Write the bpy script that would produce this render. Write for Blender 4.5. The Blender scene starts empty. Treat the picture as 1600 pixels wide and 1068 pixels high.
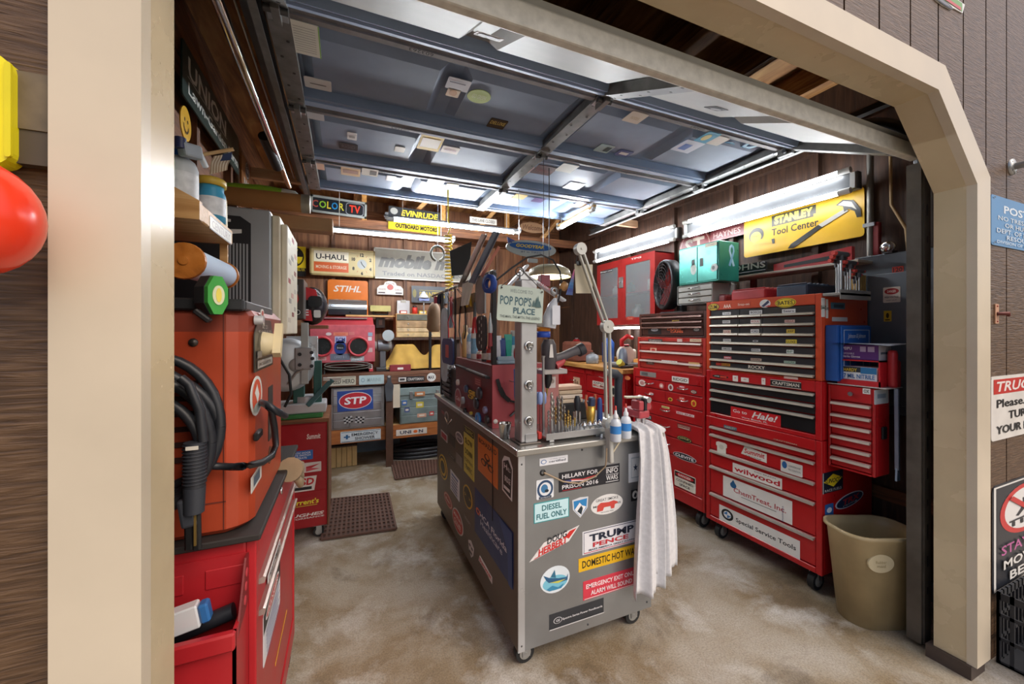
import bpy, bmesh, math, random
from mathutils import Vector as V, Matrix
SC = bpy.context.scene
COL = SC.collection
random.seed(7)
PI = math.pi
# ---------------------------------------------------------------- camera, sky, exposure
YAW, FPX, EYE, HORIZON = math.radians(23.02), 612.0, 1.4, 518.0
cam_data = bpy.data.cameras.new('camera')
cam_data.sensor_width = 36.0
cam_data.lens = FPX / 1600 * 36.0
cam_data.shift_y = -(534 - HORIZON) / 1600
cam_data.clip_start = 0.05
camera = bpy.data.objects.new('camera', cam_data)
COL.objects.link(camera)
camera.location = (0, 0, EYE)
camera.rotation_euler = (PI / 2, 0, -YAW)
SC.camera = camera
world = bpy.data.worlds.new('sky')
SC.world = world
world.use_nodes = True
wn = world.node_tree.nodes
sky = wn.new('ShaderNodeTexSky')
sky.sky_type = 'NISHITA'
sky.sun_disc = False
sky.sun_elevation = math.radians(48)
sky.sun_rotation = math.radians(150)
sky.dust_density = 5.0
sky.air_density = 0.8
sky.ozone_density = 0.2
wn['Background'].inputs[1].default_value = 0.136
world.node_tree.links.new(sky.outputs[0], wn['Background'].inputs[0])
SC.view_settings.view_transform = 'Standard'
SC.view_settings.look = 'None'
SC.view_settings.exposure = 0.5
SC.view_settings.gamma = 1.0
SC.view_settings.use_curve_mapping = False
TUBE_STRENGTH = 165.0     # back and middle strips
WALL_TUBE_STRENGTH = 19.0  # strips close to the right wall

# ---------------------------------------------------------------- measuring: a pixel's ray met with a real plane of the room
CT, ST = math.cos(YAW), math.sin(YAW)
def ray(u, v):
    a = (u - 800) / FPX
    return V((CT * a + ST, CT - ST * a, (HORIZON - v) / FPX))
def hit(axis, val, u, v):
    d = ray(u, v); k = 'xyz'.index(axis.lower())
    t = (val - (EYE if k == 2 else 0)) / d[k]
    return V((d.x * t, d.y * t, EYE + d.z * t))
def PX(u, v, x): return hit('x', x, u, v)
def PY(u, v, y): return hit('y', y, u, v)
def PZ(u, v, z): return hit('z', z, u, v)

# ---------------------------------------------------------------- materials
def lin(h):
    h = h.lstrip('#')
    c = [int(h[i:i + 2], 16) / 255 for i in (0, 2, 4)]
    return tuple(x / 12.92 if x <= .04045 else ((x + .055) / 1.055) ** 2.4 for x in c) + (1,)
_M = {}
def M(h, rough=.5, metal=0., var=.12, scale=9., emit=0., alpha=1., trans=0.):
    """A procedural material: base colour with a soft noise variation and uneven roughness."""
    key = (h, rough, metal, var, scale, emit, alpha, trans)
    if key in _M: return _M[key]
    m = bpy.data.materials.new('paint_' + h); m.use_nodes = True
    nt = m.node_tree; n = nt.nodes; L = nt.links; b = n['Principled BSDF']
    c = lin(h)
    b.inputs['Roughness'].default_value = rough
    b.inputs['Metallic'].default_value = metal
    if emit:
        b.inputs['Emission Color'].default_value = c; b.inputs['Emission Strength'].default_value = emit
    if alpha < 1: b.inputs['Alpha'].default_value = alpha
    if trans: b.inputs['Transmission Weight'].default_value = trans
    if var:
        tc = n.new('ShaderNodeTexCoord'); nz = n.new('ShaderNodeTexNoise'); rp = n.new('ShaderNodeValToRGB')
        nz.inputs['Scale'].default_value = scale; nz.inputs['Detail'].default_value = 5
        L.new(tc.outputs['Object'], nz.inputs['Vector']); L.new(nz.outputs['Fac'], rp.inputs['Fac'])
        rp.color_ramp.elements[0].position = .3; rp.color_ramp.elements[1].position = .72
        rp.color_ramp.elements[0].color = tuple(x * (1 - var) for x in c[:3]) + (1,)
        rp.color_ramp.elements[1].color = tuple(min(1, x * (1 + var * .6) + .004) for x in c[:3]) + (1,)
        L.new(rp.outputs['Color'], b.inputs['Base Color'])
        mr = n.new('ShaderNodeMapRange')
        mr.inputs['To Min'].default_value = max(.02, rough - .1); mr.inputs['To Max'].default_value = min(1, rough + .12)
        L.new(nz.outputs['Fac'], mr.inputs['Value']); L.new(mr.outputs['Result'], b.inputs['Roughness'])
    else:
        b.inputs['Base Color'].default_value = c
    _M[key] = m
    return m
def nodes_mat(name):
    m = bpy.data.materials.new(name); m.use_nodes = True
    return m, m.node_tree.nodes, m.node_tree.links, m.node_tree.nodes['Principled BSDF']
def ramp(n, stops):
    r = n.new('ShaderNodeValToRGB'); e = r.color_ramp.elements
    while len(e) < len(stops): e.new(.5)
    for el, (p, h) in zip(e, stops): el.position = p; el.color = lin(h) if isinstance(h, str) else h
    return r
def wood(name, stops, sc=(1, 1, 1), rough=.6, bump=.25, detail=8):
    """Grain: noise stretched along one axis."""
    if name in _M: return _M[name]
    m, n, L, b = nodes_mat(name)
    tc = n.new('ShaderNodeTexCoord'); mp = n.new('ShaderNodeMapping'); nz = n.new('ShaderNodeTexNoise')
    mp.inputs['Scale'].default_value = sc; nz.inputs['Scale'].default_value = 3; nz.inputs['Detail'].default_value = detail
    nz.inputs['Distortion'].default_value = .6
    L.new(tc.outputs['Object'], mp.inputs['Vector']); L.new(mp.outputs['Vector'], nz.inputs['Vector'])
    r = ramp(n, stops); L.new(nz.outputs['Fac'], r.inputs['Fac']); L.new(r.outputs['Color'], b.inputs['Base Color'])
    bp = n.new('ShaderNodeBump'); bp.inputs['Strength'].default_value = bump; bp.inputs['Distance'].default_value = .01
    L.new(nz.outputs['Fac'], bp.inputs['Height']); L.new(bp.outputs['Normal'], b.inputs['Normal'])
    b.inputs['Roughness'].default_value = rough
    _M[name] = m
    return m
BROWN = [(.25, '4a2f1e'), (.5, '74492c'), (.75, '9a6840')]
WOOD_X = lambda: wood('wood_grain_x', BROWN, (1.2, 14, 14))
WOOD_Y = lambda: wood('wood_grain_y', BROWN, (14, 1.2, 14))
WOOD_Z = lambda: wood('wood_grain_z', [(.25, '4c3324'), (.5, '6f4a33'), (.75, '8d6346')], (14, 14, 1.0))
PINE_X = lambda: wood('pine_x', [(.2, 'a8763f'), (.5, 'd0a268'), (.8, 'e2bd86')], (1.2, 14, 14), .5)
PINE_Y = lambda: wood('pine_y', [(.2, '8a5a2c'), (.5, 'b98545'), (.8, 'd3a464')], (14, 1.2, 14), .5)
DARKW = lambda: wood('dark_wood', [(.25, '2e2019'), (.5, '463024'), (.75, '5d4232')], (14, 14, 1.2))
STEEL = lambda: M('b9bcbe', .32, .9, .1, 20)
DSTEEL = lambda: M('5c5e60', .42, .8, .2, 14)
CHROME = lambda: M('d8dadc', .14, 1., .05)
BLACK = lambda: M('17181a', .45, 0, .2)
RUBBER = lambda: M('1d1e20', .6, 0, .2)
WHITE = lambda: M('ece9e2', .5, 0, .05)
RED = lambda: M('c4181c', .3, 0, .10, 6)
GLASS = lambda: M('dfe8ea', .08, 0, 0, 1, 0, .25)

# ---------------------------------------------------------------- geometry
FACE = {'x': (V((0, -1, 0)), V((0, 0, 1))), 'X': (V((0, 1, 0)), V((0, 0, 1))), 'y': (V((1, 0, 0)), V((0, 0, 1))),
        'Y': (V((-1, 0, 0)), V((0, 0, 1))), 'z': (V((1, 0, 0)), V((0, -1, 0))), 'Z': (V((1, 0, 0)), V((0, 1, 0)))}
class Fr:
    """A flat frame in space: origin, right, up; the normal looks out of the surface."""
    def __init__(s, o, r, u, rot=0.):
        s.o = V(o); r = V(r).normalized(); u = V(u).normalized()
        s.r = r * math.cos(rot) + u * math.sin(rot); s.u = u * math.cos(rot) - r * math.sin(rot)
        s.n = s.r.cross(s.u)
    def p(s, x, y, z=0.): return s.o + s.r * x + s.u * y + s.n * z
def fr(f, o, rot=0.): return Fr(o, *FACE[f], rot)
_TX = {}
def text_mesh(s, bold, shear):
    k = (s, bold, shear)
    if k not in _TX:
        c = bpy.data.curves.new('lettering', 'FONT'); c.body = s; c.resolution_u = 2
        c.offset = bold * .45; c.shear = shear
        o = bpy.data.objects.new('lettering', c)
        me = bpy.data.meshes.new_from_object(o)
        vs = [tuple(v.co) for v in me.vertices]; fs = [tuple(p.vertices) for p in me.polygons]
        if vs:
            x0 = min(v[0] for v in vs); x1 = max(v[0] for v in vs); y0 = min(v[1] for v in vs); y1 = max(v[1] for v in vs)
            dx = max(1e-6, x1 - x0); dy = max(1e-6, y1 - y0)
            vs = [((v[0] - x0) / dx - .5, (v[1] - y0) / dy - .5) for v in vs]
        _TX[k] = (vs, fs)
        bpy.data.objects.remove(o); bpy.data.curves.remove(c); bpy.data.meshes.remove(me)
    return _TX[k]
class B:
    """Collects shapes in world space; build() links them as ONE mesh object."""
    def __init__(s): s.v = []; s.f = []; s.m = []; s.sm = []; s.mats = []
    def mi(s, m):
        if m not in s.mats: s.mats.append(m)
        return s.mats.index(m)
    def add(s, vs, fs, m, smooth=False):
        k = len(s.v); i = s.mi(m)
        s.v += [V(v) for v in vs]; s.f += [tuple(a + k for a in f) for f in fs]; s.m += [i] * len(fs); s.sm += [smooth] * len(fs)
        return s
    def box(s, x0, x1, y0, y1, z0, z1, m, bev=0., rot=None, at=None):
        x0, x1 = sorted((x0, x1)); y0, y1 = sorted((y0, y1)); z0, z1 = sorted((z0, z1))
        if not bev:
            vs = [V((x, y, z)) for z in (z0, z1) for y in (y0, y1) for x in (x0, x1)]
            fs = [(0, 2, 3, 1), (4, 5, 7, 6), (0, 1, 5, 4), (2, 6, 7, 3), (0, 4, 6, 2), (1, 3, 7, 5)]
        else:
            bm = bmesh.new(); bmesh.ops.create_cube(bm, size=1)
            for v in bm.verts: v.co = V(((x0 + x1) / 2 + v.co.x * (x1 - x0), (y0 + y1) / 2 + v.co.y * (y1 - y0), (z0 + z1) / 2 + v.co.z * (z1 - z0)))
            bev = min(bev, .45 * min(x1 - x0, y1 - y0, z1 - z0))
            bmesh.ops.bevel(bm, geom=bm.edges[:], offset=bev, segments=2 if bev > .004 else 1, affect='EDGES', profile=.5)
            bm.verts.index_update()
            vs = [v.co.copy() for v in bm.verts]; fs = [tuple(v.index for v in f.verts) for f in bm.faces]; bm.free()
        if rot is not None:
            c = V(at) if at is not None else V(((x0 + x1) / 2, (y0 + y1) / 2, (z0 + z1) / 2))
            vs = [c + rot @ (v - c) for v in vs]
        return s.add(vs, fs, m)
    def bar(s, p, q, w, h, m, up=(0, 0, 1), bev=0.):
        """A bar of width w and height h from p to q."""
        p, q = V(p), V(q); d = (q - p); l = d.length; d.normalize()
        side = d.cross(V(up))
        if side.length < 1e-4: side = d.cross(V((1, 0, 0)))
        side.normalize(); u = side.cross(d)
        b = B().box(-w / 2, w / 2, 0, l, -h / 2, h / 2, m, bev)
        return s.add([p + side * v.x + d * v.y + u * v.z for v in b.v], b.f, m)
    def tube(s, pts, r, m, n=10, caps=True, smooth=True, r1=None):
        pts = [V(p) for p in pts]; k = len(pts)
        rs = r if isinstance(r, (list, tuple)) else [r + ((r1 - r) * i / max(1, k - 1) if r1 is not None else 0) for i in range(k)]
        vs, fs = [], []
        t0 = (pts[1] - pts[0]).normalized()
        a = t0.cross(V((0, 0, 1)))
        if a.length < 1e-3: a = t0.cross(V((1, 0, 0)))
        a.normalize()
        for i, p in enumerate(pts):
            t = (pts[min(i + 1, k - 1)] - pts[max(i - 1, 0)])
            if t.length < 1e-9: t = t0
            t.normalize(); a = (a - t * a.dot(t))
            if a.length < 1e-5: a = t.orthogonal()
            a.normalize(); b = t.cross(a)
            for j in range(n):
                w = 2 * PI * j / n
                vs.append(p + (a * math.cos(w) + b * math.sin(w)) * rs[i])
        for i in range(k - 1):
            for j in range(n):
                fs.append((i * n + j, i * n + (j + 1) % n, (i + 1) * n + (j + 1) % n, (i + 1) * n + j))
        s.add(vs, fs, m, smooth)
        if caps:
            s.add(vs[:n], [tuple(range(n))[::-1]], m); s.add(vs[-n:], [tuple(range(n))], m)
        return s
    def cyl(s, p, q, r, m, r1=None, n=20): return s.tube([p, q], r, m, n, True, True, r1)
    def lathe(s, o, prof, m, axis=(0, 0, 1), n=24, smooth=True):
        """Profile of (radius, height) turned about an axis through o."""
        ax = V(axis).normalized(); a = ax.orthogonal().normalized(); b = ax.cross(a); vs, fs = [], []
        for r, h in prof:
            for j in range(n):
                w = 2 * PI * j / n
                vs.append(V(o) + ax * h + (a * math.cos(w) + b * math.sin(w)) * max(r, 1e-5))
        for i in range(len(prof) - 1):
            for j in range(n):
                fs.append((i * n + j, i * n + (j + 1) % n, (i + 1) * n + (j + 1) % n, (i + 1) * n + j))
        return s.add(vs, fs, m, smooth)
    def ball(s, o, r, m, sc=(1, 1, 1), n=16):
        k = n // 2; vs, fs = [], []
        for i in range(k + 1):
            a = PI * i / k
            for j in range(n):
                w = 2 * PI * j / n
                vs.append(V(o) + V((math.sin(a) * math.cos(w) * sc[0], math.sin(a) * math.sin(w) * sc[1], -math.cos(a) * sc[2])) * r)
        for i in range(k):
            for j in range(n): fs.append((i * n + j, i * n + (j + 1) % n, (i + 1) * n + (j + 1) % n, (i + 1) * n + j))
        return s.add(vs, fs, m, True)
    def prism(s, f, poly, z0, z1, m, side=None):
        """A flat outline given thickness along the frame's normal."""
        n = len(poly); lo = [f.p(x, y, z0) for x, y in poly]; hi = [f.p(x, y, z1) for x, y in poly]
        s.add(hi, [tuple(range(n))], m); s.add(lo, [tuple(range(n))[::-1]], m)
        s.add(lo + hi, [(i, (i + 1) % n, n + (i + 1) % n, n + i) for i in range(n)], side or m)
        return s
    def flat(s, f, poly, z, m): return s.add([f.p(x, y, z) for x, y in poly], [tuple(range(len(poly)))], m)
    def text(s, f, t, cx, cy, w, h, z, m, bold=.0, shear=0., rot=0.):
        vs, fs = text_mesh(t, bold, shear); c, sn = math.cos(rot), math.sin(rot)
        return s.add([f.p(cx + x * w * c - y * h * sn, cy + x * w * sn + y * h * c, z) for x, y in vs], fs, m)
    def build(s, name, par=None, label=None):
        me = bpy.data.meshes.new(name)
        off = V(par['_o']) if par is not None else V((0, 0, 0))
        me.from_pydata([v - off for v in s.v], [], s.f)
        for m in s.mats: me.materials.append(m)
        me.polygons.foreach_set('material_index', s.m); me.polygons.foreach_set('use_smooth', s.sm)
        me.update()
        o = bpy.data.objects.new(name, me); COL.objects.link(o)
        if par is not None:
            o.parent = par; o['_o'] = par['_o']
        else: o['_o'] = (0., 0., 0.)
        if label: o['label'] = label
        return o
def rr(w, h, r, n=4):
    """Rounded rectangle outline."""
    r = min(r, w / 2 - 1e-5, h / 2 - 1e-5)
    return [(sx * (w / 2 - r) + r * math.cos(a0 + PI / 2 * i / n), sy * (h / 2 - r) + r * math.sin(a0 + PI / 2 * i / n))
            for sx, sy, a0 in ((1, 1, 0), (-1, 1, PI / 2), (-1, -1, PI), (1, -1, 1.5 * PI)) for i in range(n + 1)]
def ell(rx, ry, cx=0., cy=0., n=28): return [(cx + rx * math.cos(2 * PI * i / n), cy + ry * math.sin(2 * PI * i / n)) for i in range(n)]
def E(name, label, cat, loc=(0, 0, 0), group=None, kind=None):
    o = bpy.data.objects.new(name, None); COL.objects.link(o); o.empty_display_size = .05
    o.location = loc; o['_o'] = tuple(float(a) for a in loc)
    if label: o['label'] = label
    if cat: o['category'] = cat
    if group: o['group'] = group
    if kind: o['kind'] = kind
    return o
def tag(o, label, cat, group=None):
    o['label'] = label; o['category'] = cat
    if group: o['group'] = group
    return o
def struct(b, name, par=None):
    o = b.build(name, par)
    if par is None: o['kind'] = 'structure'
    return o
def dup(root, d, label, group=None):
    """A copy of a thing with copies of its parts and sub-parts, moved by d."""
    r = root.copy(); COL.objects.link(r); r.location = root.location + V(d); r['label'] = label
    if group: r['group'] = group
    for ch in root.children:
        c = ch.copy(); COL.objects.link(c); c.parent = r
        for g in ch.children:
            q = g.copy(); COL.objects.link(q); q.parent = c
    return r
# ---------------------------------------------------------------- printed flat work: signs and stickers
def T(t, x, y, w, h, c='111111', b=.0, sh=0., rot=0.): return ('t', t, x, y, w, h, c, b, sh, rot)
def Rc(x0, y0, x1, y1, c): return ('p', [(x0, y0), (x1, y0), (x1, y1), (x0, y1)], c)
def El(x, y, rx, ry, c): return ('p', ell(rx, ry, x, y), c)
def Pg(pts, c): return ('p', pts, c)
def art(b, f, w, h, items, z=.0012, dz=.0004, rough=.4):
    """Printing on a w x h panel; item coordinates run from -.5 to .5 across the panel."""
    for it in items:
        m = M(it[2] if it[0] == 'p' else it[6], rough, 0, 0)
        if it[0] == 'p': b.flat(f, [(x * w, y * h) for x, y in it[1]], z, m)
        else:
            _, t, x, y, tw, th, c, bo, sh, rot = it
            b.text(f, t, x * w, y * h, tw * w, th * h, z, m, bo, sh, rot)
        z += dz
def spot(face, val, u0, u1, v0, v1):
    """Centre, width and height on a plane from the left, right, top and bottom seen in the photograph."""
    um, vm = (u0 + u1) / 2, (v0 + v1) / 2
    if face in 'xXyY':          # the slanted outline's own top and bottom
        ks = [FPX / (hit(face, val, u, vm).x * ST + hit(face, val, u, vm).y * CT) for u in (u0, u1)]; lo, hi = min(ks), max(ks)
        zt = EYE + (HORIZON - v0) / (hi if v0 < HORIZON else lo); zb = EYE + (HORIZON - v1) / (hi if v1 > HORIZON else lo)
        a, b = hit(face, val, u0, vm), hit(face, val, u1, vm); c = (a + b) / 2; c.z = (zt + zb) / 2
        return c, math.hypot(a.x - b.x, a.y - b.y), max(zt - zb, .008)
    c = hit(face, val, um, vm)
    return c, (hit(face, val, u1, vm) - hit(face, val, u0, vm)).length, (hit(face, val, um, v0) - hit(face, val, um, v1)).length
def outline(shape, w, h):
    if shape == 'e': return ell(w / 2, h / 2)
    if shape == 'r': return rr(w, h, min(w, h) * .06, 2)
    if shape == 's': return [(-w / 2, -h / 2), (w / 2, -h / 2), (w / 2, h / 2), (-w / 2, h / 2)]
    if shape == 'o': return rr(w, h, min(w, h) * .3)
    return [(x * w, y * h) for x, y in shape]
def plate(par, face, val, box, bg, *items, shape='r', name='sticker', label=None, t=.001, rot=0., wh=None, rough=.4, metal=0., side=None):
    c, w, h = spot(face, val, *box)
    if wh: w, h = wh
    f = fr(face, c, rot); b = B()
    b.prism(f, outline(shape, w, h), -.0002, t, M(bg, rough, metal, .06, 12), side)
    art(b, f, w, h, items, t + .0004, rough=rough)
    return b.build(name, par, label)
def st(par, face, val, box, bg, *items, **k): return plate(par, face, val, box, bg, *items, **k)
def sign(name, label, cat, face, val, box, bg, *items, shape='r', t=.004, rot=0., rough=.35, metal=0., wh=None, frame=None, fw=.012, ft=.012, group=None):
    """A sign is a thing: a panel with its lettering, and a frame where it has one."""
    c, w, h = spot(face, val, *box)
    if wh: w, h = wh
    e = E(name, label, cat, c, group); f = fr(face, c, rot)
    B().prism(f, outline(shape, w, h), -.0002, t, M(bg, rough, metal, .08, 10)).build('panel', e)
    if items:
        b = B(); art(b, f, w, h, items, t + .0006, .0005, rough); b.build('lettering', e)
    if frame:
        b = B(); m = M(frame, .4, .3)
        for x0, x1, y0, y1 in ((-w / 2, w / 2, h / 2 - fw, h / 2), (-w / 2, w / 2, -h / 2, -h / 2 + fw), (-w / 2, -w / 2 + fw, -h / 2, h / 2), (w / 2 - fw, w / 2, -h / 2, h / 2)):
            b.prism(f, [(x0, y0), (x1, y0), (x1, y1), (x0, y1)], 0, ft, m)
        b.build('frame', e)
    return e
# ================================================================ THE SETTING
XL, XR, YB, ZC = -.65, 2.80, 4.90, 2.95        # inside faces of the left, right and back walls, underside of the roof deck
YS = YB - .012
OX0, OX1, OY0, OY1 = -.265, 2.32, .712, .84    # the garage opening
def concrete():
    m, n, L, b = nodes_mat('stained_concrete')
    tc = n.new('ShaderNodeTexCoord')
    def noise(s, d=6, dist=0.):
        z = n.new('ShaderNodeTexNoise'); z.inputs['Scale'].default_value = s; z.inputs['Detail'].default_value = d
        z.inputs['Distortion'].default_value = dist; z.inputs['Roughness'].default_value = .66; L.new(tc.outputs['Object'], z.inputs['Vector']); return z
    a = noise(1.3, 8, .2); r1 = ramp(n, [(.3, '64543f'), (.44, '917f63'), (.54, 'aa9f8c'), (.68, 'b9b2a6')]); L.new(a.outputs['Fac'], r1.inputs['Fac'])
    c = noise(2.3, 10, .35); r2 = ramp(n, [(.5, (0, 0, 0, 1)), (.58, (.45, .45, .45, 1)), (.68, (1, 1, 1, 1))]); L.new(c.outputs['Fac'], r2.inputs['Fac'])
    mx = n.new('ShaderNodeMixRGB'); L.new(r2.outputs['Color'], mx.inputs['Fac']); L.new(r1.outputs['Color'], mx.inputs['Color1']); mx.inputs['Color2'].default_value = lin('cfccc4')
    d = noise(1.7, 9, .3); r3 = ramp(n, [(.30, (.9, .9, .9, 1)), (.44, (0, 0, 0, 1))]); L.new(d.outputs['Fac'], r3.inputs['Fac'])
    m2 = n.new('ShaderNodeMixRGB'); L.new(r3.outputs['Color'], m2.inputs['Fac']); L.new(mx.outputs['Color'], m2.inputs['Color1']); m2.inputs['Color2'].default_value = lin('584a38')
    g = noise(140, 3); r4 = ramp(n, [(.3, 'b0b0b0'), (.6, 'ffffff')]); L.new(g.outputs['Fac'], r4.inputs['Fac'])
    m3 = n.new('ShaderNodeMixRGB'); m3.blend_type = 'MULTIPLY'; m3.inputs['Fac'].default_value = .7
    L.new(m2.outputs['Color'], m3.inputs['Color1']); L.new(r4.outputs['Color'], m3.inputs['Color2']); L.new(m3.outputs['Color'], b.inputs['Base Color'])
    bp = n.new('ShaderNodeBump'); bp.inputs['Strength'].default_value = .2; bp.inputs['Distance'].default_value = .004
    L.new(g.outputs['Fac'], bp.inputs['Height']); L.new(bp.outputs['Normal'], b.inputs['Normal'])
    rr_ = n.new('ShaderNodeMapRange'); rr_.inputs['To Min'].default_value = .38; rr_.inputs['To Max'].default_value = .75
    L.new(a.outputs['Fac'], rr_.inputs['Value']); L.new(rr_.outputs['Result'], b.inputs['Roughness'])
    return m
struct(B().box(-6, 8, -7, YB + .1, -.12, 0, concrete()), 'floor')
# --- outside cladding: rough-sawn boards with real grooves, cut round the opening
SIDING = wood('rough_sawn_cladding', [(.25, '3a2819'), (.5, '5c442e'), (.75, '775d44')], (5, 5, 60), .42, .45, 10)
prof = [(OX0 - .06, 0), (OX0 - .06, 2.02), (OX0 + .27, 2.35), (OX1 - .27, 2.35), (OX1 + .06, 2.02), (OX1 + .06, 0)]
def low(x):
    if x <= prof[0][0] or x >= prof[-1][0]: return 0.
    for (a, za), (c, zc) in zip(prof, prof[1:]):
        if a <= x <= c and c > a: return za + (zc - za) * (x - a) / (c - a)
    return 0.
wf = B(); fw_ = fr('y', (0, .74, 0)); edges = [-3.0 + .2035 * i for i in range(44)]
cuts = sorted(p[0] for p in prof)
for x0, x1 in zip(edges, edges[1:]):
    x1 -= .009; xs = [x0] + [c for c in cuts if x0 < c < x1] + [x1]; e = 1e-6
    run = []
    for i, (a, c) in enumerate(zip(xs, xs[1:])):
        poly = [(a, low(a + e)), (c, low(c - e)), (c, 4.2), (a, 4.2)]
        wf.prism(fw_, poly, -.03, 0, SIDING)
wf.box(-3, prof[0][0], .78, .84, 0, 4.2, DARKW()); wf.box(prof[-1][0], 6, .78, .84, 0, 4.2, DARKW())
wf.prism(fr('y', (0, .78, 0)), [(prof[0][0], 2.02), (OX0 + .27, 2.35), (OX1 - .27, 2.35), (OX1 + .06, 2.02), (OX1 + .06, 4.2), (prof[0][0], 4.2)], -.06, 0, DARKW())
struct(wf, 'wall_front')
b = B().box(-3, -.36, .722, .739, 1.62, 1.665, M('4f4438', .6)); struct(b, 'trim_8')
b = B().box(-3, -.36, .72, .739, 1.665, 1.74, M('6a5d49', .5, 0, .3, 30)); struct(b, 'trim_9')
# --- beige casing and jambs round the opening
BEIGE = M('d0c3ac', .33, 0, .07, 5); BEIGE2 = M('cdbb98', .25, 0, .10, 5)
def band(pts, off, y0, y1, m):
    """A mitred board that follows the opening's outline: inner points and their outward offsets."""
    for (p, q), (po, qo) in zip(zip(pts, pts[1:]), zip(off, off[1:])):
        yield B().prism(fr('y', (0, y0, 0)), [p, q, qo, po], -(y1 - y0), 0, m)
inner = [(OX0, .055), (OX0, 1.99), (OX0 + .313, 2.29), (OX1 - .313, 2.29), (OX1, 1.99), (OX1, .055)]
outer = [(OX0 - .095, .055), (OX0 - .095, 2.034), (OX0 + .262, 2.392), (OX1 - .262, 2.392), (OX1 + .118, 2.034), (OX1 + .118, .055)]
for i, bb in enumerate(band(inner, outer, OY0, .742, BEIGE)): struct(bb, f'trim_{i + 1}')
jo = [(OX0 - .05, .055), (OX0 - .05, 2.01), (OX0 + .29, 2.34), (OX1 - .29, 2.34), (OX1 + .05, 2.01), (OX1 + .05, .055)]
ji = [(OX0 - .004, .055), (OX0 - .004, 1.992), (OX0 + .31, 2.294), (OX1 - .31, 2.294), (OX1 + .004, 1.992), (OX1 + .004, .055)]
for i, bb in enumerate(band(ji, jo, .7425, OY1, BEIGE2)): struct(bb, f'trim_{i + 11}')
struct(B().box(OX1 - .012, OX1 + .11, .725, .86, 0, .054, M('4a3d36', .5, 0, .3)), 'trim_6')
struct(B().box(OX0 - .11, OX0 + .012, .725, .86, 0, .054, M('4a3d36', .5, 0, .3)), 'trim_7')
# --- inside walls with exposed studs
wl = E('wall_left', None, None, (0, 0, 0), None, 'structure'); B().box(XL - .1, XL - .04, .86, YB + .1, 0, ZC + .3, WOOD_Y()).build('sheathing', wl)
for i in range(7):
    y = 1.1 + i * .6; B().box(XL - .04, XL, y, y + .04, .1, 2.55, WOOD_Z()).build('stud', wl)
B().box(XL - .04, XL + .01, .86, YB, 2.55, 2.64, WOOD_Y()).build('top_plate', wl); B().box(XL - .04, XL, .86, YB, .0, .12, M('6f7a82', .8, 0, .3)).build('foundation_curb', wl)
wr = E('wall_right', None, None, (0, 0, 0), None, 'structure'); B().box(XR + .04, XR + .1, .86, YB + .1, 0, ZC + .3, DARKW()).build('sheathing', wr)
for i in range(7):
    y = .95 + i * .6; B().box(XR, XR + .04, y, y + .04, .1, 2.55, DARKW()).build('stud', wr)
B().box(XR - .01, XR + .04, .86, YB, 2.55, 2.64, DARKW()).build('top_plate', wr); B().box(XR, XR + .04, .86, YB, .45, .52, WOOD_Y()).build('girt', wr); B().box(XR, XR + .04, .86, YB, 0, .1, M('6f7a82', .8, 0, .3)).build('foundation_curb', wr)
wb = E('wall_back', None, None, (0, 0, 0), None, 'structure')
B().box(XL - .1, XR + .1, YB + .04, YB + .1, .3, ZC + .3, wood('panelling', [(.25, '5d3d29'), (.5, '86593b'), (.75, 'a87a55')], (9, 9, .8), .55)).build('sheathing', wb)
for i in range(10):
    x = XL + .1 + i * .4; B().box(x, x + .04, YB, YB + .04, .3, 2.55, WOOD_Z()).build('stud', wb)
B().box(XL - .04, XR + .04, YB - .02, YB + .1, 0, .32, M('7d8fa0', .85, 0, .25, 6)).build('foundation_curb', wb)
B().box(XL, XR, YB - .01, YB + .04, 2.52, 2.6, WOOD_X()).build('top_plate', wb)
B().box(XL, XR, YB + .0, YB + .04, 2.68, 2.82, WOOD_X()).build('girt', wb)
ce = E('ceiling', None, None, (0, 0, 0), None, 'structure')
B().box(XL - .1, XR + .1, .84, YB + .1, ZC, ZC + .04, wood('roof_plywood', [(.25, '6a4429'), (.5, 'a0703f'), (.75, 'c99e66')], (5, 1.0, 5))).build('roof_deck', ce)
for i in range(8):
    x = XL + .25 + i * .48; B().box(x, x + .04, .85, YB, ZC - .15, ZC, wood('rafter_wood', [(.25, '5e3c22'), (.5, '93653a'), (.75, 'c39a62')], (14, 1.2, 14))).build('rafter', ce)
B().box(XL, XR, 3.24, 3.28, 2.485, 2.555, wood('tie_beam_wood', [(.2, 'a9825f'), (.6, 'c9a583'), (.8, 'd8b999')], (1.2, 14, 14))).build('tie_beam', ce)
for x, y in ((.55, 4.2), (1.35, 4.2), (2.2, 4.2)):
    B().bar((x, y + .1, 2.52), (x + .35, y + .1, 2.92), .04, .09, PINE_X(), (0, 1, 0)).build('brace', ce)
B().box(XL, XR, 4.2, 4.24, 2.44, 2.53, WOOD_X()).build('collar_beam', ce)
for x in (.15, .95, 1.7): B().box(x, x + .045, 4.18, 4.22, 2.52, ZC, PINE_Y()).build('hanger_post', ce)
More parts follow.
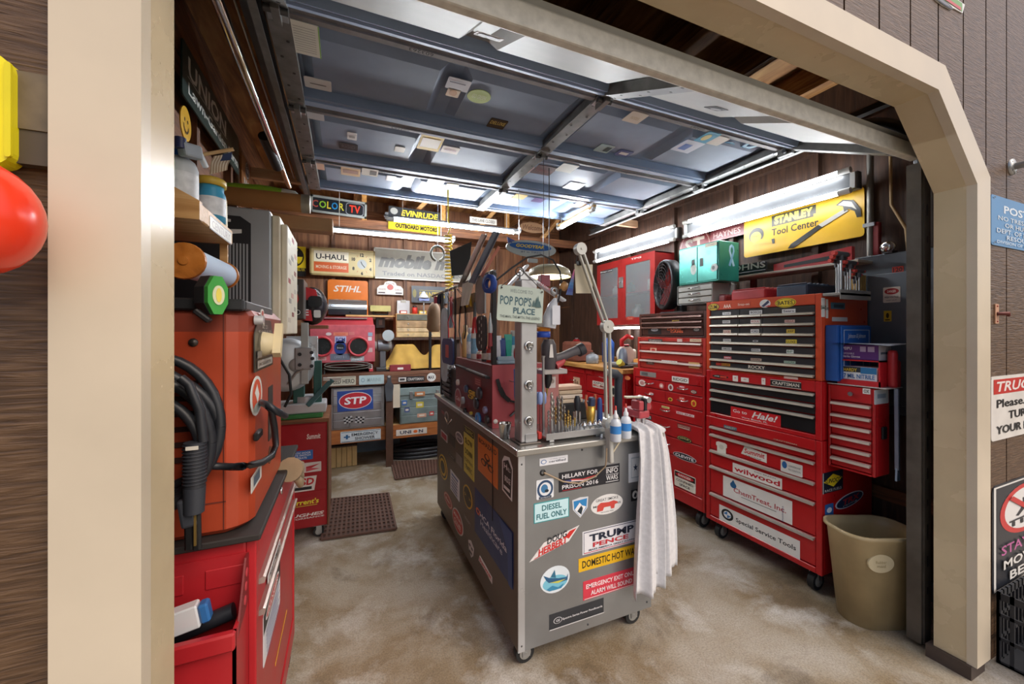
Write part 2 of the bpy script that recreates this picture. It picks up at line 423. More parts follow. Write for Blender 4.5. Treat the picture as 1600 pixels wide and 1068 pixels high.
# --- overhead door, rolled open under the rafters
DX0, DX1, DZ = -.24, 2.36, 2.45
BLUE = M('7d8fa9', .5, 0, .16, 5); BLUE_HI = M('889dba', .45, 0, .12, 5); GALV = M('7f807e', .45, .6, .3, 16)
door = E('door_1', None, None, (0, 0, 0), None, 'structure')
secs = [((.93, 2.205), (1.44, DZ)), ((1.445, DZ), (2.045, DZ)), ((2.05, DZ), (2.655, DZ)), ((2.66, DZ), (3.2, DZ))]
DF = []
for i, ((y0, z0), (y1, z1)) in enumerate(secs):
    d = V((0, y1 - y0, z1 - z0)); l = d.length; f = Fr((0, y0, z0), (1, 0, 0), -d)   # up = towards the street, normal looks down
    DF.append((f, l))
    s = B(); s.prism(f, [(DX0, -l), (DX1, -l), (DX1, 0), (DX0, 0)], -.06, -.045, BLUE if i else M('a3a49f', .45, .2, .15))
    rail = BLUE_HI if i else M('b9b8b0', .4, .2, .1)
    for a, c in ((-.055, 0), (-l, -l + .075)):
        rl = (M('8b8a8c', .5, .2, .3, 12) if a > -.1 else rail) if i else (rail if a > -.1 else BLUE_HI)
        s.prism(f, [(DX0, a), (DX1, a), (DX1, c), (DX0, c)], -.045, 0, rl)
        s.prism(f, [(DX0, a + .015), (DX1, a + .015), (DX1, c - .02), (DX0, c - .02)], 0, .008, rl)
    w = (DX1 - DX0 - .14) / 4
    for k in range(4):
        x0 = DX0 + .08 + k * w + (.02 if k > 1 else 0); x1 = x0 + w - .06; ya, yb = -l + .11, -.1
        o_ = [(x0, ya), (x1, ya), (x1, yb), (x0, yb)]; q = .04
        n_ = [(x0 + q, ya + q), (x1 - q, ya + q), (x1 - q, yb - q), (x0 + q, yb - q)]
        vs = [f.p(x, y, -.0445) for x, y in o_] + [f.p(x, y, -.014) for x, y in n_]
        s.add(vs, [(0, 1, 5, 4), (1, 2, 6, 5), (2, 3, 7, 6), (3, 0, 4, 7), (4, 5, 6, 7)], BLUE if i else M('a3a49f', .45, .2, .15))
    sec = s.build('door_section', door)
    g = B()
    for x in (DX0, (DX0 + DX1) / 2 - .035, DX1 - .07): g.prism(f, [(x, -l), (x + .07, -l), (x + .07, 0), (x, 0)], -.03, .012, GALV)
    for x in (DX0, (DX0 + DX1) / 2 - .035, DX1 - .07):
        for k in range(6): g.prism(f, ell(.006, .006, x + .02 + .03 * (k % 2), -l * (k + .7) / 6.4, 8), .0122, .013, BLACK())
    g.build('stile_trim', sec)
    if i:
        for x in (DX0 + .035, (DX0 + DX1) / 2, DX1 - .035):
            h = B(); h.prism(f, [(x - .03, -.06), (x + .03, -.06), (x + .03, .05), (x - .03, .05)], .012, .016, STEEL())
            h.cyl(f.p(x - .035, 0, .024), f.p(x + .035, 0, .024), .011, DSTEEL()); h.prism(f, [(x - .012, -.05), (x + .012, -.05), (x + .012, .03), (x - .012, .03)], .016, .04, GALV); h.build('hinge', sec)
    if i:
        b = B()
        for x in (DX0 + .5, DX0 + 1.9): b.text(f, '603263', x, -.03, .09, .018, .0086, M('20242a', .5, 0, 0), .01, 0, PI); 
        b.build('lettering', sec)
B().box(DX0, DX1, .898, .93, 2.17, 2.235, M('d9d8ce', .5, 0, .18, 30), .006).build('weatherstrip', door)
for k, (i, box, bg, items) in enumerate([
    (1, (456, 498, 28, 78), 'e9ece2', [Rc(-.5, -.5, -.46, .5, '8bc25a'), Rc(.46, -.5, .5, .5, '8bc25a')] + [Rc(-.36, .36 - j * .07, .36, .37 - j * .07, '777777') for j in range(11)]),
    (1, (478, 516, 124, 140), 'd9dde0', [Rc(-.3, -.05, .3, .02, '444444')]), (1, (698, 734, 124, 142), 'd2d6e2', [Rc(-.4, .1, .3, .2, '777788')]), (1, (698, 718, 139, 152), 'e4d2b8', [El(0, 0, .3, .35, 'c89a70')]),
    (1, (730, 767, 141, 162), 'b6cf7a', [T('GO GREEN', 0, 0, .6, .3, 'dfe9c0')]), (1, (763, 791, 187, 201), '3a2c1c', [T('DELUXE', 0, .1, .85, .35, 'd8c060', .02)]),
    (2, (543, 557, 208, 219), 'e8e8e8', [Rc(-.3, -.2, .3, .1, '999999')]), (2, (531, 558, 225, 234), '1e2328', [T('RIGID', 0, 0, .7, .5, '56606a')]),
    (2, (655, 690, 212, 236), 'd8b73a', [Rc(-.4, -.3, .4, .3, 'efe8cc')]), (2, (690, 717, 230, 240), 'ded5cc', [Rc(-.35, -.1, .35, .1, 'a88')]) if False else (2, (690, 717, 230, 240), 'ded5cc', [Rc(-.35, -.1, .35, .1, 'aa8888')]),
    (2, (477, 505, 170, 180), 'c9ccd2', []), (2, (617, 632, 230, 238), 'd7d3c6', []),
    (3, (491, 506, 256, 265), 'e0b8a0', []), (3, (534, 562, 262, 275), 'd9b98a', [Rc(-.4, -.2, .4, .2, '8a5a3a')]), (3, (566, 590, 259, 270), 'e0dcd0', [Rc(0, -.3, .4, .3, '333333')]),
    (3, (668, 694, 276, 283), 'e2e2e2', []), (3, (604, 618, 275, 283), 'e0e0e0', []), (3, (697, 716, 283, 289), 'd8c48a', []),
    (1, (977, 1008, 170, 185), 'd8cfc0', [T('notes', 0, 0, .5, .3, 'c0aa80')]), (1, (931, 957, 227, 238), 'a9c4c8', [Rc(.05, -.3, .4, .3, '335555')]), (1, (962, 987, 236, 244), '4a5a90', [Rc(-.3, -.2, .3, .2, 'dddddd')]),
    (1, (1056, 1093, 222, 237), 'd5dcf0', [Rc(-.3, -.3, .1, .2, '4a6ac0')]), (1, (1093, 1118, 202, 216), '3aa0c8', [El(-.1, 0, .25, .3, 'd8d070')]), (1, (1110, 1134, 209, 220), 'e6e2da', []),
    (2, (872, 900, 252, 264), 'dadfd8', []), (2, (833, 867, 260, 273), '4a1f22', [T('Firehouse', 0, 0, .8, .4, '7a2f30')]), (2, (815, 831, 260, 270), 'd8a8a0', [El(0, 0, .3, .3, 'b07070')]),
    (2, (883, 910, 286, 296), 'd8dce6', [Rc(-.3, -.1, .3, .2, '444455')]), (3, (802, 822, 304, 311), 'c9b070', []), (3, (832, 850, 310, 316), '5a4a70', []), (3, (896, 914, 314, 320), 'd8b090', []), (0, (1103, 1131, 158, 171), '2a2c2e', [El(0, 0, .3, .3, '888888')]), (0, (741, 785, 38, 56), 'b8aaa2', [Rc(-.4, -.35, .4, .35, '6a5a56')])]):
    f, l = DF[i]; c, w, h = spot('z', DZ + .01 if i else 2.36, *box); yl = secs[i][0][0] - c.y
    wq = (DX1 - DX0 - .14) / 4; xq = c.x - DX0 - .08; kq = int(xq // wq) if xq > 0 else 0; xq -= kq * wq + (.02 if kq > 1 else 0)
    on_panel = .05 + w / 2 < xq < wq - .11 - w / 2 + .05 and -l + .155 + h / 2 < yl < -.145 - h / 2
    z = -.0138 if on_panel else (.0082 if yl + h / 2 > -.055 or yl - h / 2 < -l + .075 else -.0135)
    if i: c.z = DZ - z - .0006
    if i == 0:
        yy = c.y; c = f.p(c.x, -(yy - .93) / (.51) * l, -.0132)
    ff = Fr(c, f.r, f.u); q = B(); q.prism(ff, rr(w, h, .006, 2) if bg != 'b6cf7a' else ell(w / 2, h / 2), -.0002, .002 if i else .001, M(bg, .5, 0, .06)); art(q, ff, w, h, items, .003); q.build('sticker', door)
q = B(); c, w, h = spot('z', DZ + .024, 1090, 1168, 212, 256); ff = fr('z', c)
for poly, hx, z in ((ell(w * .3, h * .34, -w * .12, -h * .12), '1e78a8', .001), (ell(w * .2, h * .22, -w * .12, -h * .14), 'a8c6d8', .002), (ell(.03, .025, -w * .4, -h * .25, 12), 'cfe3ea', .0025), (ell(.03, .025, w * .05, -h * .42, 12), 'cfe3ea', .0025),
                    ([(w * .05, 0), (w * .2, h * .1), (w * .2, h * .35), (w * .3, h * .2), (w * .5, h * .3), (w * .38, h * .02), (w * .5, -h * .1), (w * .3, -h * .1), (w * .1, -h * .15)], '2a86b4', .0015), (ell(.012, .01, -w * .12, -h * .1, 10), '333333', .003)):
    q.flat(ff, poly, z, M(hx, .45, 0, 0))
q.build('sticker', door, 'blue cut-out sticker of a round sea creature')
# tracks that carry the door
def track(x, s, label):
    e = E('garage_door_track', label, 'track', (x, 2, DZ))
    b = B(); m = DSTEEL()
    b.box(x, x + s * .003, 1.2, 3.5, DZ - .03, DZ + .03, m); b.box(x, x - s * .025, 1.2, 3.5, DZ - .03, DZ - .027, GALV); b.box(x, x - s * .025, 1.2, 3.5, DZ + .027, DZ + .03, m)
    pts = [(x, 1.2 - .3 * math.sin(a), DZ - .3 + .3 * math.cos(a)) for a in [PI / 2 * k / 8 for k in range(9)]]
    b.tube(pts, .028, m, 8); b.build('rail', e)
    q = -.055; pm = M('5a544c', .5, .3, .35, 10); b = B().box(x + q + s * .004, x + q + s * (.03 if s < 0 else .062), .885, .935, .02, DZ - .3, pm).box(x + q + s * .02, x + q + s * .075, .88, .885, .02, DZ - .3, pm); b.build('upright', e); b = B()
    for k in range(14): b.prism(fr('y', (x + q + s * .045, .8799, .25 + .13 * k)), rr(.012, .03 + .02 * (k % 3), .004), 0, .0006, BLACK())
    b.build('slot', e)
    b = B().box(x + s * .004, x + s * .045, 1.0, 3.4, DZ + .045, DZ + .05, DSTEEL()).box(x + s * .041, x + s * .045, 1.0, 3.4, DZ + .05, DZ + .09, DSTEEL()); b.build('angle_iron', e)
    for y in (1.7, 3.3): B().box(x + s * .03, x + s * .036, y, y + .03, DZ + .05, ZC, GALV).build('hanger_strap', e)
    return e
track(DX0 - .04, -1, 'steel door track running back along the left, welder side')
track(DX1 + .03, 1, 'steel door track above the red chests beside the beige post')
e = E('door_spring', 'long silver spring tube with black pulley under the roof boards on the welder side', 'spring', (DX0 - .12, 2, 2.5))
B().tube([(DX0 - .13, 1.0, 2.44), (DX0 - .13, 3.2, 2.44)], .018, CHROME(), 12).build('spring_tube', e)
B().tube([(DX0 - .10, 1.0, 2.5), (DX0 - .10, 3.2, 2.5)], .004, STEEL(), 6).build('cable', e)
B().cyl((DX0 - .17, 2.5, 2.47), (DX0 - .14, 2.75, 2.40), .03, BLACK()).build('pulley', e)
# --- fluorescent lamps
def lamp(name, label, p, q, tubes, dirn, housing='5c5e60', group=None):
    """Strip fixture from p to q; tubes sit at the given offsets along dirn, glowing all round."""
    p, q = V(p), V(q); d = (q - p).normalized(); e = E(name, label, 'lamp', (p + q) / 2, group); dn = V(dirn).normalized(); sd = d.cross(dn)
    B().bar(p, q, .10 if len(tubes) > 1 else .03, .04 if len(tubes) > 1 else .018, M(housing, .4, .2), dn, .003).build('housing', e)
    for o in tubes:
        k = .05 if len(tubes) > 1 else .026; a, c = p + dn * k + sd * o + d * .05, q + dn * k + sd * o - d * .05
        B().tube([a, c], .0145, M('f6faff', .5, 0, 0, 1, WALL_TUBE_STRENGTH if abs(dirn[0]) > .5 else TUBE_STRENGTH * (.14 if 'wall clock' in label else 1)), 12).build('lamp_tube', e)
        for t in (a, c): B().tube([t - d * .03, t + d * .03], .017, M('c9c9c4', .4), 10).build('end_cap', e)
    for t in (p + d * .02, q - d * .02):
        B().bar(t - d * .012, t + d * .012, .09 if len(tubes) > 1 else .03, .07 if len(tubes) > 1 else .05, M('c6c7c4', .45), dn).build('lamp_holder', e)
    return e
_lamp = lamp
def lamp(name, label, p, q, tubes, dirn, *a):
    e = _lamp(name, label, p, q, tubes, dirn, *a); p, q = V(p), V(q)
    for t in (p + (q - p) * .12, p + (q - p) * .88):
        if abs(dirn[0]) > .5: B().box(t.x + .018, XR + .045, t.y - .02, t.y + .02, t.z - .02, t.z + .02, GALV).build('wall_bracket', e)
        else: B().cyl(t, (t.x, t.y, ZC), .003, M('c8c4ba', .5), None, 6).build('hanging_wire', e)
    return e
lamp('fluorescent_lamp', 'twin tube fluorescent strip directly above the yellow tool sign', (2.68, 1.27, 2.26), (2.68, 2.5, 2.26), (-.058, .058), (-1, 0, 0))
lamp('fluorescent_lamp', 'twin tube fluorescent strip above the red glass-door wall cabinet', (2.68, 2.56, 2.26), (2.68, 3.8, 2.26), (-.058, .058), (-1, 0, 0))
lamp('fluorescent_lamp', 'single tube strip hanging across the OUTBOARD MOTORS sign', (.29, 3.36, 2.352), (1.52, 3.36, 2.352), (0,), (0, 0, -1))
lamp('fluorescent_lamp', 'single tube strip hanging above the wall clock and long grey sign', (-.2, 3.9, 2.345), (1.03, 3.9, 2.345), (0,), (0, 0, -1))
lamp('fluorescent_lamp', 'short tube lamp slung under the open door near the THIS LANE CLOSED sign', (1.82, 2.6, 2.40), (1.82, 3.2, 2.38), (0,), (0, 0, -1), 'caa468')
# ================================================================ RIGHT SIDE: tool chests and what stands on them
REDC, ORANGE, DRED = 'b8161b', 'cc4a26', '8e1a1c'
def chest(name, label, x0, x1, y0, y1, z0, z1, hexc, header, rows, dcol=None, pull='bdb6a8', pull_at='top', cols_for=None, post=.03, chrome=False, foot=.0, group=None, cat='tool chest'):
    """Steel chest facing the aisle (-X): body, header, drawers with pull rails."""
    e = E(name, label, cat, ((x0 + x1) / 2, (y0 + y1) / 2, z0), group); m = M(hexc, .3, 0, .12, 5); dm = M(dcol or hexc, .32, 0, .12, 5)
    b = B().box(x0 + .02, x1, y0, y1, z0, z1, m, .006)
    b.box(x0, x0 + .022, y0, y0 + post, z0, z1, m, .003).box(x0, x0 + .022, y1 - post, y1, z0, z1, m, .003)
    b.box(x0, x0 + .022, y0 + post, y1 - post, z1 - header, z1, m, .003).box(x0, x0 + .022, y0 + post, y1 - post, z0, rows[-1][0] - .004, m, .003)
    b.build('body', e)
    ya, yb = y0 + post + .002, y1 - post - .002
    for i, r in enumerate(rows):
        za, zb = r[0], r[1]; cs = r[2] if len(r) > 2 else [0, 1]
        for c0, c1 in zip(cs, cs[1:]):       # columns measured from the near end
            a, c = ya + (yb - ya) * c0 + .001, ya + (yb - ya) * c1 - .001
            d = B().box(x0 + .004, x0 + .02, a, c, za + .002, zb - .002, dm, .002).build('drawer', e)
            if chrome:
                k = (a + c) / 2; w = min(.045, (c - a) * .3)
                zz = (za + zb) / 2
                B().tube([(x0 + .004, k - w, zz + .006), (x0 - .014, k - w * .8, zz), (x0 - .016, k, zz - .002), (x0 - .014, k + w * .8, zz), (x0 + .004, k + w, zz + .006)], .004, CHROME(), 6).build('drawer_pull', d)
            else:
                zt = zb - .004 if pull_at == 'top' else za + .018
                B().prism(fr('y', (0, a + .002, 0)), [(x0 + .004, zt), (x0 - .012, zt - .003), (x0 - .014, zt - .014), (x0 - .009, zt - .014), (x0 + .004, zt - .008)], -(c - a - .004), 0, M(pull, .35, .35, .1)).build('drawer_pull', d)
    return e
def caster(par, x, y, r, m=None, name='caster'):
    b = B(); b.cyl((x, y - .016, r), (x, y + .016, r), r, RUBBER(), None, 20); b.cyl((x, y - .018, r), (x, y + .018, r), r * .62, M('a9a9a4', .4, .5), None, 16)
    b.cyl((x, y - .024, r), (x, y + .024, r), .008, STEEL(), None, 8)
    for s in (-1, 1): b.box(x - .014, x + .02, y + s * .021 - .002, y + s * .021 + .002, r - .012, 2 * r + .012, STEEL())
    b.box(x - .03, x + .035, y - .03, y + .03, 2 * r + .01, 2 * r + .018, STEEL())
    return b.build(name, par)
FA = 2.29
roll = chest('roller_cabinet', 'red roller cabinet with a long white sticker on its bottom drawer', FA, 2.76, 1.25, 1.965, .12, .825, REDC, .058,
             [(.714, .764), (.605, .712), (.498, .603), (.315, .496), (.155, .312)], foot=.1)
for y in (1.32, 1.9):
    for x in (FA + .07, 2.68): caster(roll, x, y, .048)
X = FA - .0005
D_ = FA + .0035
st(roll, 'x', D_, (1158, 1198, 694, 724), 'e8e4dc', T('Summit', .03, .06, .8, .42, 'c41d2a', .05, .15), T('racing', 0, -.32, .6, .12, '222222'), shape=[(-.5, -.3), (.5, -.45), (.5, .3), (.2, .35), (-.35, .5), (-.42, .1)])
st(roll, 'x', D_, (1119, 1136, 688, 712), 'e6e0d4', El(0, .1, .22, .2, 'cfc8ba'), shape=[(-.4, -.5), (.4, -.5), (.4, .1), (.5, .15), (.5, .4), (.3, .5), (-.3, .5), (-.5, .4), (-.5, .15), (-.4, .1)])
st(roll, 'x', D_, (1220, 1254, 717, 746), 'dedad2', El(-.32, .12, .12, .3, '2d66a0'), T('LEADERSHIP', .15, .15, .55, .16, '777777'), T('RECOGNITION', .15, -.15, .55, .16, '777777'))
st(roll, 'x', D_, (1145, 1222, 722, 765), 'ece8e0', T('wilwood', 0, -.03, .93, .5, 'c01c2c', .05), T('DISC BRAKES', .18, .33, .42, .1, '333333'), shape='s')
st(roll, 'x', D_, (1130, 1238, 742, 820), 'e9e6e0', T('ChemTreat, Inc.', .05, -.02, .75, .26, 'b3232f', .025), El(-.33, .2, .05, .14, '23608f'), Pg([(-.38, .22), (-.33, .46), (-.28, .22)], '23608f'), Rc(-.2, -.22, .3, -.20, '333333'), T('business', .38, -.18, .2, .08, '4a4f7a', 0, 0, PI / 2), shape='s')
st(roll, 'x', D_, (1124, 1250, 787, 874), 'ebe8e2', T('Special Service Tools', .1, -.03, .72, .34, '15181d', .035), El(-.38, .05, .085, .34, '11161c'), El(-.38, .05, .055, .22, 'e8e8e8'), Pg([(-.38, .05), (-.38, .27), (-.435, .05)], '3a7ab8'), Pg([(-.38, .05), (-.38, -.17), (-.325, .05)], '3a7ab8'), shape='s')
st(roll, 'x', X, (1131, 1151, 663, 673), '5d6d78', T('HARLEY', 0, 0, .8, .5, 'c9c2a8', .02)); st(roll, 'x', X, (1208, 1246, 684, 696), 'a8181c', T('CRAFTSMAN', 0, 0, .96, .7, 'c9b8a0', .03))
st(roll, 'y', 1.2495, (1285, 1317, 732, 772), '1d2130', Pg([(-.45, .05), (0, .38), (.45, .12), (.02, -.25)], 'f0d62c'), T('SUNOCO', 0, .06, .82, .22, '20242f', .05, .2), T('RACE FUELS', 0, -.38, .8, .12, 'dddddd'), Rc(-.5, -.5, -.47, .5, 'dcdcdc'))
st(roll, 'y', 1.2495, (1305, 1349, 764, 797), 'dfe2e6', El(0, 0, .46, .44, '21304e'), T('TRX', .06, .02, .6, .42, 'c33136', .06, .2), T('racing', 0, -.27, .5, .14, 'e8e8e8'), shape='e', rot=.12)
st(roll, 'y', 1.2495, (1289, 1302, 785, 810), '2d66ad', El(0, .05, .3, .2, 'e9eef5'), shape='r')
mid = chest('tool_chest', 'middle red chest with black drawers and a wide red sticker on its lowest drawer', FA, 2.74, 1.252, 1.963, .827, 1.139, REDC, .058,
            [(1.018, 1.076), (.958, 1.015), (.856, .955)], '17181b')
st(mid, 'x', X, (1204, 1252, 592, 608), '1c1c1c', T('CRAFTSMAN', 0, 0, .88, .5, 'dcd8cc', .04), Rc(-.5, .42, .5, .5, 'c8c4b8'), Rc(-.5, -.5, .5, -.42, 'c8c4b8'))
st(mid, 'x', X, (1113, 1138, 584, 592), '26201f', Rc(.0, -.3, .4, .3, 'c8402c'), T('snap', -.2, 0, .3, .4, 'dddddd'), shape='e')
for a in ((1145, 1153, 586, 596), (1158, 1170, 589, 597), (1190, 1196, 590, 601)): st(mid, 'x', X, a, 'e4ddd4', T('*', 0, 0, .4, .5, 'b82a2a', .05))
st(mid, 'x', FA + .0035, (1142, 1220, 634, 668), 'd31f26', T('Go to', -.3, .14, .3, .3, 'f2eeea', .03), T('Hale!', .2, .12, .5, .55, 'f2eeea', .05, .35), T('Vero Beach, FL', 0, -.33, .52, .16, 'f2eeea', .03), shape='s')
top_ = chest('tool_chest', 'orange upper chest with rows of black drawers and a yellow oval sticker on top right', FA, 2.72, 1.252, 1.963, 1.141, 1.602, ORANGE, .057,
             [(1.488, 1.545, [0, .44, .67, 1]), (1.431, 1.487, [0, .44, .67, 1]), (1.374, 1.43, [0, .44, .67, 1]), (1.317, 1.373), (1.26, 1.316), (1.203, 1.259), (1.152, 1.2)], '26272b', 'b4ab9c', 'bottom')
st(top_, 'x', X, (1106, 1124, 473, 486), '22210f', El(0, 0, .46, .44, 'd8b428'), T('IZUMI', 0, 0, .7, .5, '1c1a10', .05), shape='e')
st(top_, 'x', X, (1211, 1244, 464, 481), 'ecd22e', El(0, 0, .47, .44, '2a2410'), El(0, 0, .44, .39, 'ecd22e'), T('BATES', 0, 0, .72, .42, '1a1810', .05), shape='e')
st(top_, 'x', X, (1187, 1204, 467, 481), 'e6e4e2', Pg([(-.35, -.3), (.3, .4), (.4, .1), (-.1, -.4)], '28355e'), Pg([(-.1, -.4), (.4, -.2), (.5, -.4)], 'c02c35'), shape='e')
st(top_, 'x', X, (1130, 1143, 473, 483), 'cc4a26', T('AAA', 0, 0, .9, .6, 'ecd8c8', .06)); st(top_, 'x', X, (1152, 1172, 471, 480), 'cc4a26', T('Snap-on', 0, 0, .9, .6, 'e8c8b8', .03))
Rb = FA + .0035
for a, bg, t, c in (((1129, 1142, 487, 492), 'dedede', 'Truck', '333333'), ((1171, 1191, 484, 491), 'd9d9d9', 'BOSCH', '333333'), ((1222, 1243, 482, 489), 'e2e2e2', 'Sears', '333344'), ((1129, 1141, 500, 505), 'dadada', 'NGK', '555555'), ((1173, 1188, 499, 505), 'e3ddd6', 'KOUL', 'a33333'), ((1226, 1242, 499, 504), 'd6b8b0', 'HELLA', '883333'),
                    ((1130, 1142, 515, 521), 'd8c6bb', 'LOCK', 'a03a30'), ((1173, 1186, 514, 521), 'dcdcdc', 'FORD', '333355'), ((1229, 1242, 514, 521), 'd8b838', 'JEEP', '222222'), ((1130, 1142, 529, 534), 'c9c9c9', 'TOOL', '444444'), ((1175, 1186, 530, 535), '3a3a40', 'O', 'cccccc'), ((1228, 1245, 530, 538), 'e0c83c', 'LUXE', '333322'),
                    ((1128, 1143, 542, 547), 'c8c8c8', 'AMSOIL', '333333'), ((1174, 1188, 544, 549), 'c4c4c4', 'KOOL', '333333'), ((1229, 1240, 546, 552), 'dfe3df', 'BP', '336644'), ((1131, 1143, 556, 561), 'c05058', 'NAPA', 'eeeeee'), ((1173, 1190, 559, 564), 'b8a090', 'Husky', '442222'), ((1225, 1243, 563, 568), 'a8c0b0', 'LUCAS', '224422')):
    st(top_, 'x', Rb, a, bg, T(t, 0, 0, .8, .55, c, .03))
st(top_, 'x', Rb, (1119, 1141, 566, 572), 'c8862c', Rc(-.5, -.5, -.1, .5, 'b02a22'), T('HOLLEY', .15, 0, .6, .6, '3a2410', .03)); st(top_, 'x', Rb, (1169, 1196, 569, 578), '26272b', T('ROCKY', 0, 0, .96, .8, 'dcd6c8', .05))
st(top_, 'x', X, (1225, 1247, 587, 593), 'd9bdb4')
st(top_, 'y', 1.2515, (1283, 1289, 466, 494), 'e4e6e0', T('CRMC', 0, 0, .75, .5, '2a4a2a', .05, 0, -PI / 2), wh=(.03, .1)); st(top_, 'y', 1.2515, (1289, 1295, 470, 494), 'dcdcd4', T('Stones', 0, 0, .75, .4, '444444', .02, 0, PI / 2), wh=(.02, .1))
st(top_, 'y', 1.2515, (1298, 1320, 472, 483), '4a7286', Rc(-.3, -.3, .4, .2, '2a3a4a')); st(top_, 'y', 1.2515, (1300, 1324, 495, 502), 'd8d6d0')
# side locker hung on the near flank
loc = chest('side_locker', 'narrow red side locker with six slim drawers beside the big roller cabinet', 2.33, 2.46, 1.045, 1.245, .70, 1.125, 'b5191e', .075,
            [(.985, 1.045), (.93, .983), (.873, .928), (.817, .871), (.762, .815), (.712, .76)], post=.012, pull='d3c6b8')
st(loc, 'x', 2.3295, (1348, 1360, 606, 616), 'e8e8e4', T('OX', 0, 0, .7, .6, '222222', .05)); B().cyl((2.33, 1.14, 1.09), (2.318, 1.14, 1.09), .011, CHROME()).build('lock', loc)
st(loc, 'x', 2.3335, (1311, 1342, 663, 673), '6a4034', T('CRAFTSMAN', 0, 0, .9, .5, 'c8b8a0', .02)); st(loc, 'y', 1.0445, (1366, 1388, 607, 632), 'ccd2d6', Rc(-.3, -.1, .3, .2, '8899aa'))
B().box(2.38, 2.42, 1.036, 1.045, .88, .94, BLACK(), .003).build('latch', loc)
# first-aid cabinet on the orange chest's flank
e = E('first_aid_cabinet', 'blue steel first aid cabinet hung on the orange chest', 'cabinet', (2.47, 1.2, 1.15))
B().box(2.315, 2.6, 1.19, 1.25, 1.145, 1.435, M('1f57a6', .35, .1, .1), .006).build('body', e)
B().box(2.33, 2.6, 1.183, 1.19, 1.155, 1.43, M('2a66b8', .3, .1, .08), .003).build('door', e)
b = B(); f = fr('y', (2.465, 1.1825, 1.29)); w_ = M('e6ebf2', .4, 0, 0)
b.text(f, 'Johnson & Johnson', 0, .085, .16, .03, .001, w_, .02, .2)
for q, h, zc in ((.115, .12, -.0), (.06, .05, -.01)):
    for x0, x1, y0, y1 in ((-q, q, h - .002, h), (-q, -q + .002, -.12, h), (q - .002, q, -.12, h)): b.prism(f, [(x0, y0 + zc), (x1, y0 + zc), (x1, y1 + zc), (x0, y1 + zc)], .0004, .0012, w_)
b.box(2.445, 2.485, 1.1805, 1.183, 1.265, 1.325, M('d32a2c', .4, 0, 0)); b.build('lettering', e)
# glove rack over the side locker
e = E('glove_box_rack', 'red rack clamped over the side locker holding glove boxes', 'rack', (2.4, 1.12, 1.13))
m = M('c9222b', .4, 0, .1)
B().box(2.325, 2.47, 1.0, 1.245, 1.13, 1.134, M('d5d2cc', .4, .2), .001).build('shelf', e)
B().box(2.34, 2.345, 1.03, 1.2, 1.1345, 1.16, m).box(2.34, 2.46, 1.2, 1.206, 1.1345, 1.26, m).box(2.34, 2.46, 1.03, 1.036, 1.1345, 1.26, m).box(2.34, 2.46, 1.03, 1.206, 1.254, 1.26, m).build('frame', e)
def carton(name, label, cat, x0, x1, y0, y1, z0, z1, hexc, face, items, group=None, items_y=None, rough=.4, bev=.002):
    """A printed box facing the aisle (face 'x') or the street (face 'y')."""
    e = E(name, label, cat, ((x0 + x1) / 2, (y0 + y1) / 2, z0), group)
    B().box(x0, x1, y0, y1, z0, z1, M(hexc, rough, 0, .08), bev).build('carton', e)
    b = B()
    for fc, it in ((face, items), ('y', items_y)):
        if not it: continue
        if fc == 'x': c, w, h = V((x0 - .0002, (y0 + y1) / 2, (z0 + z1) / 2)), y1 - y0, z1 - z0
        else: c, w, h = V(((x0 + x1) / 2, y0 - .0002, (z0 + z1) / 2)), x1 - x0, z1 - z0
        art(b, fr(fc, c), w * .98, h * .98, it, .0004)
    if b.v: b.build('print', e)
    return e
carton('glove_box', 'white and blue nitrile glove box inside the red rack', 'box', 2.348, 2.455, 1.045, 1.19, 1.1345, 1.225, 'e6ebee', 'x',
       [Rc(-.5, .2, .5, .5, '1d2a36'), Rc(.05, .15, .5, .5, '2d7ab0'), T('HARDY', -.25, .33, .4, .18, 'e6c83a', .05), T('7 MIL NITRILE', 0, -.02, .9, .24, '2468a8', .04), Rc(-.5, -.5, .5, -.22, '17202a'), T('50 GLOVES - HEAVY DUTY', 0, -.36, .8, .12, 'e8e8e8', .02)])
carton('glove_box', 'purple and grey glove box on top of the red rack', 'box', 2.348, 2.46, 1.04, 1.2, 1.2605, 1.335, '5b2d7c', 'x',
       [T('PEIPU', -.3, .25, .25, .2, 'e6e2ec', .04), T('DISPOSABLE', -.28, -.1, .35, .12, 'd8d0e4'), T('Nitrile Gloves', -.2, -.3, .5, .14, 'e6e2ec', .03), Rc(.05, .05, .2, .4, 'b8a8cc'), Rc(.25, .05, .42, .4, 'b8a8cc')], items_y=[Rc(-.5, -.5, .5, .5, 'c8ccd6'), Rc(-.35, -.1, .3, .05, '667788')])
b = B(); b.add([V((x, y, 1.337 + .006 * math.sin(7 * x + 9 * y))) for x in (2.30, 2.4, 2.52) for y in (.98, 1.06, 1.14, 1.215)], [(i * 4 + j, i * 4 + j + 1, i * 4 + j + 5, i * 4 + j + 4) for i in range(2) for j in range(3)], M('d4d8de', .6, 0, .05), True)
b.add([v + V((0, 0, -.0025)) for v in b.v[:12]], [(i * 4 + j, i * 4 + j + 1, i * 4 + j + 5, i * 4 + j + 4) for i in range(2) for j in range(3)], M('c4c8ce', .6, 0, .05), True)
tag(b.build('paper_sheet'), 'loose grey paper sheets lying on the purple glove box', 'paper')
e = E('marker_can', 'tall red cylinder standing beside the glove boxes on the white shelf', 'can', (2.40, 1.012, 1.134))
B().lathe((2.41, 1.013, 1.1345), [(0, 0), (.016, 0), (.019, .012), (.019, .16), (.015, .175), (0, .178)], M('c9343a', .35, 0, .08), n=20).build('body', e)
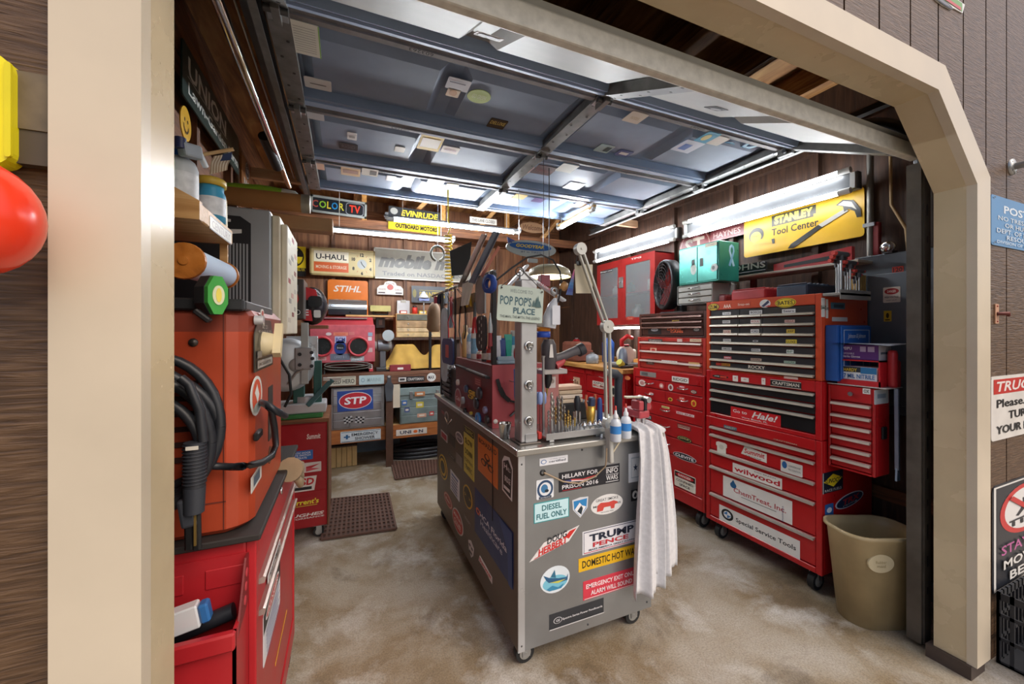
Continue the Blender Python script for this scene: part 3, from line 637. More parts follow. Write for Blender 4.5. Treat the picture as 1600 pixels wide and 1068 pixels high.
B().lathe((2.445, 1.013, 1.1345), [(0, 0), (.014, 0), (.015, .01), (.015, .12), (.008, .13), (0, .13)], M('a8282e', .4, 0, .08), n=16).build('cap', e)
e = E('pry_bar', 'grey flat pry bar hanging beside the side locker', 'pry bar', (2.44, 1.0, .9))
B().bar((2.415, 1.0, 1.13), (2.42, 1.0, .74), .012, .018, M('7f91a8', .35, .7, .15), (0, 1, 0), .002).build('shank', e)
B().prism(fr('y', (2.42, .996, .72)), [(-.008, .03), (.008, .03), (.018, -.03), (-.012, -.03)], -.008, 0, M('93b0cc', .3, .6, .1)).build('claw', e)
# T-handle hex key rack
e = E('hex_key_rack', 'grey steel rack of T-handle hex keys on the orange chest', 'rack', (2.46, 1.17, 1.565))
B().box(2.295, 2.57, 1.17, 1.25, 1.585, 1.60, M('9b9a96', .4, .5), .002).box(2.295, 2.57, 1.17, 1.173, 1.565, 1.615, M('a8a7a2', .4, .5), .001).build('tray', e)
for i in range(9):
    x = 2.335 + .027 * i; y = 1.187 + .024 * (i % 3); h = .185 - .013 * i; r = .005 - .0003 * i
    t = E('hex_key', 'T-handle hex key with grey and red grip in the rack, ' + ['tallest, nearest the aisle', 'second from the aisle', 'third from the aisle', 'fourth from the aisle', 'middle one of the nine', 'fourth from the wall', 'third from the wall', 'second from the wall', 'shortest, nearest the wall'][i], 'hex key', (x, y, 1.6005), 'T-handle hex keys in the rack')
    B().cyl((x, y, 1.601), (x, y, 1.601 + h), r, STEEL(), None, 8).build('shaft', t)
    w = .05 - .003 * i
    B().cyl((x - w, y, 1.601 + h + .012), (x + w, y, 1.601 + h + .012), .013 - .0006 * i, M('4a4c52', .5), None, 10).cyl((x, y, 1.601 + h - .02), (x, y, 1.601 + h + .012), .011 - .0005 * i, M('4a4c52', .5), None, 10).build('grip', t)
    b = B()
    for s in (-1, 1): B().cyl((x + s * w, y, 1.601 + h + .012), (x + s * (w + .018), y, 1.601 + h + .012), .0128 - .0006 * i, M('d5483f', .45), .010 - .0006 * i, 10).build('grip_end', t)
# shelf above the orange chest and its clutter
e = E('wall_shelf', 'long pale wall shelf under the yellow tool sign', 'shelf', (2.7, 1.7, 1.79))
B().box(2.6, 2.79, 1.24, 2.12, 1.785, 1.80, M('b5aa98', .5, 0, .1), .002).build('board', e)
for y in (1.3, 1.95): B().box(2.77, 2.79, y, y + .04, 1.6, 1.785, M('7c1a1c', .5)).build('bracket', e)
B().box(2.76, 2.79, 1.22, 1.26, 1.58, 2.02, M('7c1a1c', .5), .004).build('end_upright', e)
e = E('letter_block_sign', 'white raised letter strip on the wall shelf left of the red level', 'sign', (2.66, 1.95, 1.80))
B().box(2.62, 2.75, 1.77, 2.10, 1.8005, 1.825, BLACK(), .003).build('base', e)
b = B(); f = fr('x', (2.635, 1.92, 1.855)); vs, fs = text_mesh('JOHNS', .05, 0)
b.text(f, 'JOHNS', 0, 0, .28, .055, .004, M('d8d8d2', .5, 0, 0), .05); b.box(2.636, 2.65, 1.78, 2.06, 1.8255, 1.882, M('22262b', .5)); b.build('lettering', e)
e = E('spirit_level', 'red spirit level case leaning on the wall shelf under the yellow sign', 'level', (2.65, 1.5, 1.8))
B().prism(fr('x', (2.64, 1.53, 1.8005)), [(-.2, 0), (.24, 0), (.24, .085), (-.2, .05)][::1], -.03, 0, M('b7252a', .35, 0, .1)).build('case', e)
B().prism(fr('x', (2.639, 1.53, 1.8005)), [(-.13, .018), (.18, .026), (.18, .05), (-.13, .036)], 0, .004, BLACK()).build('grip', e)
for k, (y0, y1, hx, nm, lb) in enumerate(((1.62, 1.86, 'a72428', 'case', 'red ribbed tool case lying on the orange chest'), (1.9, 1.96, '7a2324', 'pouch', 'dark red pouch beside the ribbed red case on the orange chest'), (1.38, 1.56, '22384e', 'case', 'dark navy case with grey label on the orange chest'))):
    e = E('tool_case' if nm == 'case' else 'tool_pouch', lb, nm, (2.5, (y0 + y1) / 2, 1.602))
    B().box(2.4, 2.68, y0, y1, 1.603, 1.675 - .02 * (k == 1), M(hx, .5, 0, .2), .012).build('shell', e)
    b = B()
    for j in range(6): b.box(2.4 + .04 * j, 2.415 + .04 * j, y0 + .01, y1 - .01, 1.674 - .02 * (k == 1), 1.68 - .02 * (k == 1), M(hx, .5, 0, .25), .002)
    b.build('ribs', e)
e = E('brush_bundle', 'tan bristle brush standing behind the hex keys', 'brush', (2.68, 1.27, 1.603)); B().box(2.63, 2.72, 1.255, 1.30, 1.603, 1.63, PINE_Y(), .003).build('block', e)
b = B()
for i in range(8): b.box(2.634 + .011 * i, 2.642 + .011 * i, 1.26, 1.295, 1.63, 1.72, M('c2a05c', .8, 0, .2))
b.build('bristles', e)
# yellow tool sign
sign('tool_sign', 'yellow Tool Center sign with hammer on the wall above the orange chest', 'sign', 'x', 2.775, (1163, 1351, 291, 403), 'd8aa16',
     Pg([(-.22, .14), (.14, .14), (.14, .2), (.16, .2), (.16, .40), (-.22, .40)], '2b2814'), T('STANLEY', -.03, .27, .33, .2, 'e8cc4a', .12), T('Tool Center', -.02, .0, .40, .17, '241e0e', .04),
     El(-.37, .02, .075, .19, '29261a'), El(-.375, -.03, .055, .14, 'd8c040'), T('STANLEY', -.375, .0, .08, .05, '241e0e', .02), Pg([(-.42, -.2), (-.2, -.26), (-.2, -.18), (-.32, -.1)], 'c9a824'), Pg([(-.21, -.28), (-.19, -.28), (-.19, -.16), (-.22, -.16)], '29261a'),
     Pg([(-.07, -.47), (-.045, -.38), (.18, -.07), (.21, -.14), (-.02, -.48)], '1d1b16'), Pg([(.18, -.07), (.21, -.14), (.40, .08), (.37, .14)], 'a9a79c'), Pg([(.31, .26), (.36, .34), (.43, .28), (.48, .06), (.485, -.1), (.455, -.1), (.44, .04), (.40, .12), (.37, .08), (.36, .2)], '26241d'), Pg([(.325, .255), (.365, .31), (.42, .25), (.455, .06), (.42, .14), (.37, .2)], 'b7b5a8'),
     t=.003)
# electrical panel by the post
e = E('breaker_panel', 'grey electrical breaker panel on the wall behind the dark post', 'electrical panel', (2.78, 1.1, 1.3))
B().box(2.74, 2.795, .9, 1.33, .95, 1.83, M('5d646b', .45, .3, .1), .004).build('box', e); B().box(2.73, 2.74, .95, 1.26, 1.0, 1.72, M('6a7178', .4, .3, .1), .003).build('door', e)
st(e, 'x', 2.7295, (1380, 1407, 447, 473), 'e2d6ca', Pg(ell(.42, .2, 0, .22), 'b3262a'), T('DANGER', 0, .22, .5, .16, 'f0e0d8', .03), T('HIGH VOLTAGE', 0, -.15, .8, .12, '333333', .02), T('KEEP OUT', 0, -.36, .6, .08, '555555'))
st(e, 'x', 2.7295, (1381, 1393, 485, 502), 'd8b22c', El(0, .05, .2, .25, '332a10'), Rc(-.3, -.4, .3, -.3, '332a10')); st(e, 'x', 2.7395, (1394, 1412, 415, 427), 'b8301f', T('120', 0, 0, .8, .7, '2a1410', .05)); B().box(2.722, 2.73, 1.02, 1.05, 1.42, 1.48, M('4a3c34', .5), .002).build('latch', e)
e = E('conduit', 'grey metal conduit rising along the wall at the end of the yellow sign', 'conduit', (2.75, 1.33, 1.9)); B().cyl((2.765, 1.262, 1.83), (2.765, 1.262, 2.55), .016, M('7d7a74', .45, .5), None, 12).build('pipe', e); B().box(2.745, 2.80, 1.235, 1.289, 2.0, 2.02, STEEL()).build('clamp', e)
e = E('conduit', 'tan cable looping down to the grey electrical panel', 'cable', (2.75, 1.1, 1.9)); B().tube([(2.77, 1.1, 1.83), (2.75, 1.1, 1.95), (2.77, 1.17, 2.1), (2.78, 1.18, 2.5)], .008, M('a8895c', .6), 8).build('sheath', e)
B().cyl((2.75, 1.0, 1.83), (2.75, 1.0, 2.5), .02, M('6e6a66', .5, .4), None, 12).build('pipe', e)
e = E('knob_fitting', 'round chrome fitting on top of the grey electrical panel', 'fitting', (2.75, 1.17, 1.85)); B().lathe((2.73, 1.17, 1.865), [(0, -.02), (.03, -.02), (.034, -.01), (.03, .01), (.014, .02), (0, .02)], CHROME(), (-1, 0, 0)).build('dial', e); B().box(2.73, 2.79, 1.15, 1.19, 1.83, 1.845, DSTEEL()).build('base', e)
# waste bin
e = E('waste_bin', 'dirty beige plastic wastebasket with oval label beside the red chests', 'bin', (2.378, 1.082, 0))
f = Fr((2.378, 1.082, 0), (CT, -ST, 0), (ST, CT, 0)); b = B(); m = M('b3a078', .45, 0, .3, 4); ring = []
for z, w, d, inset in ((0, .27, .17, 0), (.0, .28, .18, 0), (.42, .345, .225, 0), (.43, .365, .245, 0), (.445, .365, .245, 0), (.445, .345, .225, 0), (.40, .335, .215, 0), (.02, .27, .17, 0)):
    ring.append([f.p(x, y, z) for x, y in rr(w, d, .085, 6)])
n = len(ring[0]); vs = [p for r in ring for p in r]
b.add(vs, [(i * n + j, i * n + (j + 1) % n, (i + 1) * n + (j + 1) % n, (i + 1) * n + j) for i in range(len(ring) - 1) for j in range(n)], m, True)
b.add(ring[0], [tuple(range(n))[::-1]], m); b.add(ring[-1], [tuple(range(n))], m); b.build('tub', e)
g = Fr(f.p(-.055, -.1075, .325), f.r, (0, .0, 1)); b = B(); b.prism(g, ell(.06, .042), -.004, .004, M('cbbd98', .5, 0, .1)); art(b, g, .1, .07, [T('Rubber', 0, .1, .5, .2, 'a08f66'), T('maid', 0, -.15, .4, .2, 'a08f66')], .0045); b.build('label', e)
# --- second stack
FB = 2.30
cab = chest('roller_cabinet', 'red roller cabinet with the DANGER CONFINED SPACE sticker', FB, 2.76, 1.985, 2.72, .135, 1.09, 'ae151a', .075,
            [(.94, 1.012, [0, .5, 1]), (.84, .937, [0, .5, 1]), (.73, .837), (.595, .727), (.46, .592), (.23, .457)], chrome=True, post=.02)
for y in (2.06, 2.64):
    for x in (FB + .07, 2.68): caster(cab, x, y, .055)
XB = FB - .0005; DB = FB + .0035
st(cab, 'x', XB, (1050, 1076, 587, 599), 'e8e4dc', T('RIDGID', 0, 0, .85, .55, '22201f', .03)); st(cab, 'x', XB, (1000, 1025, 579, 590), '8a8480', Rc(-.4, -.3, 0, .3, '5a5654'))
for a, bg, it, sh in (((1052, 1088, 702, 726), 'e9e9ea', [El(0, 0, .48, .45, '23242a'), T('CLEVITE', 0, 0, .8, .42, 'f0f0f0', .06)], 'e'), ((1058, 1081, 678, 694), '15171a', [El(0, 0, .45, .42, 'd8c878'), El(0, 0, .42, .38, '1c2418'), T('LOTUS', 0, .1, .6, .3, 'dfd08a', .05)], 'e'),
                      ((1054, 1087, 733, 772), 'e6e0d2', [Rc(-.48, .12, .48, .46, '1f1a1a'), Pg(ell(.42, .14, 0, .29), 'c3262c'), T('DANGER', 0, .29, .6, .14, 'f2e6e0', .05), T('CONFINED', 0, -.06, .8, .15, '222222', .02), T('SPACE', 0, -.3, .5, .15, '222222', .02)], 'r'),
                      ((1056, 1086, 641, 653), 'c01f26', [Rc(-.46, -.4, .46, .4, 'e6d8d4'), T('BIG END', 0, 0, .82, .5, 'a81c24', .05)], 's'), ((1058, 1080, 660, 674), '8a2626', [T('SPEEDMASTER', 0, .1, .85, .3, 'd8c8b8'), Rc(-.4, -.35, .4, -.15, 'c8b8a8')], 's'),
                      ((1005, 1018, 646, 656), '26262a', [T('YETI', 0, 0, .8, .6, 'f0f0f0', .05)], 's'), ((998, 1009, 592, 604), 'e2d2c8', [El(0, 0, .3, .3, 'b8807a')], 'e'), ((1030, 1037, 598, 607), 'd8908a', [El(0, 0, .25, .25, 'f0e0d8')], 'e'), ((1044, 1052, 599, 611), 'd6cfc9', [El(0, 0, .25, .3, '883a3a')], 'e'),
                      ((1060, 1071, 601, 607), 'c02a30', [T('AED', 0, 0, .7, .6, 'f0e8e8', .03)], 's'), ((1079, 1089, 608, 616), '2a2a2e', [El(0, 0, .4, .35, 'c8a8a0'), T('FRAM', 0, 0, .5, .4, '333333')], 'e'), ((1044, 1051, 620, 627), 'd8b040', [El(0, 0, .3, .3, '6a4a20')], 'e'), ((1061, 1070, 619, 626), 'd84a3a', [T('STP', 0, 0, .7, .5, 'f0e8d8', .03)], 's'),
                      ((1080, 1088, 624, 636), 'e0b83a', [Pg([(0, .35), (.35, .1), (.2, -.35), (-.2, -.35), (-.35, .1)], 'c83a24')], 'e'), ((1034, 1046, 633, 639), 'd8cf88', [T('Edelbrock', 0, 0, .8, .5, '8a3a2a')], 's'), ((1006, 1020, 625, 643), 'b8302f', [El(0, 0, .36, .36, 'd8a090'), El(0, 0, .2, .2, 'b03030')], 'e'), ((1014, 1021, 612, 618), 'd8a8a0', [], 'e')):
    st(cab, 'x', DB, a, bg, *it, shape=sh)
up = chest('tool_chest', 'red three drawer chest directly under the brown chest', FB + .03, 2.74, 2.0, 2.70, 1.092, 1.355, 'b0322a', .03,
           [(1.25, 1.322), (1.172, 1.248), (1.10, 1.17)], pull='d6c6bc')
XU = FB + .03
for a, bg, it in (((1013, 1035, 529, 535), '5a4a48', [T('Craftsman', 0, 0, .8, .5, 'c8c0b8')]), ((1058, 1066, 529, 534), 'd8b8b0', []), ((1078, 1096, 529, 534), 'd8c0a0', [T('CRAFTS', 0, 0, .7, .5, '8a4a30')])): st(up, 'x', XU - .0005, a, bg, *it)
for a, bg, it in (((1016, 1026, 543, 550), 'd8a890', [El(0, 0, .3, .3, 'b02a2a')]), ((1010, 1022, 560, 570), '6a4a44', [Rc(-.3, -.3, .3, .3, 'a09088')]), ((1034, 1058, 562, 569), 'e2dcd6', [T('CAREPARTNER', 0, 0, .9, .6, '4a4440', .03)]), ((1076, 1093, 565, 576), 'd0a870', [T('rust', 0, 0, .6, .4, 'a07840')])): st(up, 'x', XU + .0035, a, bg, *it)
brn = chest('tool_chest', 'dark brown four drawer chest on top of the red three drawer chest', FB + .04, 2.74, 2.0, 2.69, 1.357, 1.55, '4a2a24', .022,
            [(1.487, 1.526), (1.447, 1.485), (1.37, 1.445)], pull='6a4a40')
XN = FB + .0435
for a, bg, it in (((1041, 1069, 512, 520), '3e1a16', [T('CRANE', -.05, .22, .8, .42, 'f06a3a', .06), T('CAMS', .1, -.25, .7, .42, 'f06a3a', .06)]), ((1013, 1033, 510, 522), '1c1c20', [El(0, .1, .28, .22, 'b8b8c0'), T('Ford', 0, .1, .3, .2, '222233')]), ((1083, 1094, 511, 518), '201a1a', [El(0, 0, .4, .35, 'a8a8a8'), T('Ford', 0, 0, .4, .3, '222222')]), ((1048, 1063, 499, 504), '4a2a24', [T('JEGS', 0, 0, .8, .7, 'e8c83a', .05)]), ((1024, 1034, 491, 496), '4a2a24', [T('Craft', 0, 0, .8, .5, 'c87a70')])): st(brn, 'x', XN, a, bg, *it)
# fan on the brown chest
fx, fy, fz = 2.47, 2.50, 1.79; ax = V((-.92, .39, 0)).normalized()
e = E('drum_fan', 'black floor fan with blade cage standing on the brown chest', 'fan', (fx, fy, 1.55))
b = B(); b.lathe((fx, fy, fz), [(.195, -.05), (.205, -.04), (.208, .03), (.2, .045), (.185, .045), (.185, -.05), (.195, -.05)], BLACK(), ax, 36); b.build('shroud', e)
b = B()
r0 = ax.orthogonal().normalized(); r1 = ax.cross(r0)
for k in range(1, 8): b.tube([V((fx, fy, fz)) + ax * (.05 + .02 * (1 - k / 8)) + (r0 * math.cos(t) + r1 * math.sin(t)) * .024 * k for t in [2 * PI * i / 28 for i in range(29)]], .0018, M('232427', .4, .3), 5)
for k in range(12):
    t = 2 * PI * k / 12; b.tube([V((fx, fy, fz)) + ax * .07 + (r0 * math.cos(t) + r1 * math.sin(t)) * .02, V((fx, fy, fz)) + ax * .05 + (r0 * math.cos(t) + r1 * math.sin(t)) * .19], .002, M('232427', .4, .3), 5)
b.build('grille', e)
for k in range(4):
    t = 2 * PI * k / 4 + .4; rad = r0 * math.cos(t) + r1 * math.sin(t); tan = ax.cross(rad); c = V((fx, fy, fz))
    b = B(); vs = [c + rad * .03 - tan * .02 + ax * .01, c + rad * .03 + tan * .02 - ax * .01, c + rad * .17 + tan * .08 - ax * .02, c + rad * .17 - tan * .03 + ax * .03]
    b.add(vs + [v + ax * .003 for v in vs], [(0, 1, 2, 3), (7, 6, 5, 4), (0, 4, 5, 1), (1, 5, 6, 2), (2, 6, 7, 3), (3, 7, 4, 0)], M('6a1f22', .4, 0, .1)); b.build('blade', e)
b = B(); b.lathe((fx, fy, fz), [(0, -.23), (.06, -.22), (.072, -.19), (.072, -.06), (.05, -.04), (0, -.04)], M('15181f', .35), ax, 24); b.build('motor', e)
b = B(); g = Fr(V((fx, fy, fz)) - ax * .13 + V((-ax.y, ax.x, 0)).normalized() * -.0725 * -1, -ax, (0, 0, 1)); b.prism(g, rr(.07, .05, .004), 0, .001, M('c8ccd0', .4)); b.build('label', e)
b = B(); base = V((fx, fy, 1.552)) - ax * .12
b.box(base.x - .13, base.x + .13, base.y - .13, base.y + .11, 1.551, 1.566, BLACK(), .005); b.box(base.x - .03, base.x + .03, base.y - .03, base.y + .03, 1.566, fz - .06, BLACK(), .004); b.build('stand', e)
# small drawer chest and green cabinet
gd = chest('parts_chest', 'grey three drawer parts chest under the green cabinet', 2.37, 2.62, 1.98, 2.3, 1.604, 1.75, '9a9a94', .008, [(1.702, 1.742), (1.658, 1.70), (1.612, 1.655)], 'a8a79f', chrome=True, post=.008, cat='parts chest')
e = E('steel_cabinet', 'small green two door steel cabinet with awareness ribbon on its side', 'cabinet', (2.46, 2.1, 1.752))
TEAL = M('2b8f80', .3, .3, .12)
B().box(2.36, 2.56, 1.92, 2.27, 1.752, 2.03, TEAL, .004).build('body', e)
for y0, y1 in ((1.93, 2.092), (2.096, 2.26)):
    d = B().box(2.354, 2.36, y0, y1, 1.762, 2.02, M('3a9488', .25, .4, .12), .002).build('door', e)
    yy = y1 - .035 if y0 < 2 else y0 + .035
    B().box(2.3525, 2.355, yy - .014, yy + .014, 1.87, 1.93, BLACK()).build('handle', d)
st(e, 'x', 2.3535, (1102, 1120, 377, 387), 'd8c8a8', Rc(-.3, -.1, .3, .1, 'a89878')); st(e, 'x', 2.3535, (1079, 1088, 411, 430), 'd8e0d8', El(0, .1, .3, .3, 'b8c4b8'), shape='e'); st(e, 'x', 2.3535, (1110, 1122, 410, 425), 'c8ccc8', El(-.1, 0, .2, .25, '444444'), shape=[(-.5, -.2), (-.2, -.5), (.3, -.4), (.5, 0), (.2, .5), (-.3, .4)])
b = B(); c, w, h = spot('y', 1.9195, 1134, 1152, 377, 421); f = fr('y', c)
for s, hx in ((1, '7cb8d8'), (-1, 'a8d4e8')):
    pts = [(-s * .032, -.07), (-s * .012, -.075), (s * .028, .03), (s * .022, .065), (0, .08), (0, .062), (s * .01, .05), (s * .012, .032)]
    b.prism(f, pts if s > 0 else pts[::-1], 0, .0012 + .0004 * (s > 0), M(hx, .4, 0, 0))
b.build('sticker', e, 'pale blue awareness ribbon sticker')
sign('round_sign', 'round maroon sign half hidden behind the green cabinet', 'sign', 'x', 2.785, (1062, 1112, 360, 412), '6d2420', El(0, 0, .46, .46, 'a8988a'), El(0, 0, .44, .44, '74282a'), T('ST', 0, .05, .6, .4, 'b8a898', .06), shape='e', wh=(.34, .34))
sign('name_sign', 'dark red metal nameplate between green cabinet and yellow sign', 'sign', 'x', 2.786, (1115, 1158, 355, 372), '6a2024', T('HAYNES', 0, 0, .8, .5, 'b89a94', .02), wh=(.3, .09))
# red wall cabinet with two glass doors
e = E('wall_cabinet', 'red wall cabinet with two scratched clear doors under the fluorescent strip', 'cabinet', (2.7, 3.2, 1.48))
y0, y1, z0, z1, x0 = 2.74, 3.62, 1.47, 2.13, 2.56; m = M('a32422', .35, 0, .15)
B().box(x0 + .2, 2.79, y0, y1, z0, z1, m).box(x0 + .01, x0 + .2, y0, y0 + .012, z0, z1, m).box(x0 + .01, x0 + .2, y1 - .012, y1, z0, z1, m).box(x0 + .01, x0 + .2, y0, y1, z1 - .012, z1, m).box(x0 + .01, x0 + .2, y0, y1, z0, z0 + .012, m).box(x0 + .02, x0 + .2, y0 + .012, y1 - .012, 1.78, 1.79, m).build('body', e)
ym = (y0 + y1) / 2 + .02
for a, c in ((y0, ym), (ym + .002, y1)):
    d = B()
    for q in ((a, c, z1 - .07, z1), (a, c, z0, z0 + .07), (a, a + .06, z0 + .07, z1 - .07), (c - .06, c, z0 + .07, z1 - .07)): d.box(x0, x0 + .01, *q, m)
    d = d.build('door', e)
    B().box(x0 + .003, x0 + .006, a + .06, c - .06, z0 + .07, z1 - .07, M('9fa6a8', .12, 0, 0, 1, 0, .35)).build('glass_pane', d)
b = B().box(x0 - .012, x0, ym - .03, ym + .035, 1.84, 1.95, STEEL(), .003).cyl((x0 - .012, ym, 1.9), (x0 - .03, ym, 1.9), .012, CHROME()); b.build('latch', e)
st(e, 'x', x0 - .0005, (985, 1003, 399, 407), 'a32422', T('TPG', 0, 0, .9, .8, 'e8dcd4', .06)); st(e, 'x', x0 + .002, (937, 957, 420, 428), '2a2626', T('Snap-on', 0, 0, .95, .7, 'f0f0f0', .05, .3)); st(e, 'x', x0 - .0005, (979, 990, 494, 500), 'b8402f', T('Tool', 0, 0, .6, .5, 'e0b0a0'))
for k, (y, z, s) in enumerate(((2.9, 1.8, .1), (3.1, 1.5, .13), (3.35, 1.5, .1), (3.45, 1.8, .07), (3.2, 1.8, .08))):
    tag(B().lathe((2.68, y, z - (.008 if z < 1.7 else 0) + (.0 if z < 1.7 else -.008)), [(0, 0), (s * .45, 0), (s * .45, s), (s * .2, s * 1.2), (s * .2, s * 1.4), (0, s * 1.4)], M(['c8c4b8', '8a8478', 'b86a4a', 'd8d4c8', '6a7a84'][k], .3, .3), n=14).build('jar'),
        'jar inside the red wall cabinet, ' + ['pale, upper shelf near the fan', 'largest, grey, bottom shelf', 'orange, bottom shelf', 'small pale one, upper shelf', 'blue-grey, upper shelf'][k], 'jar', 'jars inside the red wall cabinet')
# rear bench on the right with red cabinets
e = E('work_counter', 'wooden counter along the wall beyond the red chests', 'workbench', (2.5, 3.5, 1.05))
B().box(2.22, 2.79, 2.76, 4.3, 1.03, 1.07, PINE_Y(), .004).build('top', e); B().box(2.75, 2.79, 2.76, 4.3, 1.07, 1.12, PINE_Y()).build('backboard', e)
for k, (a, c, lb) in enumerate(((2.77, 3.39, 'red drawer cabinet under the wooden counter, next to the red roller cabinet'), (3.40, 3.85, 'red drawer cabinet in the middle under the wooden counter'), (3.86, 4.25, 'red drawer cabinet at the far end of the wooden counter'))):
    q = chest('drawer_cabinet', lb, 2.25, 2.75, a, c, .002, 1.029, 'a8161b', .06, [(.80, .965), (.64, .795), (.42, .635), (.08, .415)], post=.02, chrome=True)
    if k == 0:
        for bx, bg, it, sh in (((933, 951, 578, 592), 'd8c8c0', [El(0, 0, .44, .42, 'b03030'), T('NGK', 0, 0, .6, .4, 'f0e8e0', .04)], 'e'), ((950, 962, 578, 588), 'd88a6a', [], 's'), ((926, 944, 594, 608), 'd8d0c0', [T('EXPO', 0, .25, .8, .3, '222222', .05), T('MILLER', 0, -.15, .9, .35, 'c0302a', .06)], 'r'), ((975, 985, 586, 594), 'd87a4a', [], 'e'), ((915, 926, 571, 578), 'e07060', [T('USA', 0, 0, .8, .6, 'f0e0e0')], 's'), ((955, 962, 602, 620), 'd8d0b8', [El(0, 0, .3, .35, '333333')], 'r')): st(q, 'x', 2.2535, bx, bg, *it, shape=sh)
    if k == 1:
        for bx, bg, it, sh in (((892, 909, 573, 583), 'd83020', [T('MOMO', 0, 0, .85, .6, 'f0d83a', .06)], 's'), ((896, 906, 588, 604), 'c8a888', [T('Sa', 0, 0, .6, .4, '5a3020', .02)], 's'), ((884, 909, 602, 612), 'a8161b', [T('www.Tools.com', 0, 0, .95, .5, 'd8c85a', .03)], 's')): st(q, 'x', 2.2535, bx, bg, *it, shape=sh)
# ================================================================ LEFT SIDE
# red service cart with the welder on top
CX = -.20
e = E('service_cart', 'red service cart under the welder with open side bin', 'tool cart', (-.4, 1.5, .1)); m = M('b3222a', .35, 0, .18, 4)
B().box(-.62, CX - .02, 1.12, 1.9, .12, .9, m, .006).box(CX - .022, CX, 1.12, 1.15, .12, .9, m, .003).box(CX - .022, CX, 1.87, 1.9, .12, .9, m, .003).box(CX - .022, CX, 1.15, 1.87, .848, .9, m, .003).box(CX - .022, CX, 1.15, 1.87, .12, .2, m, .003).build('body', e)
B().box(-.63, CX + .012, 1.10, 1.91, .9, .916, M('2b2624', .7, 0, .2), .003).build('top_mat', e)
for za, zb in ((.765, .846), (.685, .762)):
    d = B().box(CX - .02, CX - .004, 1.152, 1.868, za, zb, m, .002).build('drawer', e)
    B().prism(fr('y', (0, 1.155, 0)), [(CX - .004, za), (CX + .012, za + .002), (CX + .014, za + .016), (CX + .008, za + .018), (CX - .004, za + .012)][::-1], -.71, 0, M('b6a8a0', .35, .5, .15)).build('drawer_pull', d)
B().box(CX - .018, CX - .004, 1.152, 1.868, .205, .68, m, .004).build('door', e)
B().lathe((CX, 1.5, .872), [(0, .0), (.012, 0), (.012, .006), (0, .007)], CHROME(), (1, 0, 0), 14).build('lock', e)
b = B()   # open bin on the street side
b.box(-.62, -.215, 1.0, 1.003, .35, .765, m).box(-.62, -.215, 1.0, 1.119, .35, .355, m).box(-.222, -.215, 1.0, 1.119, .35, .765, m).box(-.62, -.613, 1.0, 1.119, .35, .765, m).box(-.62, -.215, .985, 1.003, .728, .766, m, .004).box(-.62, -.215, 1.116, 1.1195, .35, .87, m)
for x in (-.56, -.42, -.30): b.box(x, x + .08, 1.113, 1.117, .80, .845, m, .004)
b.build('side_bin', e)
b = B(); f = fr('X', (-.214, 1.06, .79)); b.prism(f, [(-.05, -.05), (.055, -.03), (.055, .08), (.03, .08)], -.004, 0, M('7a2426', .4, 0, .2)); b.build('bracket', e)
for k in range(3): B().prism(f, ell(.01, .01, .015 + .008 * k, -.01 + .028 * k, 14), .0002, .001, M('c9424a', .5)).build('bracket_hole', e)
XF = CX - .003
st(e, 'X', XF, (411, 437, 873, 1046), 'e8e8ea', Rc(-.5, .12, .5, .5, '26262a'), Pg(ell(.40, .15, 0, .31), 'f0ece8'), Pg(ell(.36, .12, 0, .31), 'c8302c'), T('DANGER', 0, .31, .6, .12, 'f0e8e4', .05), *[Rc(-.4, .04 - .075 * j, .4 - .1 * (j % 2), .065 - .075 * j, '4a5a9a') for j in range(7)])
st(e, 'X', XF, (430, 448, 952, 1040), 'dca32a', Pg([(-.3, -.4), (.1, -.4), (-.1, 0)], '22201c'), T('WARNING', .05, .2, .7, .2, '22201c', .03)); st(e, 'X', CX + .0005, (420, 436, 850, 905), 'd8d4d2', T('CRAFTSMAN', 0, 0, .9, .6, '333333', .03), wh=(.22, .03))
for x, y in ((-.26, 1.84), (-.26, 1.2), (-.56, 1.2), (-.56, 1.84)): caster(e, x, y, .05)
b = B(); b.bar((-.6, 1.03, .742), (-.29, 1.045, .792), .03, .05, M('e4e7ea', .3, .2, .06), bev=.003)
e2 = E('chrome_level', 'shiny silver bar lying in the red cart’s open side bin'.replace('’', "'"), 'level', (-.45, 1.05, .7)); b.build('bar', e2); B().bar((-.2895, 1.045, .792), (-.272, 1.046, .795), .028, .042, M('2d6aa8', .4), bev=.004).build('end_cap', e2)
tag(B().cyl((-.5, 1.09, .69), (-.24, 1.095, .75), .018, M('20242c', .4)).build('torch_tube'), 'dark round tube beside the silver bar in the side bin', 'tube')
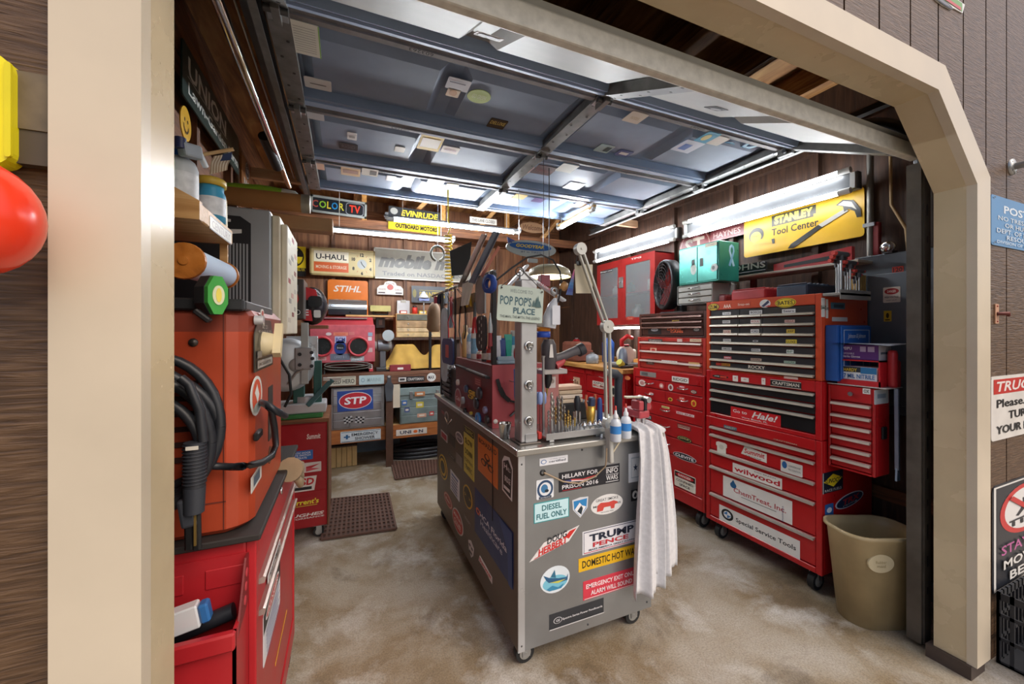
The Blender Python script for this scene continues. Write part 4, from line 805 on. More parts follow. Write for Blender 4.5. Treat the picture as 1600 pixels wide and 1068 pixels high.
# the welder
e = E('welding_machine', 'big faded red welding machine standing on the service cart', 'welder', (-.42, 1.4, .917))
WM = M('b24628', .36, .1, .28, 4); WM2 = M('8f3c28', .5, .1, .4, 6)
wx0, wx1, wy0, wy1 = -.625, -.212, 1.125, 1.655
def loop(z, ins=0., c=.05): return [V((x, y, z)) for x, y in ((wx0 + ins, wy0 + ins), (wx1 - c - ins * .4, wy0 + ins), (wx1 - c * .55 - ins, wy0 + c * .2 + ins), (wx1 - c * .2 - ins, wy0 + c * .55 + ins), (wx1 - ins, wy0 + c + ins), (wx1 - ins, wy1 - c - ins), (wx1 - c * .3 - ins, wy1 - c * .3 - ins), (wx1 - c - ins, wy1 - ins), (wx0 + ins, wy1 - ins))]
b = B()
for z0, z1, i0, i1, mm in ((.918, .93, .012, .0, WM), (.93, 1.0, 0, 0, WM), (1.0, 1.40, 0, 0, WM), (1.40, 1.44, 0, .0, WM2), (1.44, 1.463, .0, .018, WM2), (1.463, 1.472, .018, .04, WM2)):
    a, c = loop(z0, i0), loop(z1, i1); n = len(a); b.add(a + c, [(j, (j + 1) % n, n + (j + 1) % n, n + j) for j in range(n)], mm)
b.add(loop(1.472, .04), [tuple(range(9))], WM2).add(loop(.918, .012), [tuple(range(9))[::-1]], WM)
b.build('housing', e)
B().box(wx0, -.225, 1.116, 1.135, 1.45, 1.478, M('26282b', .5, .2, .2), .004).box(-.235, -.222, 1.13, 1.5, 1.452, 1.476, M('3a3a3c', .5, .2), .004).build('top_rail', e)
b = B().box(wx0, wx1 - .05, 1.1235, 1.1245, .995, .998, M('6a2a1c', .6)).box(wx1 - .0555, wx1 - .0535, 1.1235, 1.125, .93, 1.45, M('5a2418', .6)); b.build('panel_seam', e)
b = B()
for k in range(6): b.box(-.6, -.315, 1.1215, 1.1245, 1.10 + .035 * k, 1.112 + .035 * k, M('3a1712', .7))
b.build('louver_grille', e)
B().lathe((-.325, 1.1245, 1.375), [(0, .004), (.009, .003), (.01, 0)], M('4a4440', .4, .7), (0, -1, 0), 10).build('bolt', e)
c, w, h = spot('X', wx1, 396, 425, 497, 582); f = fr('X', c + V((.0005, 0, 0))); b = B()
b.prism(f, [(-w / 2, -h / 2), (w / 2, -h / 2), (w / 2, h / 2 - .04), (w / 2 - .04, h / 2), (-w / 2 + .04, h / 2), (-w / 2, h / 2 - .04)], 0, .002, M('4a4846', .35, .6, .3)); art(b, f, w, h, [Pg([(.36 * math.cos(t), -.05 + .38 * math.sin(t)) for t in [PI * i / 12 for i in range(13)]] + [(.26 * math.cos(t), -.05 + .28 * math.sin(t)) for t in [PI * (12 - i) / 12 for i in range(13)]], '2a2a2a'), T('AC 225', 0, .35, .3, .08, 'c8c4bc'), T('40 60 75 90 105', 0, .26, .7, .05, 'd0ccc4'), Rc(-.4, -.45, .4, -.3, 'a8a49c'), T('LINCOLN ELECTRIC', 0, -.38, .7, .06, '4a2a20'), Rc(-.42, -.25, -.2, -.12, '8a8680'), Rc(.1, -.25, .42, -.12, '8a8680')], .0026)
b.build('dial_plate', e)
kc = PX(409, 537, wx1); b = B(); b.lathe(kc, [(0, .03), (.028, .028), (.034, .003), (.034, 0)], M('d9caa2', .45), (1, 0, 0), 18); kf = fr('X', kc + V((.028, 0, 0)), -.5); b.prism(kf, [(-.014, -.035), (.014, -.035), (.01, .06), (-.01, .06)], 0, .02, M('d9caa2', .45)); b.build('dial_knob', e)
kc = PX(398, 500, wx1); B().cyl(kc, kc + V((.02, 0, .0)), .012, M('d0d4d8', .1, .3)).build('indicator_lamp', e)
XW = wx1 + .0005
st(e, 'X', XW, (391, 409, 583, 657), 'dfe0da', Pg(ell(.38, .42), 'd8552f'), Pg([(-.2, .1), (.0, .3), (.2, 0), (.05, -.2), (-.1, 0)], 'e8e4dc'), Pg(ell(.3, .12, 0, -.3), 'b8c4c0'), shape='e')
st(e, 'X', XW, (407, 412, 482, 496), 'd8d4cc', El(0, 0, .3, .3, 'b04030'), shape='e'); st(e, 'X', XW, (419, 426, 600, 690), '2c2a28', Rc(-.3, -.4, .3, .1, '6a655c')); st(e, 'X', XW, (392, 408, 722, 772), 'dcd8d0', Rc(-.3, -.3, .3, .3, '5a6a7a'), T('WARNING', 0, .38, .7, .1, '333333')); st(e, 'X', XW, (419, 424, 693, 728), '5a3a28', shape='e')
b = B(); p = PX(399, 679, wx1); b.box(wx1, wx1 + .012, p.y - .03, p.y + .03, p.z - .01, p.z + .01, BLACK(), .003); b.build('power_switch', e)
e = E('welding_lead', 'thick black welding cable coiled on the welder’s flank with electrode holder'.replace('’', "'"), 'cable', (-.38, 1.08, 1.1)); m = M('22252b', .42, 0, .15)
for k, (cx, cz, rx, rz, y) in enumerate(((-.385, 1.19, .118, .155, 1.1), (-.39, 1.17, .10, .15, 1.085), (-.375, 1.16, .095, .135, 1.075), (-.40, 1.18, .13, .13, 1.105), (-.37, 1.135, .08, .115, 1.065))):
    B().tube([(cx + rx * math.cos(t), y + .006 * math.sin(2 * t + k), cz + rz * math.sin(t) - .01 * math.cos(t)) for t in [2 * PI * i / 36 for i in range(37)]], .011, m, 10).build('cable_loop', e)
hy = 1.045
def at(u, v, y=hy): return PY(u, v, y)
B().tube([at(318, 690), at(312, 640), at(295, 600), at(282, 590)], .0095, m, 10).build('holder_cable', e)
b = B(); b.tube([at(304, 690), at(304, 760)], .0195, M('2c2f36', .5), 16)
for k in range(12): b.lathe(at(304, 694 + k * 5.4), [(.0195, -.0015), (.0215, -.001), (.0215, .001), (.0195, .0015)], M('2c2f36', .5), n=16)
b.build('handle', e)
b = B(); b.tube([at(304, 760), at(303, 800)], [.0205, .019], M('363a42', .45), 12).bar(at(290, 778), at(298, 822), .02, .03, M('3a3e46', .45), (1, 0, 0), .006).build('guard', e)
for du in (-5, 7): B().bar(at(300 + du, 800), at(301 + du, 860), .012, .016, BLACK(), (1, 0, 0), .004).build('jaw', e)
B().bar(at(305, 802, 1.036), at(305, 852, 1.036), .004, .004, M('c8a860', .3, .8)).build('brass_strip', e)
B().prism(fr('y', at(300, 700, 1.022)), rr(.022, .008, .001), 0, .0006, M('d8d4c8', .5)).build('label', e)
e = E('ground_lead', 'black cable drooping from the welder’s dial face'.replace('’', "'"), 'cable', (-.2, 1.3, 1.2))
def q(u, v, x): return PX(u, v, x)
B().tube([q(407, 628, -.21), q(414, 630, -.19), q(424, 640, -.185), q(429, 668, -.18), q(431, 695, -.185), q(425, 712, -.19), q(410, 722, -.196), q(392, 726, -.20), q(380, 728, -.203), at(365, 729, 1.10), at(340, 728, 1.10), at(310, 726, 1.10)], .0085, m, 10).build('cable', e)
B().tube([q(407, 628, -.21), q(420, 634, -.17), q(436, 644, -.15), q(446, 650, -.17)], .0085, m, 10).build('plug_cable', e)
e = E('work_light', 'green and black octagonal work light clipped on the welder', 'work light', (-.28, 1.1, 1.45))
wc = PY(341, 461, 1.08); n_ = V((.72, -.68, .05)).normalized(); wf_ = Fr(wc, V((0, 0, 1)).cross(n_), V((0, 0, 1)))
oc = [(.025 * math.cos(PI / 8 + PI * i / 4), .048 * math.sin(PI / 8 + PI * i / 4)) for i in range(8)]
B().prism(wf_, oc, -.045, -.012, M('23262a', .5)).build('case', e); B().prism(wf_, [(x * .95, y * .97) for x, y in oc], -.012, 0, M('3f9e42', .4, 0, .1)).build('bezel', e)
b = B(); b.prism(wf_, ell(.013, .022), .0002, .002, M('d8dcb8', .2)); b.prism(wf_, ell(.006, .016), .002, .003, M('e8d860', .2)); b.build('lens', e)
B().bar(wf_.p(-.03, -.035, -.03), wf_.p(-.012, -.06, -.008), .02, .012, BLACK(), bev=.003).build('clip', e)
# shelf above the welder
e = E('wood_shelf', 'thick wooden shelf with a name plate above the paper roll', 'shelf', (-.48, 1.35, 1.675))
B().box(-.65, -.33, 1.18, 1.49, 1.675, 1.72, PINE_X(), .003).build('board', e)
B().prism(fr('y', (0, 1.178, 0)), [(-.65, 1.674), (-.328, 1.674), (-.328, 1.72), (-.41, 1.765), (-.65, 1.80)], -.02, 0, PINE_X()).build('end_board', e)
st(e, 'X', -.3298, (326, 362, 336, 382), 'dcd8cc', T('CENTURY', 0, 0, .85, .6, 'a89a94', .04), Rc(-.5, .42, .5, .5, '888888'), Rc(-.5, -.5, .5, -.42, '888888'), wh=(.21, .036), name='plate')
e = E('paper_towel_roll', 'pale blue paper towel roll on a wooden holder under the shelf', 'paper roll', (-.345, 1.3, 1.57))
B().cyl((-.35, 1.16, 1.567), (-.35, 1.46, 1.575), .038, M('b9cbe0', .8, 0, .04), None, 28).build('paper_roll', e); B().lathe((-.35, 1.158, 1.567), [(0, .014), (.010, .014), (.010, .011), (.042, .012), (.044, .006), (.042, 0), (0, 0)], wood('turned_wood', [(.2, '7a4418'), (.5, 'b06a28'), (.8, 'c88440')], (6, 2, 6), .35), (0, -1, 0), 24, False).build('end_disc', e)
B().lathe((-.35, 1.462, 1.575), [(0, 0), (.042, 0), (.042, .012), (0, .012)], wood('turned_wood', []), (0, 1, 0), 24).build('end_disc', e); B().box(-.36, -.34, 1.475, 1.485, 1.575, 1.675, PINE_X()).build('holder_arm', e)
def bottle(name, label, cat, x, y, z, r, h, hexc, cap, neck=.35, label_hex=None, group=None, sq=False, caph=.18, rough=.3):
    """A bottle, jar or can: body with shoulder, label band and cap."""
    e = E(name, label, cat, (x, y, z), group); k = 1 - caph
    B().lathe((x, y, z + .0005), [(0, 0), (r * .92, 0), (r, .004), (r, h * k * .78), (r * .85, h * k * .9), (r * neck, h * k), (0, h * k)], M(hexc, rough, 0, .08), n=14 if not sq else 4).build('body', e)
    B().lathe((x, y, z), [(0, h * k), (r * neck * 1.15, h * k), (r * neck * 1.15, h * .97), (r * neck, h), (0, h)], M(cap, .4, 0, .06), n=12).build('cap', e)
    if label_hex: B().lathe((x, y, z), [(r * 1.012, h * .15), (r * 1.012, h * .55)], M(label_hex, .5, 0, .25, 40), n=14 if not sq else 4).build('label', e)
    return e
bottle('cleaner_jug', 'grey plastic jug with blue cap on the shelf above the paper roll', 'bottle', -.40, 1.29, 1.72, .038, .17, 'c2c8cc', '1f62b8', .4, 'd8dce0')
bottle('spray_bottle', 'green and clear spray bottle on the shelf end beside the beige post', 'spray bottle', -.425, 1.22, 1.72, .034, .17, '9ab088', '3a4a7a', .4, 'c8d0c4')
bottle('wipes_can', 'blue and white can with yellow cap at the far end of the wood shelf', 'can', -.365, 1.41, 1.72, .036, .13, '3f9ac0', 'c8a83c', .9, 'e0e4e8')
tag(B().tube([(-.35, 1.45, 1.722), (-.352, 1.452, 1.80), (-.36, 1.45, 1.86)], [.016, .016, .006], M('b89c50', .4, 0, .15), 10).build('glue_bottle'), 'tan glue bottle leaning beside the blue can on the shelf', 'bottle')
e = E('trigger_head', 'grey trigger sprayer lying over the bottles on the wood shelf', 'sprayer', (-.42, 1.25, 1.89)); pa, pb = PY(282, 232, 1.24), PY(312, 240, 1.28)
B().bar(pa, pb, .028, .035, M('98a2ac', .4), bev=.006).build('head', e); B().bar(pb, PY(322, 262, 1.3), .012, .012, M('c8ced2', .3, .3), bev=.002).build('trigger', e); B().cyl(pa, V((pa.x, pa.y, 1.89)), .012, M('28305a', .4)).build('collar', e)
e = E('small_flag', 'little stars and stripes flag on a wooden stick above the wood shelf', 'flag', (-.36, 1.42, 1.95))
p0, p1 = PY(318, 241, 1.42), PY(365, 233, 1.42); B().cyl(p0, p1, .0055, M('d8b888', .5), None, 8).build('stick', e)
b = B(); d = (p1 - p0).normalized(); N = 12
for i in range(13):
    for j in range(N):
        pass
fl = lambda s, t: p1 - d * (.004 + .05 * s) + V((0, .006 * math.sin(6 * t + 2 * s), -.008 - .052 * t)) - d * (.012 * t)
for i in range(13):
    s0, s1 = i / 13, (i + 1) / 13
    for j in range(N):
        t0, t1 = j / N, (j + 1) / N; cant = s0 < 7 / 13 and t0 < .4
        st_hex = 'e4dccc' if i % 2 else 'b8a48c'
        b.add([fl(s0, t0), fl(s1, t0), fl(s1, t1), fl(s0, t1)], [(0, 1, 2, 3)], M('36466e' if cant else st_hex, .8, 0, 0))
b.build('flag_cloth', e)
# grey carton with the lamp picture, cream cabinet, tube, tan box
e = E('graphic_box', 'large grey box printed with a black appliance and slanted white lettering', 'box', (-.45, 2.0, 1.4))
B().box(-.645, -.274, 1.8, 2.24, 1.40, 1.88, M('a3aab0', .4, .2, .06), .004).build('carton', e)
f = fr('y', (-.274, 1.7996, 1.88)); b = B(); bk = M('1d2026', .5, 0, 0); wh = M('dfe2e2', .5, 0, 0); gy = M('a3aab0', .4, .2, 0)
b.flat(f, [(-.36, -.05), (-.16, -.035), (-.10, -.035), (-.065, -.06), (-.065, -.47), (-.36, -.47)], .0004, bk); b.flat(f, [(-.36, -.075), (-.13, -.06), (-.13, -.05), (-.16, -.047), (-.36, -.062)], .0008, wh)
b.flat(f, [(-.16, -.11), (-.095, -.10), (-.095, -.085), (-.16, -.09)], .0008, wh); b.flat(f, [(-.155, -.107), (-.13, -.104), (-.13, -.094), (-.155, -.095)], .0012, bk)
for k in range(6): b.flat(f, [(-.135 + .011 * k, -.47), (-.129 + .011 * k, -.47), (-.129 + .011 * k, -.14), (-.135 + .011 * k, -.14)], .0008, gy)
b.text(f, 'Beeper', -.165, -.33, .24, .032, .0012, wh, .05, .2, PI / 2); b.text(f, 'Decker', -.205, -.34, .24, .032, .0012, wh, .05, .2, PI / 2); b.build('lettering', e)
B().box(-.645, -.60, 1.9, 2.1, 1.36, 1.3995, WOOD_Y()).build('wall_cleat', e)
e = E('parts_cabinet', 'cream wall cabinet covered in small stickers behind the grey printed box', 'cabinet', (-.25, 2.05, 1.38))
B().box(-.2735, -.245, 1.83, 2.27, 1.41, 1.87, M('d8d0b8', .45, 0, .12), .004).build('body', e); B().box(-.245, -.222, 1.86, 2.22, 1.39, 1.845, M('ded8c4', .45, 0, .12), .004).build('door', e)
for k in range(14):
    y, z = 1.89 + (k % 3) * .1 + .02 * (k % 2), 1.44 + .028 * k; hx = ['c9bfae', '8a4038', 'b0a898', '9a9488', 'd0a090', 'c4c0b4', 'a03030'][k % 7]
    B().box(-.222, -.2212, y, y + .07, z, z + .02, M(hx, .5, 0, .2)).build('sticker', e)
e = E('cardboard_tube', 'long brown cardboard tube lying across above the grey printed box', 'tube', (-.4, 2.35, 2.08)); B().cyl((-.648, 2.35, 2.075), (-.215, 2.35, 2.08), .046, M('b9854f', .7, 0, .1), None, 24).build('tube_body', e); B().cyl((-.215, 2.35, 2.08), (-.174, 2.35, 2.08), .0475, M('a8a494', .35, .2, .3), None, 24).build('tape_end', e); B().box(-.645, -.5, 2.34, 2.36, 1.88, 2.03, WOOD_Z()).build('support', e)
tag(B().box(-.648, -.068, 2.5, 2.60, 1.98, 2.055, M('b4906a', .5, 0, .12), .004).build('tan_box'), 'long tan box under the cardboard tube next to the clock lamp', 'box')
e = E('lime_tool', 'lime green and grey long handle behind the cardboard tube', 'handle', (-.4, 2.45, 2.15)); B().tube([(-.648, 2.46, 2.15), (-.42, 2.46, 2.165), (-.32, 2.46, 2.16)], .022, M('8cc63a', .4), 12).build('grip', e); B().tube([(-.32, 2.46, 2.16), (-.26, 2.46, 2.155), (-.235, 2.46, 2.14)], [.023, .022, .012], M('c4c8c4', .4), 12).build('tip', e)
# signs on the left wall
def lsign(*a, **k): return sign(*a, **k)
lsign('garden_sign', 'long dark green Lawn-Garden-Farm sign up on the side wall', 'sign', 'X', -.62, (280, 371, 60, 230), '18332f', T('UNION', -.12, .16, .62, .38, 'dfe3dc', .05), T('Lawn-Garden-Farm', .02, -.24, .9, .22, 'dfe3dc', .035), Rc(-.44, -.06, .2, -.045, 'dfe3dc'), wh=(.92, .23), t=.006)
bpy.data.objects['garden_sign'].location = (-.62, 2.46, 2.49)
s_ = lsign('racing_sign', 'brown wooden RACING sign with round black badge after the long dark green sign', 'sign', 'X', -.622, (368, 398, 245, 300), '8a5a2e', Pg(ell(.17, .3, -.05, .16), '1c2028'), Pg(ell(.15, .26, -.05, .16), 'b8bcc0'), Pg(ell(.135, .235, -.05, .16), '1c2028'), T('Ford', -.05, .16, .16, .2, 'd8dcdc', .04, .3), T('RACING', .05, -.32, .8, .22, 'c8c4c0', .05), wh=(.34, .2), t=.01)
lsign('smiley_sign', 'yellow drop-shaped smiley face sign beneath the long dark green sign', 'sign', 'X', -.62, (280, 297, 170, 215), 'e2b02a', Pg(ell(.05, .06, -.12, .1, 12), '4a3410'), Pg(ell(.05, .06, .15, .1, 12), '4a3410'), Pg([(.25 * math.cos(t), -.05 + .25 * math.sin(t)) for t in [PI + PI * i / 8 for i in range(9)]] + [(.2 * math.cos(t), -.05 + .18 * math.sin(t)) for t in [2 * PI - PI * i / 8 for i in range(9)]], '4a3410'), shape=[(0, .62)] + [(.5 * math.cos(t), .5 * math.sin(t)) for t in [PI * .3 - 1.6 * PI * i / 16 for i in range(17)]][::1][::-1][::-1] if 0 else 'e', wh=(.12, .14))
# --- outside things on the left
e = E('yellow_float_case', 'bright yellow ribbed plastic case hanging on the cladding above the red buoy', 'case', (-.5, .7, 1.72))
c = PY(-14, 172, .715); f = fr('y', c); w2 = (PY(23, 172, .715) - c).x; 
B().prism(f, rr(2 * w2, .14, .018, 5), -.018, .008, M('f2e418', .35, 0, .06)).build('shell', e)
b = B()
for k in range(3): b.prism(f, rr(.008, .12, .003), .008, .013, M('e6d810', .35)) if k == 0 else b.prism(Fr(f.p(.014 * k - .007, 0), f.r, f.u), rr(.006, .12, .003), .008, .012, M('e6d810', .35))
b.build('ribs', e); B().tube([f.p(w2 * .4, -.075, 0), f.p(w2 * .5, -.1, 0), f.p(w2 * .95, -.105, 0), f.p(w2 * 1.0, -.12, 0)], .007, M('f2e418', .4), 8).build('strap', e)
R_ = .058; c = PY(50, 345, .64) - V((R_ * .88, 0, 0))
e = E('buoy', 'shiny orange-red round float ball hanging on the cladding', 'buoy', (c.x, c.y, c.z))
B().ball(c, R_, M('ee3d1e', .22, 0, .05), (1, 1, 1.15), 28).build('ball', e); B().tube([c + V((0, 0, R_ * 1.1)), c + V((.005, .02, .07))], .007, M('f2e418', .4), 8).build('rope', e)
# ================================================================ THE STEEL CART IN THE MIDDLE AND ITS TOOLS
KX0, KX1, KY0, KY1, KT = .646, 1.335, 1.454, 2.98, .928
SS = M('9da0a2', .34, .75, .12, 4); SSD = M('75706a', .4, .6, .2, 4)
e = cart = E('steel_cart', 'stainless steel rolling cart covered in stickers in the middle of the garage', 'cart', (1.0, 2.2, 0))
B().box(KX0 + .003, KX1, KY0 + .003, KY1, .10, .90, SSD, .003).build('body', e)
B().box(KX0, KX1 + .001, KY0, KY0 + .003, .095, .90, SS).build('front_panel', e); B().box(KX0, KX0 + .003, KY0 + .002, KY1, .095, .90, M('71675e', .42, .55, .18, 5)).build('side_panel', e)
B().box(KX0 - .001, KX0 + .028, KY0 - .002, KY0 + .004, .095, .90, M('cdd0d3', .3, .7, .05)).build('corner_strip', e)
B().box(KX0 - .02, 1.395, 1.425, 3.0, .90, KT, M('b4b3ae', .3, .8, .12, 6), .005).build('worktop', e)
for x, y in ((.70, 1.52), (1.27, 1.52), (.70, 2.9), (1.27, 2.9)): caster(e, x, y, .042)
for x, z in ((.66, .12), (.98, .115), (1.31, .125), (.66, .86), (.95, .885), (1.31, .86)): B().ball((x, KY0 - .001, z), .005, DSTEEL(), (1, .5, 1), 8).build('screw', e)
FY = KY0 - .0002
def fs(*a, **k): return st(cart, 'y', FY, *a, **k)
fs((843, 887, 710, 728), 'e6e8ec', El(-.36, 0, .1, .3, '6a8ab8'), El(-.36, 0, .07, .2, 'e6e8ec'), T('certified', .12, -.05, .6, .3, '6a6e78', .03), T('carefully chosen', .12, .25, .55, .16, '9a9ea8'))
fs((838, 865, 746, 781), 'e4e8ec', El(0, 0, .46, .46, '2c4a6e'), El(0, 0, .34, .34, 'e4e8ec'), El(-.05, .03, .2, .22, '3f7aa8'), El(.08, -.1, .12, .08, '20303e'), Rc(-.35, -.48, .35, -.36, '26364a'), T('PATRIOTS', 0, -.42, .55, .07, 'd8dce4'))
fs((873, 968, 723, 769), '1e1f26', T('HILLARY FOR', -.16, .27, .58, .22, 'e6e4e6', .035), T('PRISON 2016', -.16, -.27, .58, .22, 'e6e4e6', .035), Pg([(-.4, .02), (-.3, .08), (-.12, .0), (.1, .1), (.1, .04), (-.12, -.06), (-.3, .02), (-.4, -.04)], 'd04a4a'), Pg([(-.4, -.04), (-.3, .02), (-.12, -.06), (.1, .02), (.1, -.03), (-.12, -.12), (-.3, -.04), (-.4, -.1)], 'e8dcdc'), Rc(-.42, -.1, -.31, .06, '3a4a8a'), Rc(-.45, -.45, -.15, -.42, 'b8303a'), T('INFO', .36, .19, .2, .26, 'e8e8e8', .02), T('WARS', .36, -.18, .2, .26, 'e8e8e8', .02), Rc(.25, .36, .47, .39, 'e8e8e8'), Rc(.25, -.4, .47, -.37, 'e8e8e8'), Rc(.25, -.01, .47, .01, 'e8e8e8'), shape='s')
fs((834, 889, 776, 818), '3aa0a4', Rc(-.475, -.455, .475, .455, 'c9ecf2'), T('DIESEL', 0, .2, .56, .29, '2a7078', .05), T('FUEL ONLY', 0, -.2, .86, .29, '2a7078', .05), shape='s')
fs((894, 919, 774, 811), 'd8dce0', Pg([(-.42, .36), (.42, .4), (.38, -.05), (0, -.44), (-.38, -.05)], '2f86c4'), Pg([(-.36, -.05), (-.05, .25), (.1, .1), (.36, .0), (0, -.42)], 'f0f0f0'), Pg([(-.2, -.15), (.05, .1), (.15, -.05), (.05, -.35)], '26343e'), shape=[(-.5, .42), (0, .5), (.5, .46), (.46, -.05), (0, -.5), (-.46, -.05)])
fs((923, 973, 767, 808), 'e6e6e4', T('GREAT SMOKE', 0, .27, .7, .14, '5a5e60', .02), T('MOUNTAINS', 0, -.02, .86, .11, '5a5e60', .02), Pg([(-.32, -.28), (-.3, .02), (-.2, .14), (.05, .1), (.2, .14), (.32, .05), (.33, -.04), (.24, -.06), (.22, -.26), (.12, -.26), (.1, -.12), (-.1, -.12), (-.14, -.28)], 'cf4a40'), T('NATIONAL PARK', 0, -.36, .4, .06, '5a5e60'), shape='e')
fs((827, 905, 820, 878), 'e8e4e2', Pg([(.28, .06), (.44, .42), (.30, .36), (.20, .16)], 'd0302c'), Pg([(-.42, -.44), (.20, -.06), (.22, -.02), (-.40, -.40)], 'd0302c'), T('DOUG', .04, .22, .42, .24, '22242a', .04, .3, .16), T('HERBERT', -.04, -.08, .62, .27, 'd0302c', .06, .35, .22), shape=[(-.5, -.5), (.28, -.05), (.5, .5), (-.22, .12)])
fs((910, 999, 810, 867), 'e8e8ec', Rc(-.48, .43, .48, .46, '2c3654'), Rc(-.48, -.46, .48, -.43, 'c03a44'), Rc(-.48, -.46, -.475, .46, '2c3654'), T('TRUMP', .0, .16, .78, .32, '20283c', .08), T('PENCE', -.02, -.15, .62, .2, 'c02c36', .06), T('MAKE AMERICA GREAT AGAIN!', 0, -.34, .8, .08, '2c3654', .03), shape='s')
fs((904, 1006, 846, 894), 'e9b81c', T('DOMESTIC HOT WATER', .02, 0, .94, .56, '2a2414', .04), shape='s')
fs((911, 998, 883, 938), 'd2384a', T('EMERGENCY EXIT ONLY', 0, .19, .9, .25, 'f2dfe2', .05), T('ALARM WILL SOUND', 0, -.2, .74, .25, 'f2dfe2', .05), Rc(-.48, -.46, .48, -.43, 'f2dfe2'), shape='s')
fs((844, 890, 878, 932), 'e0eaf0', El(0, -.12, .42, .28, '7ac2d8'), Pg([(-.4, .26), (-.2, .12), (.1, .02), (.38, -.02), (.44, .1), (.42, -.14), (.1, -.16), (-.22, -.06), (-.3, .04)], '2c5e86'), Pg([(-.16, .14), (-.02, .38), (.02, .06)], '35708e'), Pg([(-.2, -.06), (.36, -.08), (.1, -.16)], 'c8c85a'), Pg([(-.3, -.3), (-.1, -.2), (.1, -.32), (.3, -.22), (.2, -.38), (-.2, -.38)], '3a8ab0'), shape='e')
fs((858, 943, 933, 985), '2e3136', Pg(ell(.075, .2, -.35, .0), 'd8d8da'), Pg(ell(.066, .175, -.35, .0), '2e3136'), T('GE', -.35, 0, .07, .15, 'd8d8da', .03), T('Spectra Series Power Panelboards', .1, -.02, .74, .17, 'e0e0e2', .03), Rc(-.5, -.5, .5, -.44, 'c8c8c8'), shape='s')
fs((982, 1001, 706, 754), 'dfe4e8', Rc(-.3, -.36, .4, .36, 'b8c4cc'), Rc(-.26, -.32, .36, .32, 'e4e8ea'), Pg([(.05 + (.2 if k % 2 == 0 else .08) * math.sin(PI * k / 5), .0 + (.14 if k % 2 == 0 else .055) * math.cos(PI * k / 5)) for k in range(10)], '2a3c5a'), shape='s')
fs((986, 998, 763, 783), '1c1d20', El(0, .05, .36, .36, 'd8d8d4'), Pg([(-.2, -.1), (.0, .25), (.2, .1), (.1, -.2)], '22242a'), shape='s')
LX = KX0 - .0002
def ls(*a, **k): return st(cart, 'x', LX, *a, **k)
ls((725, 741, 663, 753), 'cfc552', Rc(-.5, .36, .5, .5, '3c3a2c'), T('TRAFFIC', 0, .43, .8, .08, 'cfc552', .02), T('SLOW', 0, .2, .7, .12, '33321f', .03), T('DOWN', 0, -.02, .7, .12, '33321f', .03), T('PEDESTRIAN', 0, -.2, .8, .07, '44422a'), T('TRAFFIC', 0, -.35, .7, .1, '44422a', .02), shape='s')
ls((747, 778, 677, 765), 'cf7228', T('BIOHAZARD', 0, .36, .9, .13, '3a2412', .05), *[Pg([(.0 + .2 * math.cos(a) + .14 * math.cos(t), -.08 + .13 * math.sin(a) + .09 * math.sin(t)) for t in [2 * PI * i / 14 for i in range(15)]] + [(.0 + .22 * math.cos(a) + .09 * math.cos(t), -.08 + .145 * math.sin(a) + .06 * math.sin(t)) for t in [2 * PI - 2 * PI * i / 14 for i in range(15)]], '3a2412') for a in (PI / 2, PI * 7 / 6, PI * 11 / 6)], El(0, -.08, .06, .04, '3a2412'), shape='s')
ls((742, 802, 760, 921), '22396b', T('HCA Florida', .02, .05, .7, .12, 'dfe3ec', .03), T('Healthcare', -.02, -.11, .58, .12, 'cfd6e4', .01), *[El(-.38 + .045 * math.cos(a), .06 + .05 * math.sin(a), .02, .022, 'd86a3a') for a in [PI / 4 * i for i in range(8)]], Pg([(.2, .5), (.5, .5), (.5, -.5), (.42, -.5), (.4, .1)], '2a4680'), shape='s')
ls((785, 801, 706, 784), 'e0e0dc', Pg([(-.4, -.4), (.35, -.45), (.45, .25), (.1, .42), (-.4, .3)], '2c2a2c'), T('H', -.15, .22, .3, .14, 'e0e0dc', .04), T('BRIDGE', .05, -.08, .55, .14, 'e0e0dc', .03), T('HILLS', .2, .2, .3, .1, 'e0e0dc', .02), Rc(-.3, -.34, .3, -.26, 'e0e0dc'), shape=[(-.5, -.45), (.45, -.5), (.5, .3), (.2, .5), (-.3, .45), (-.5, .3)])
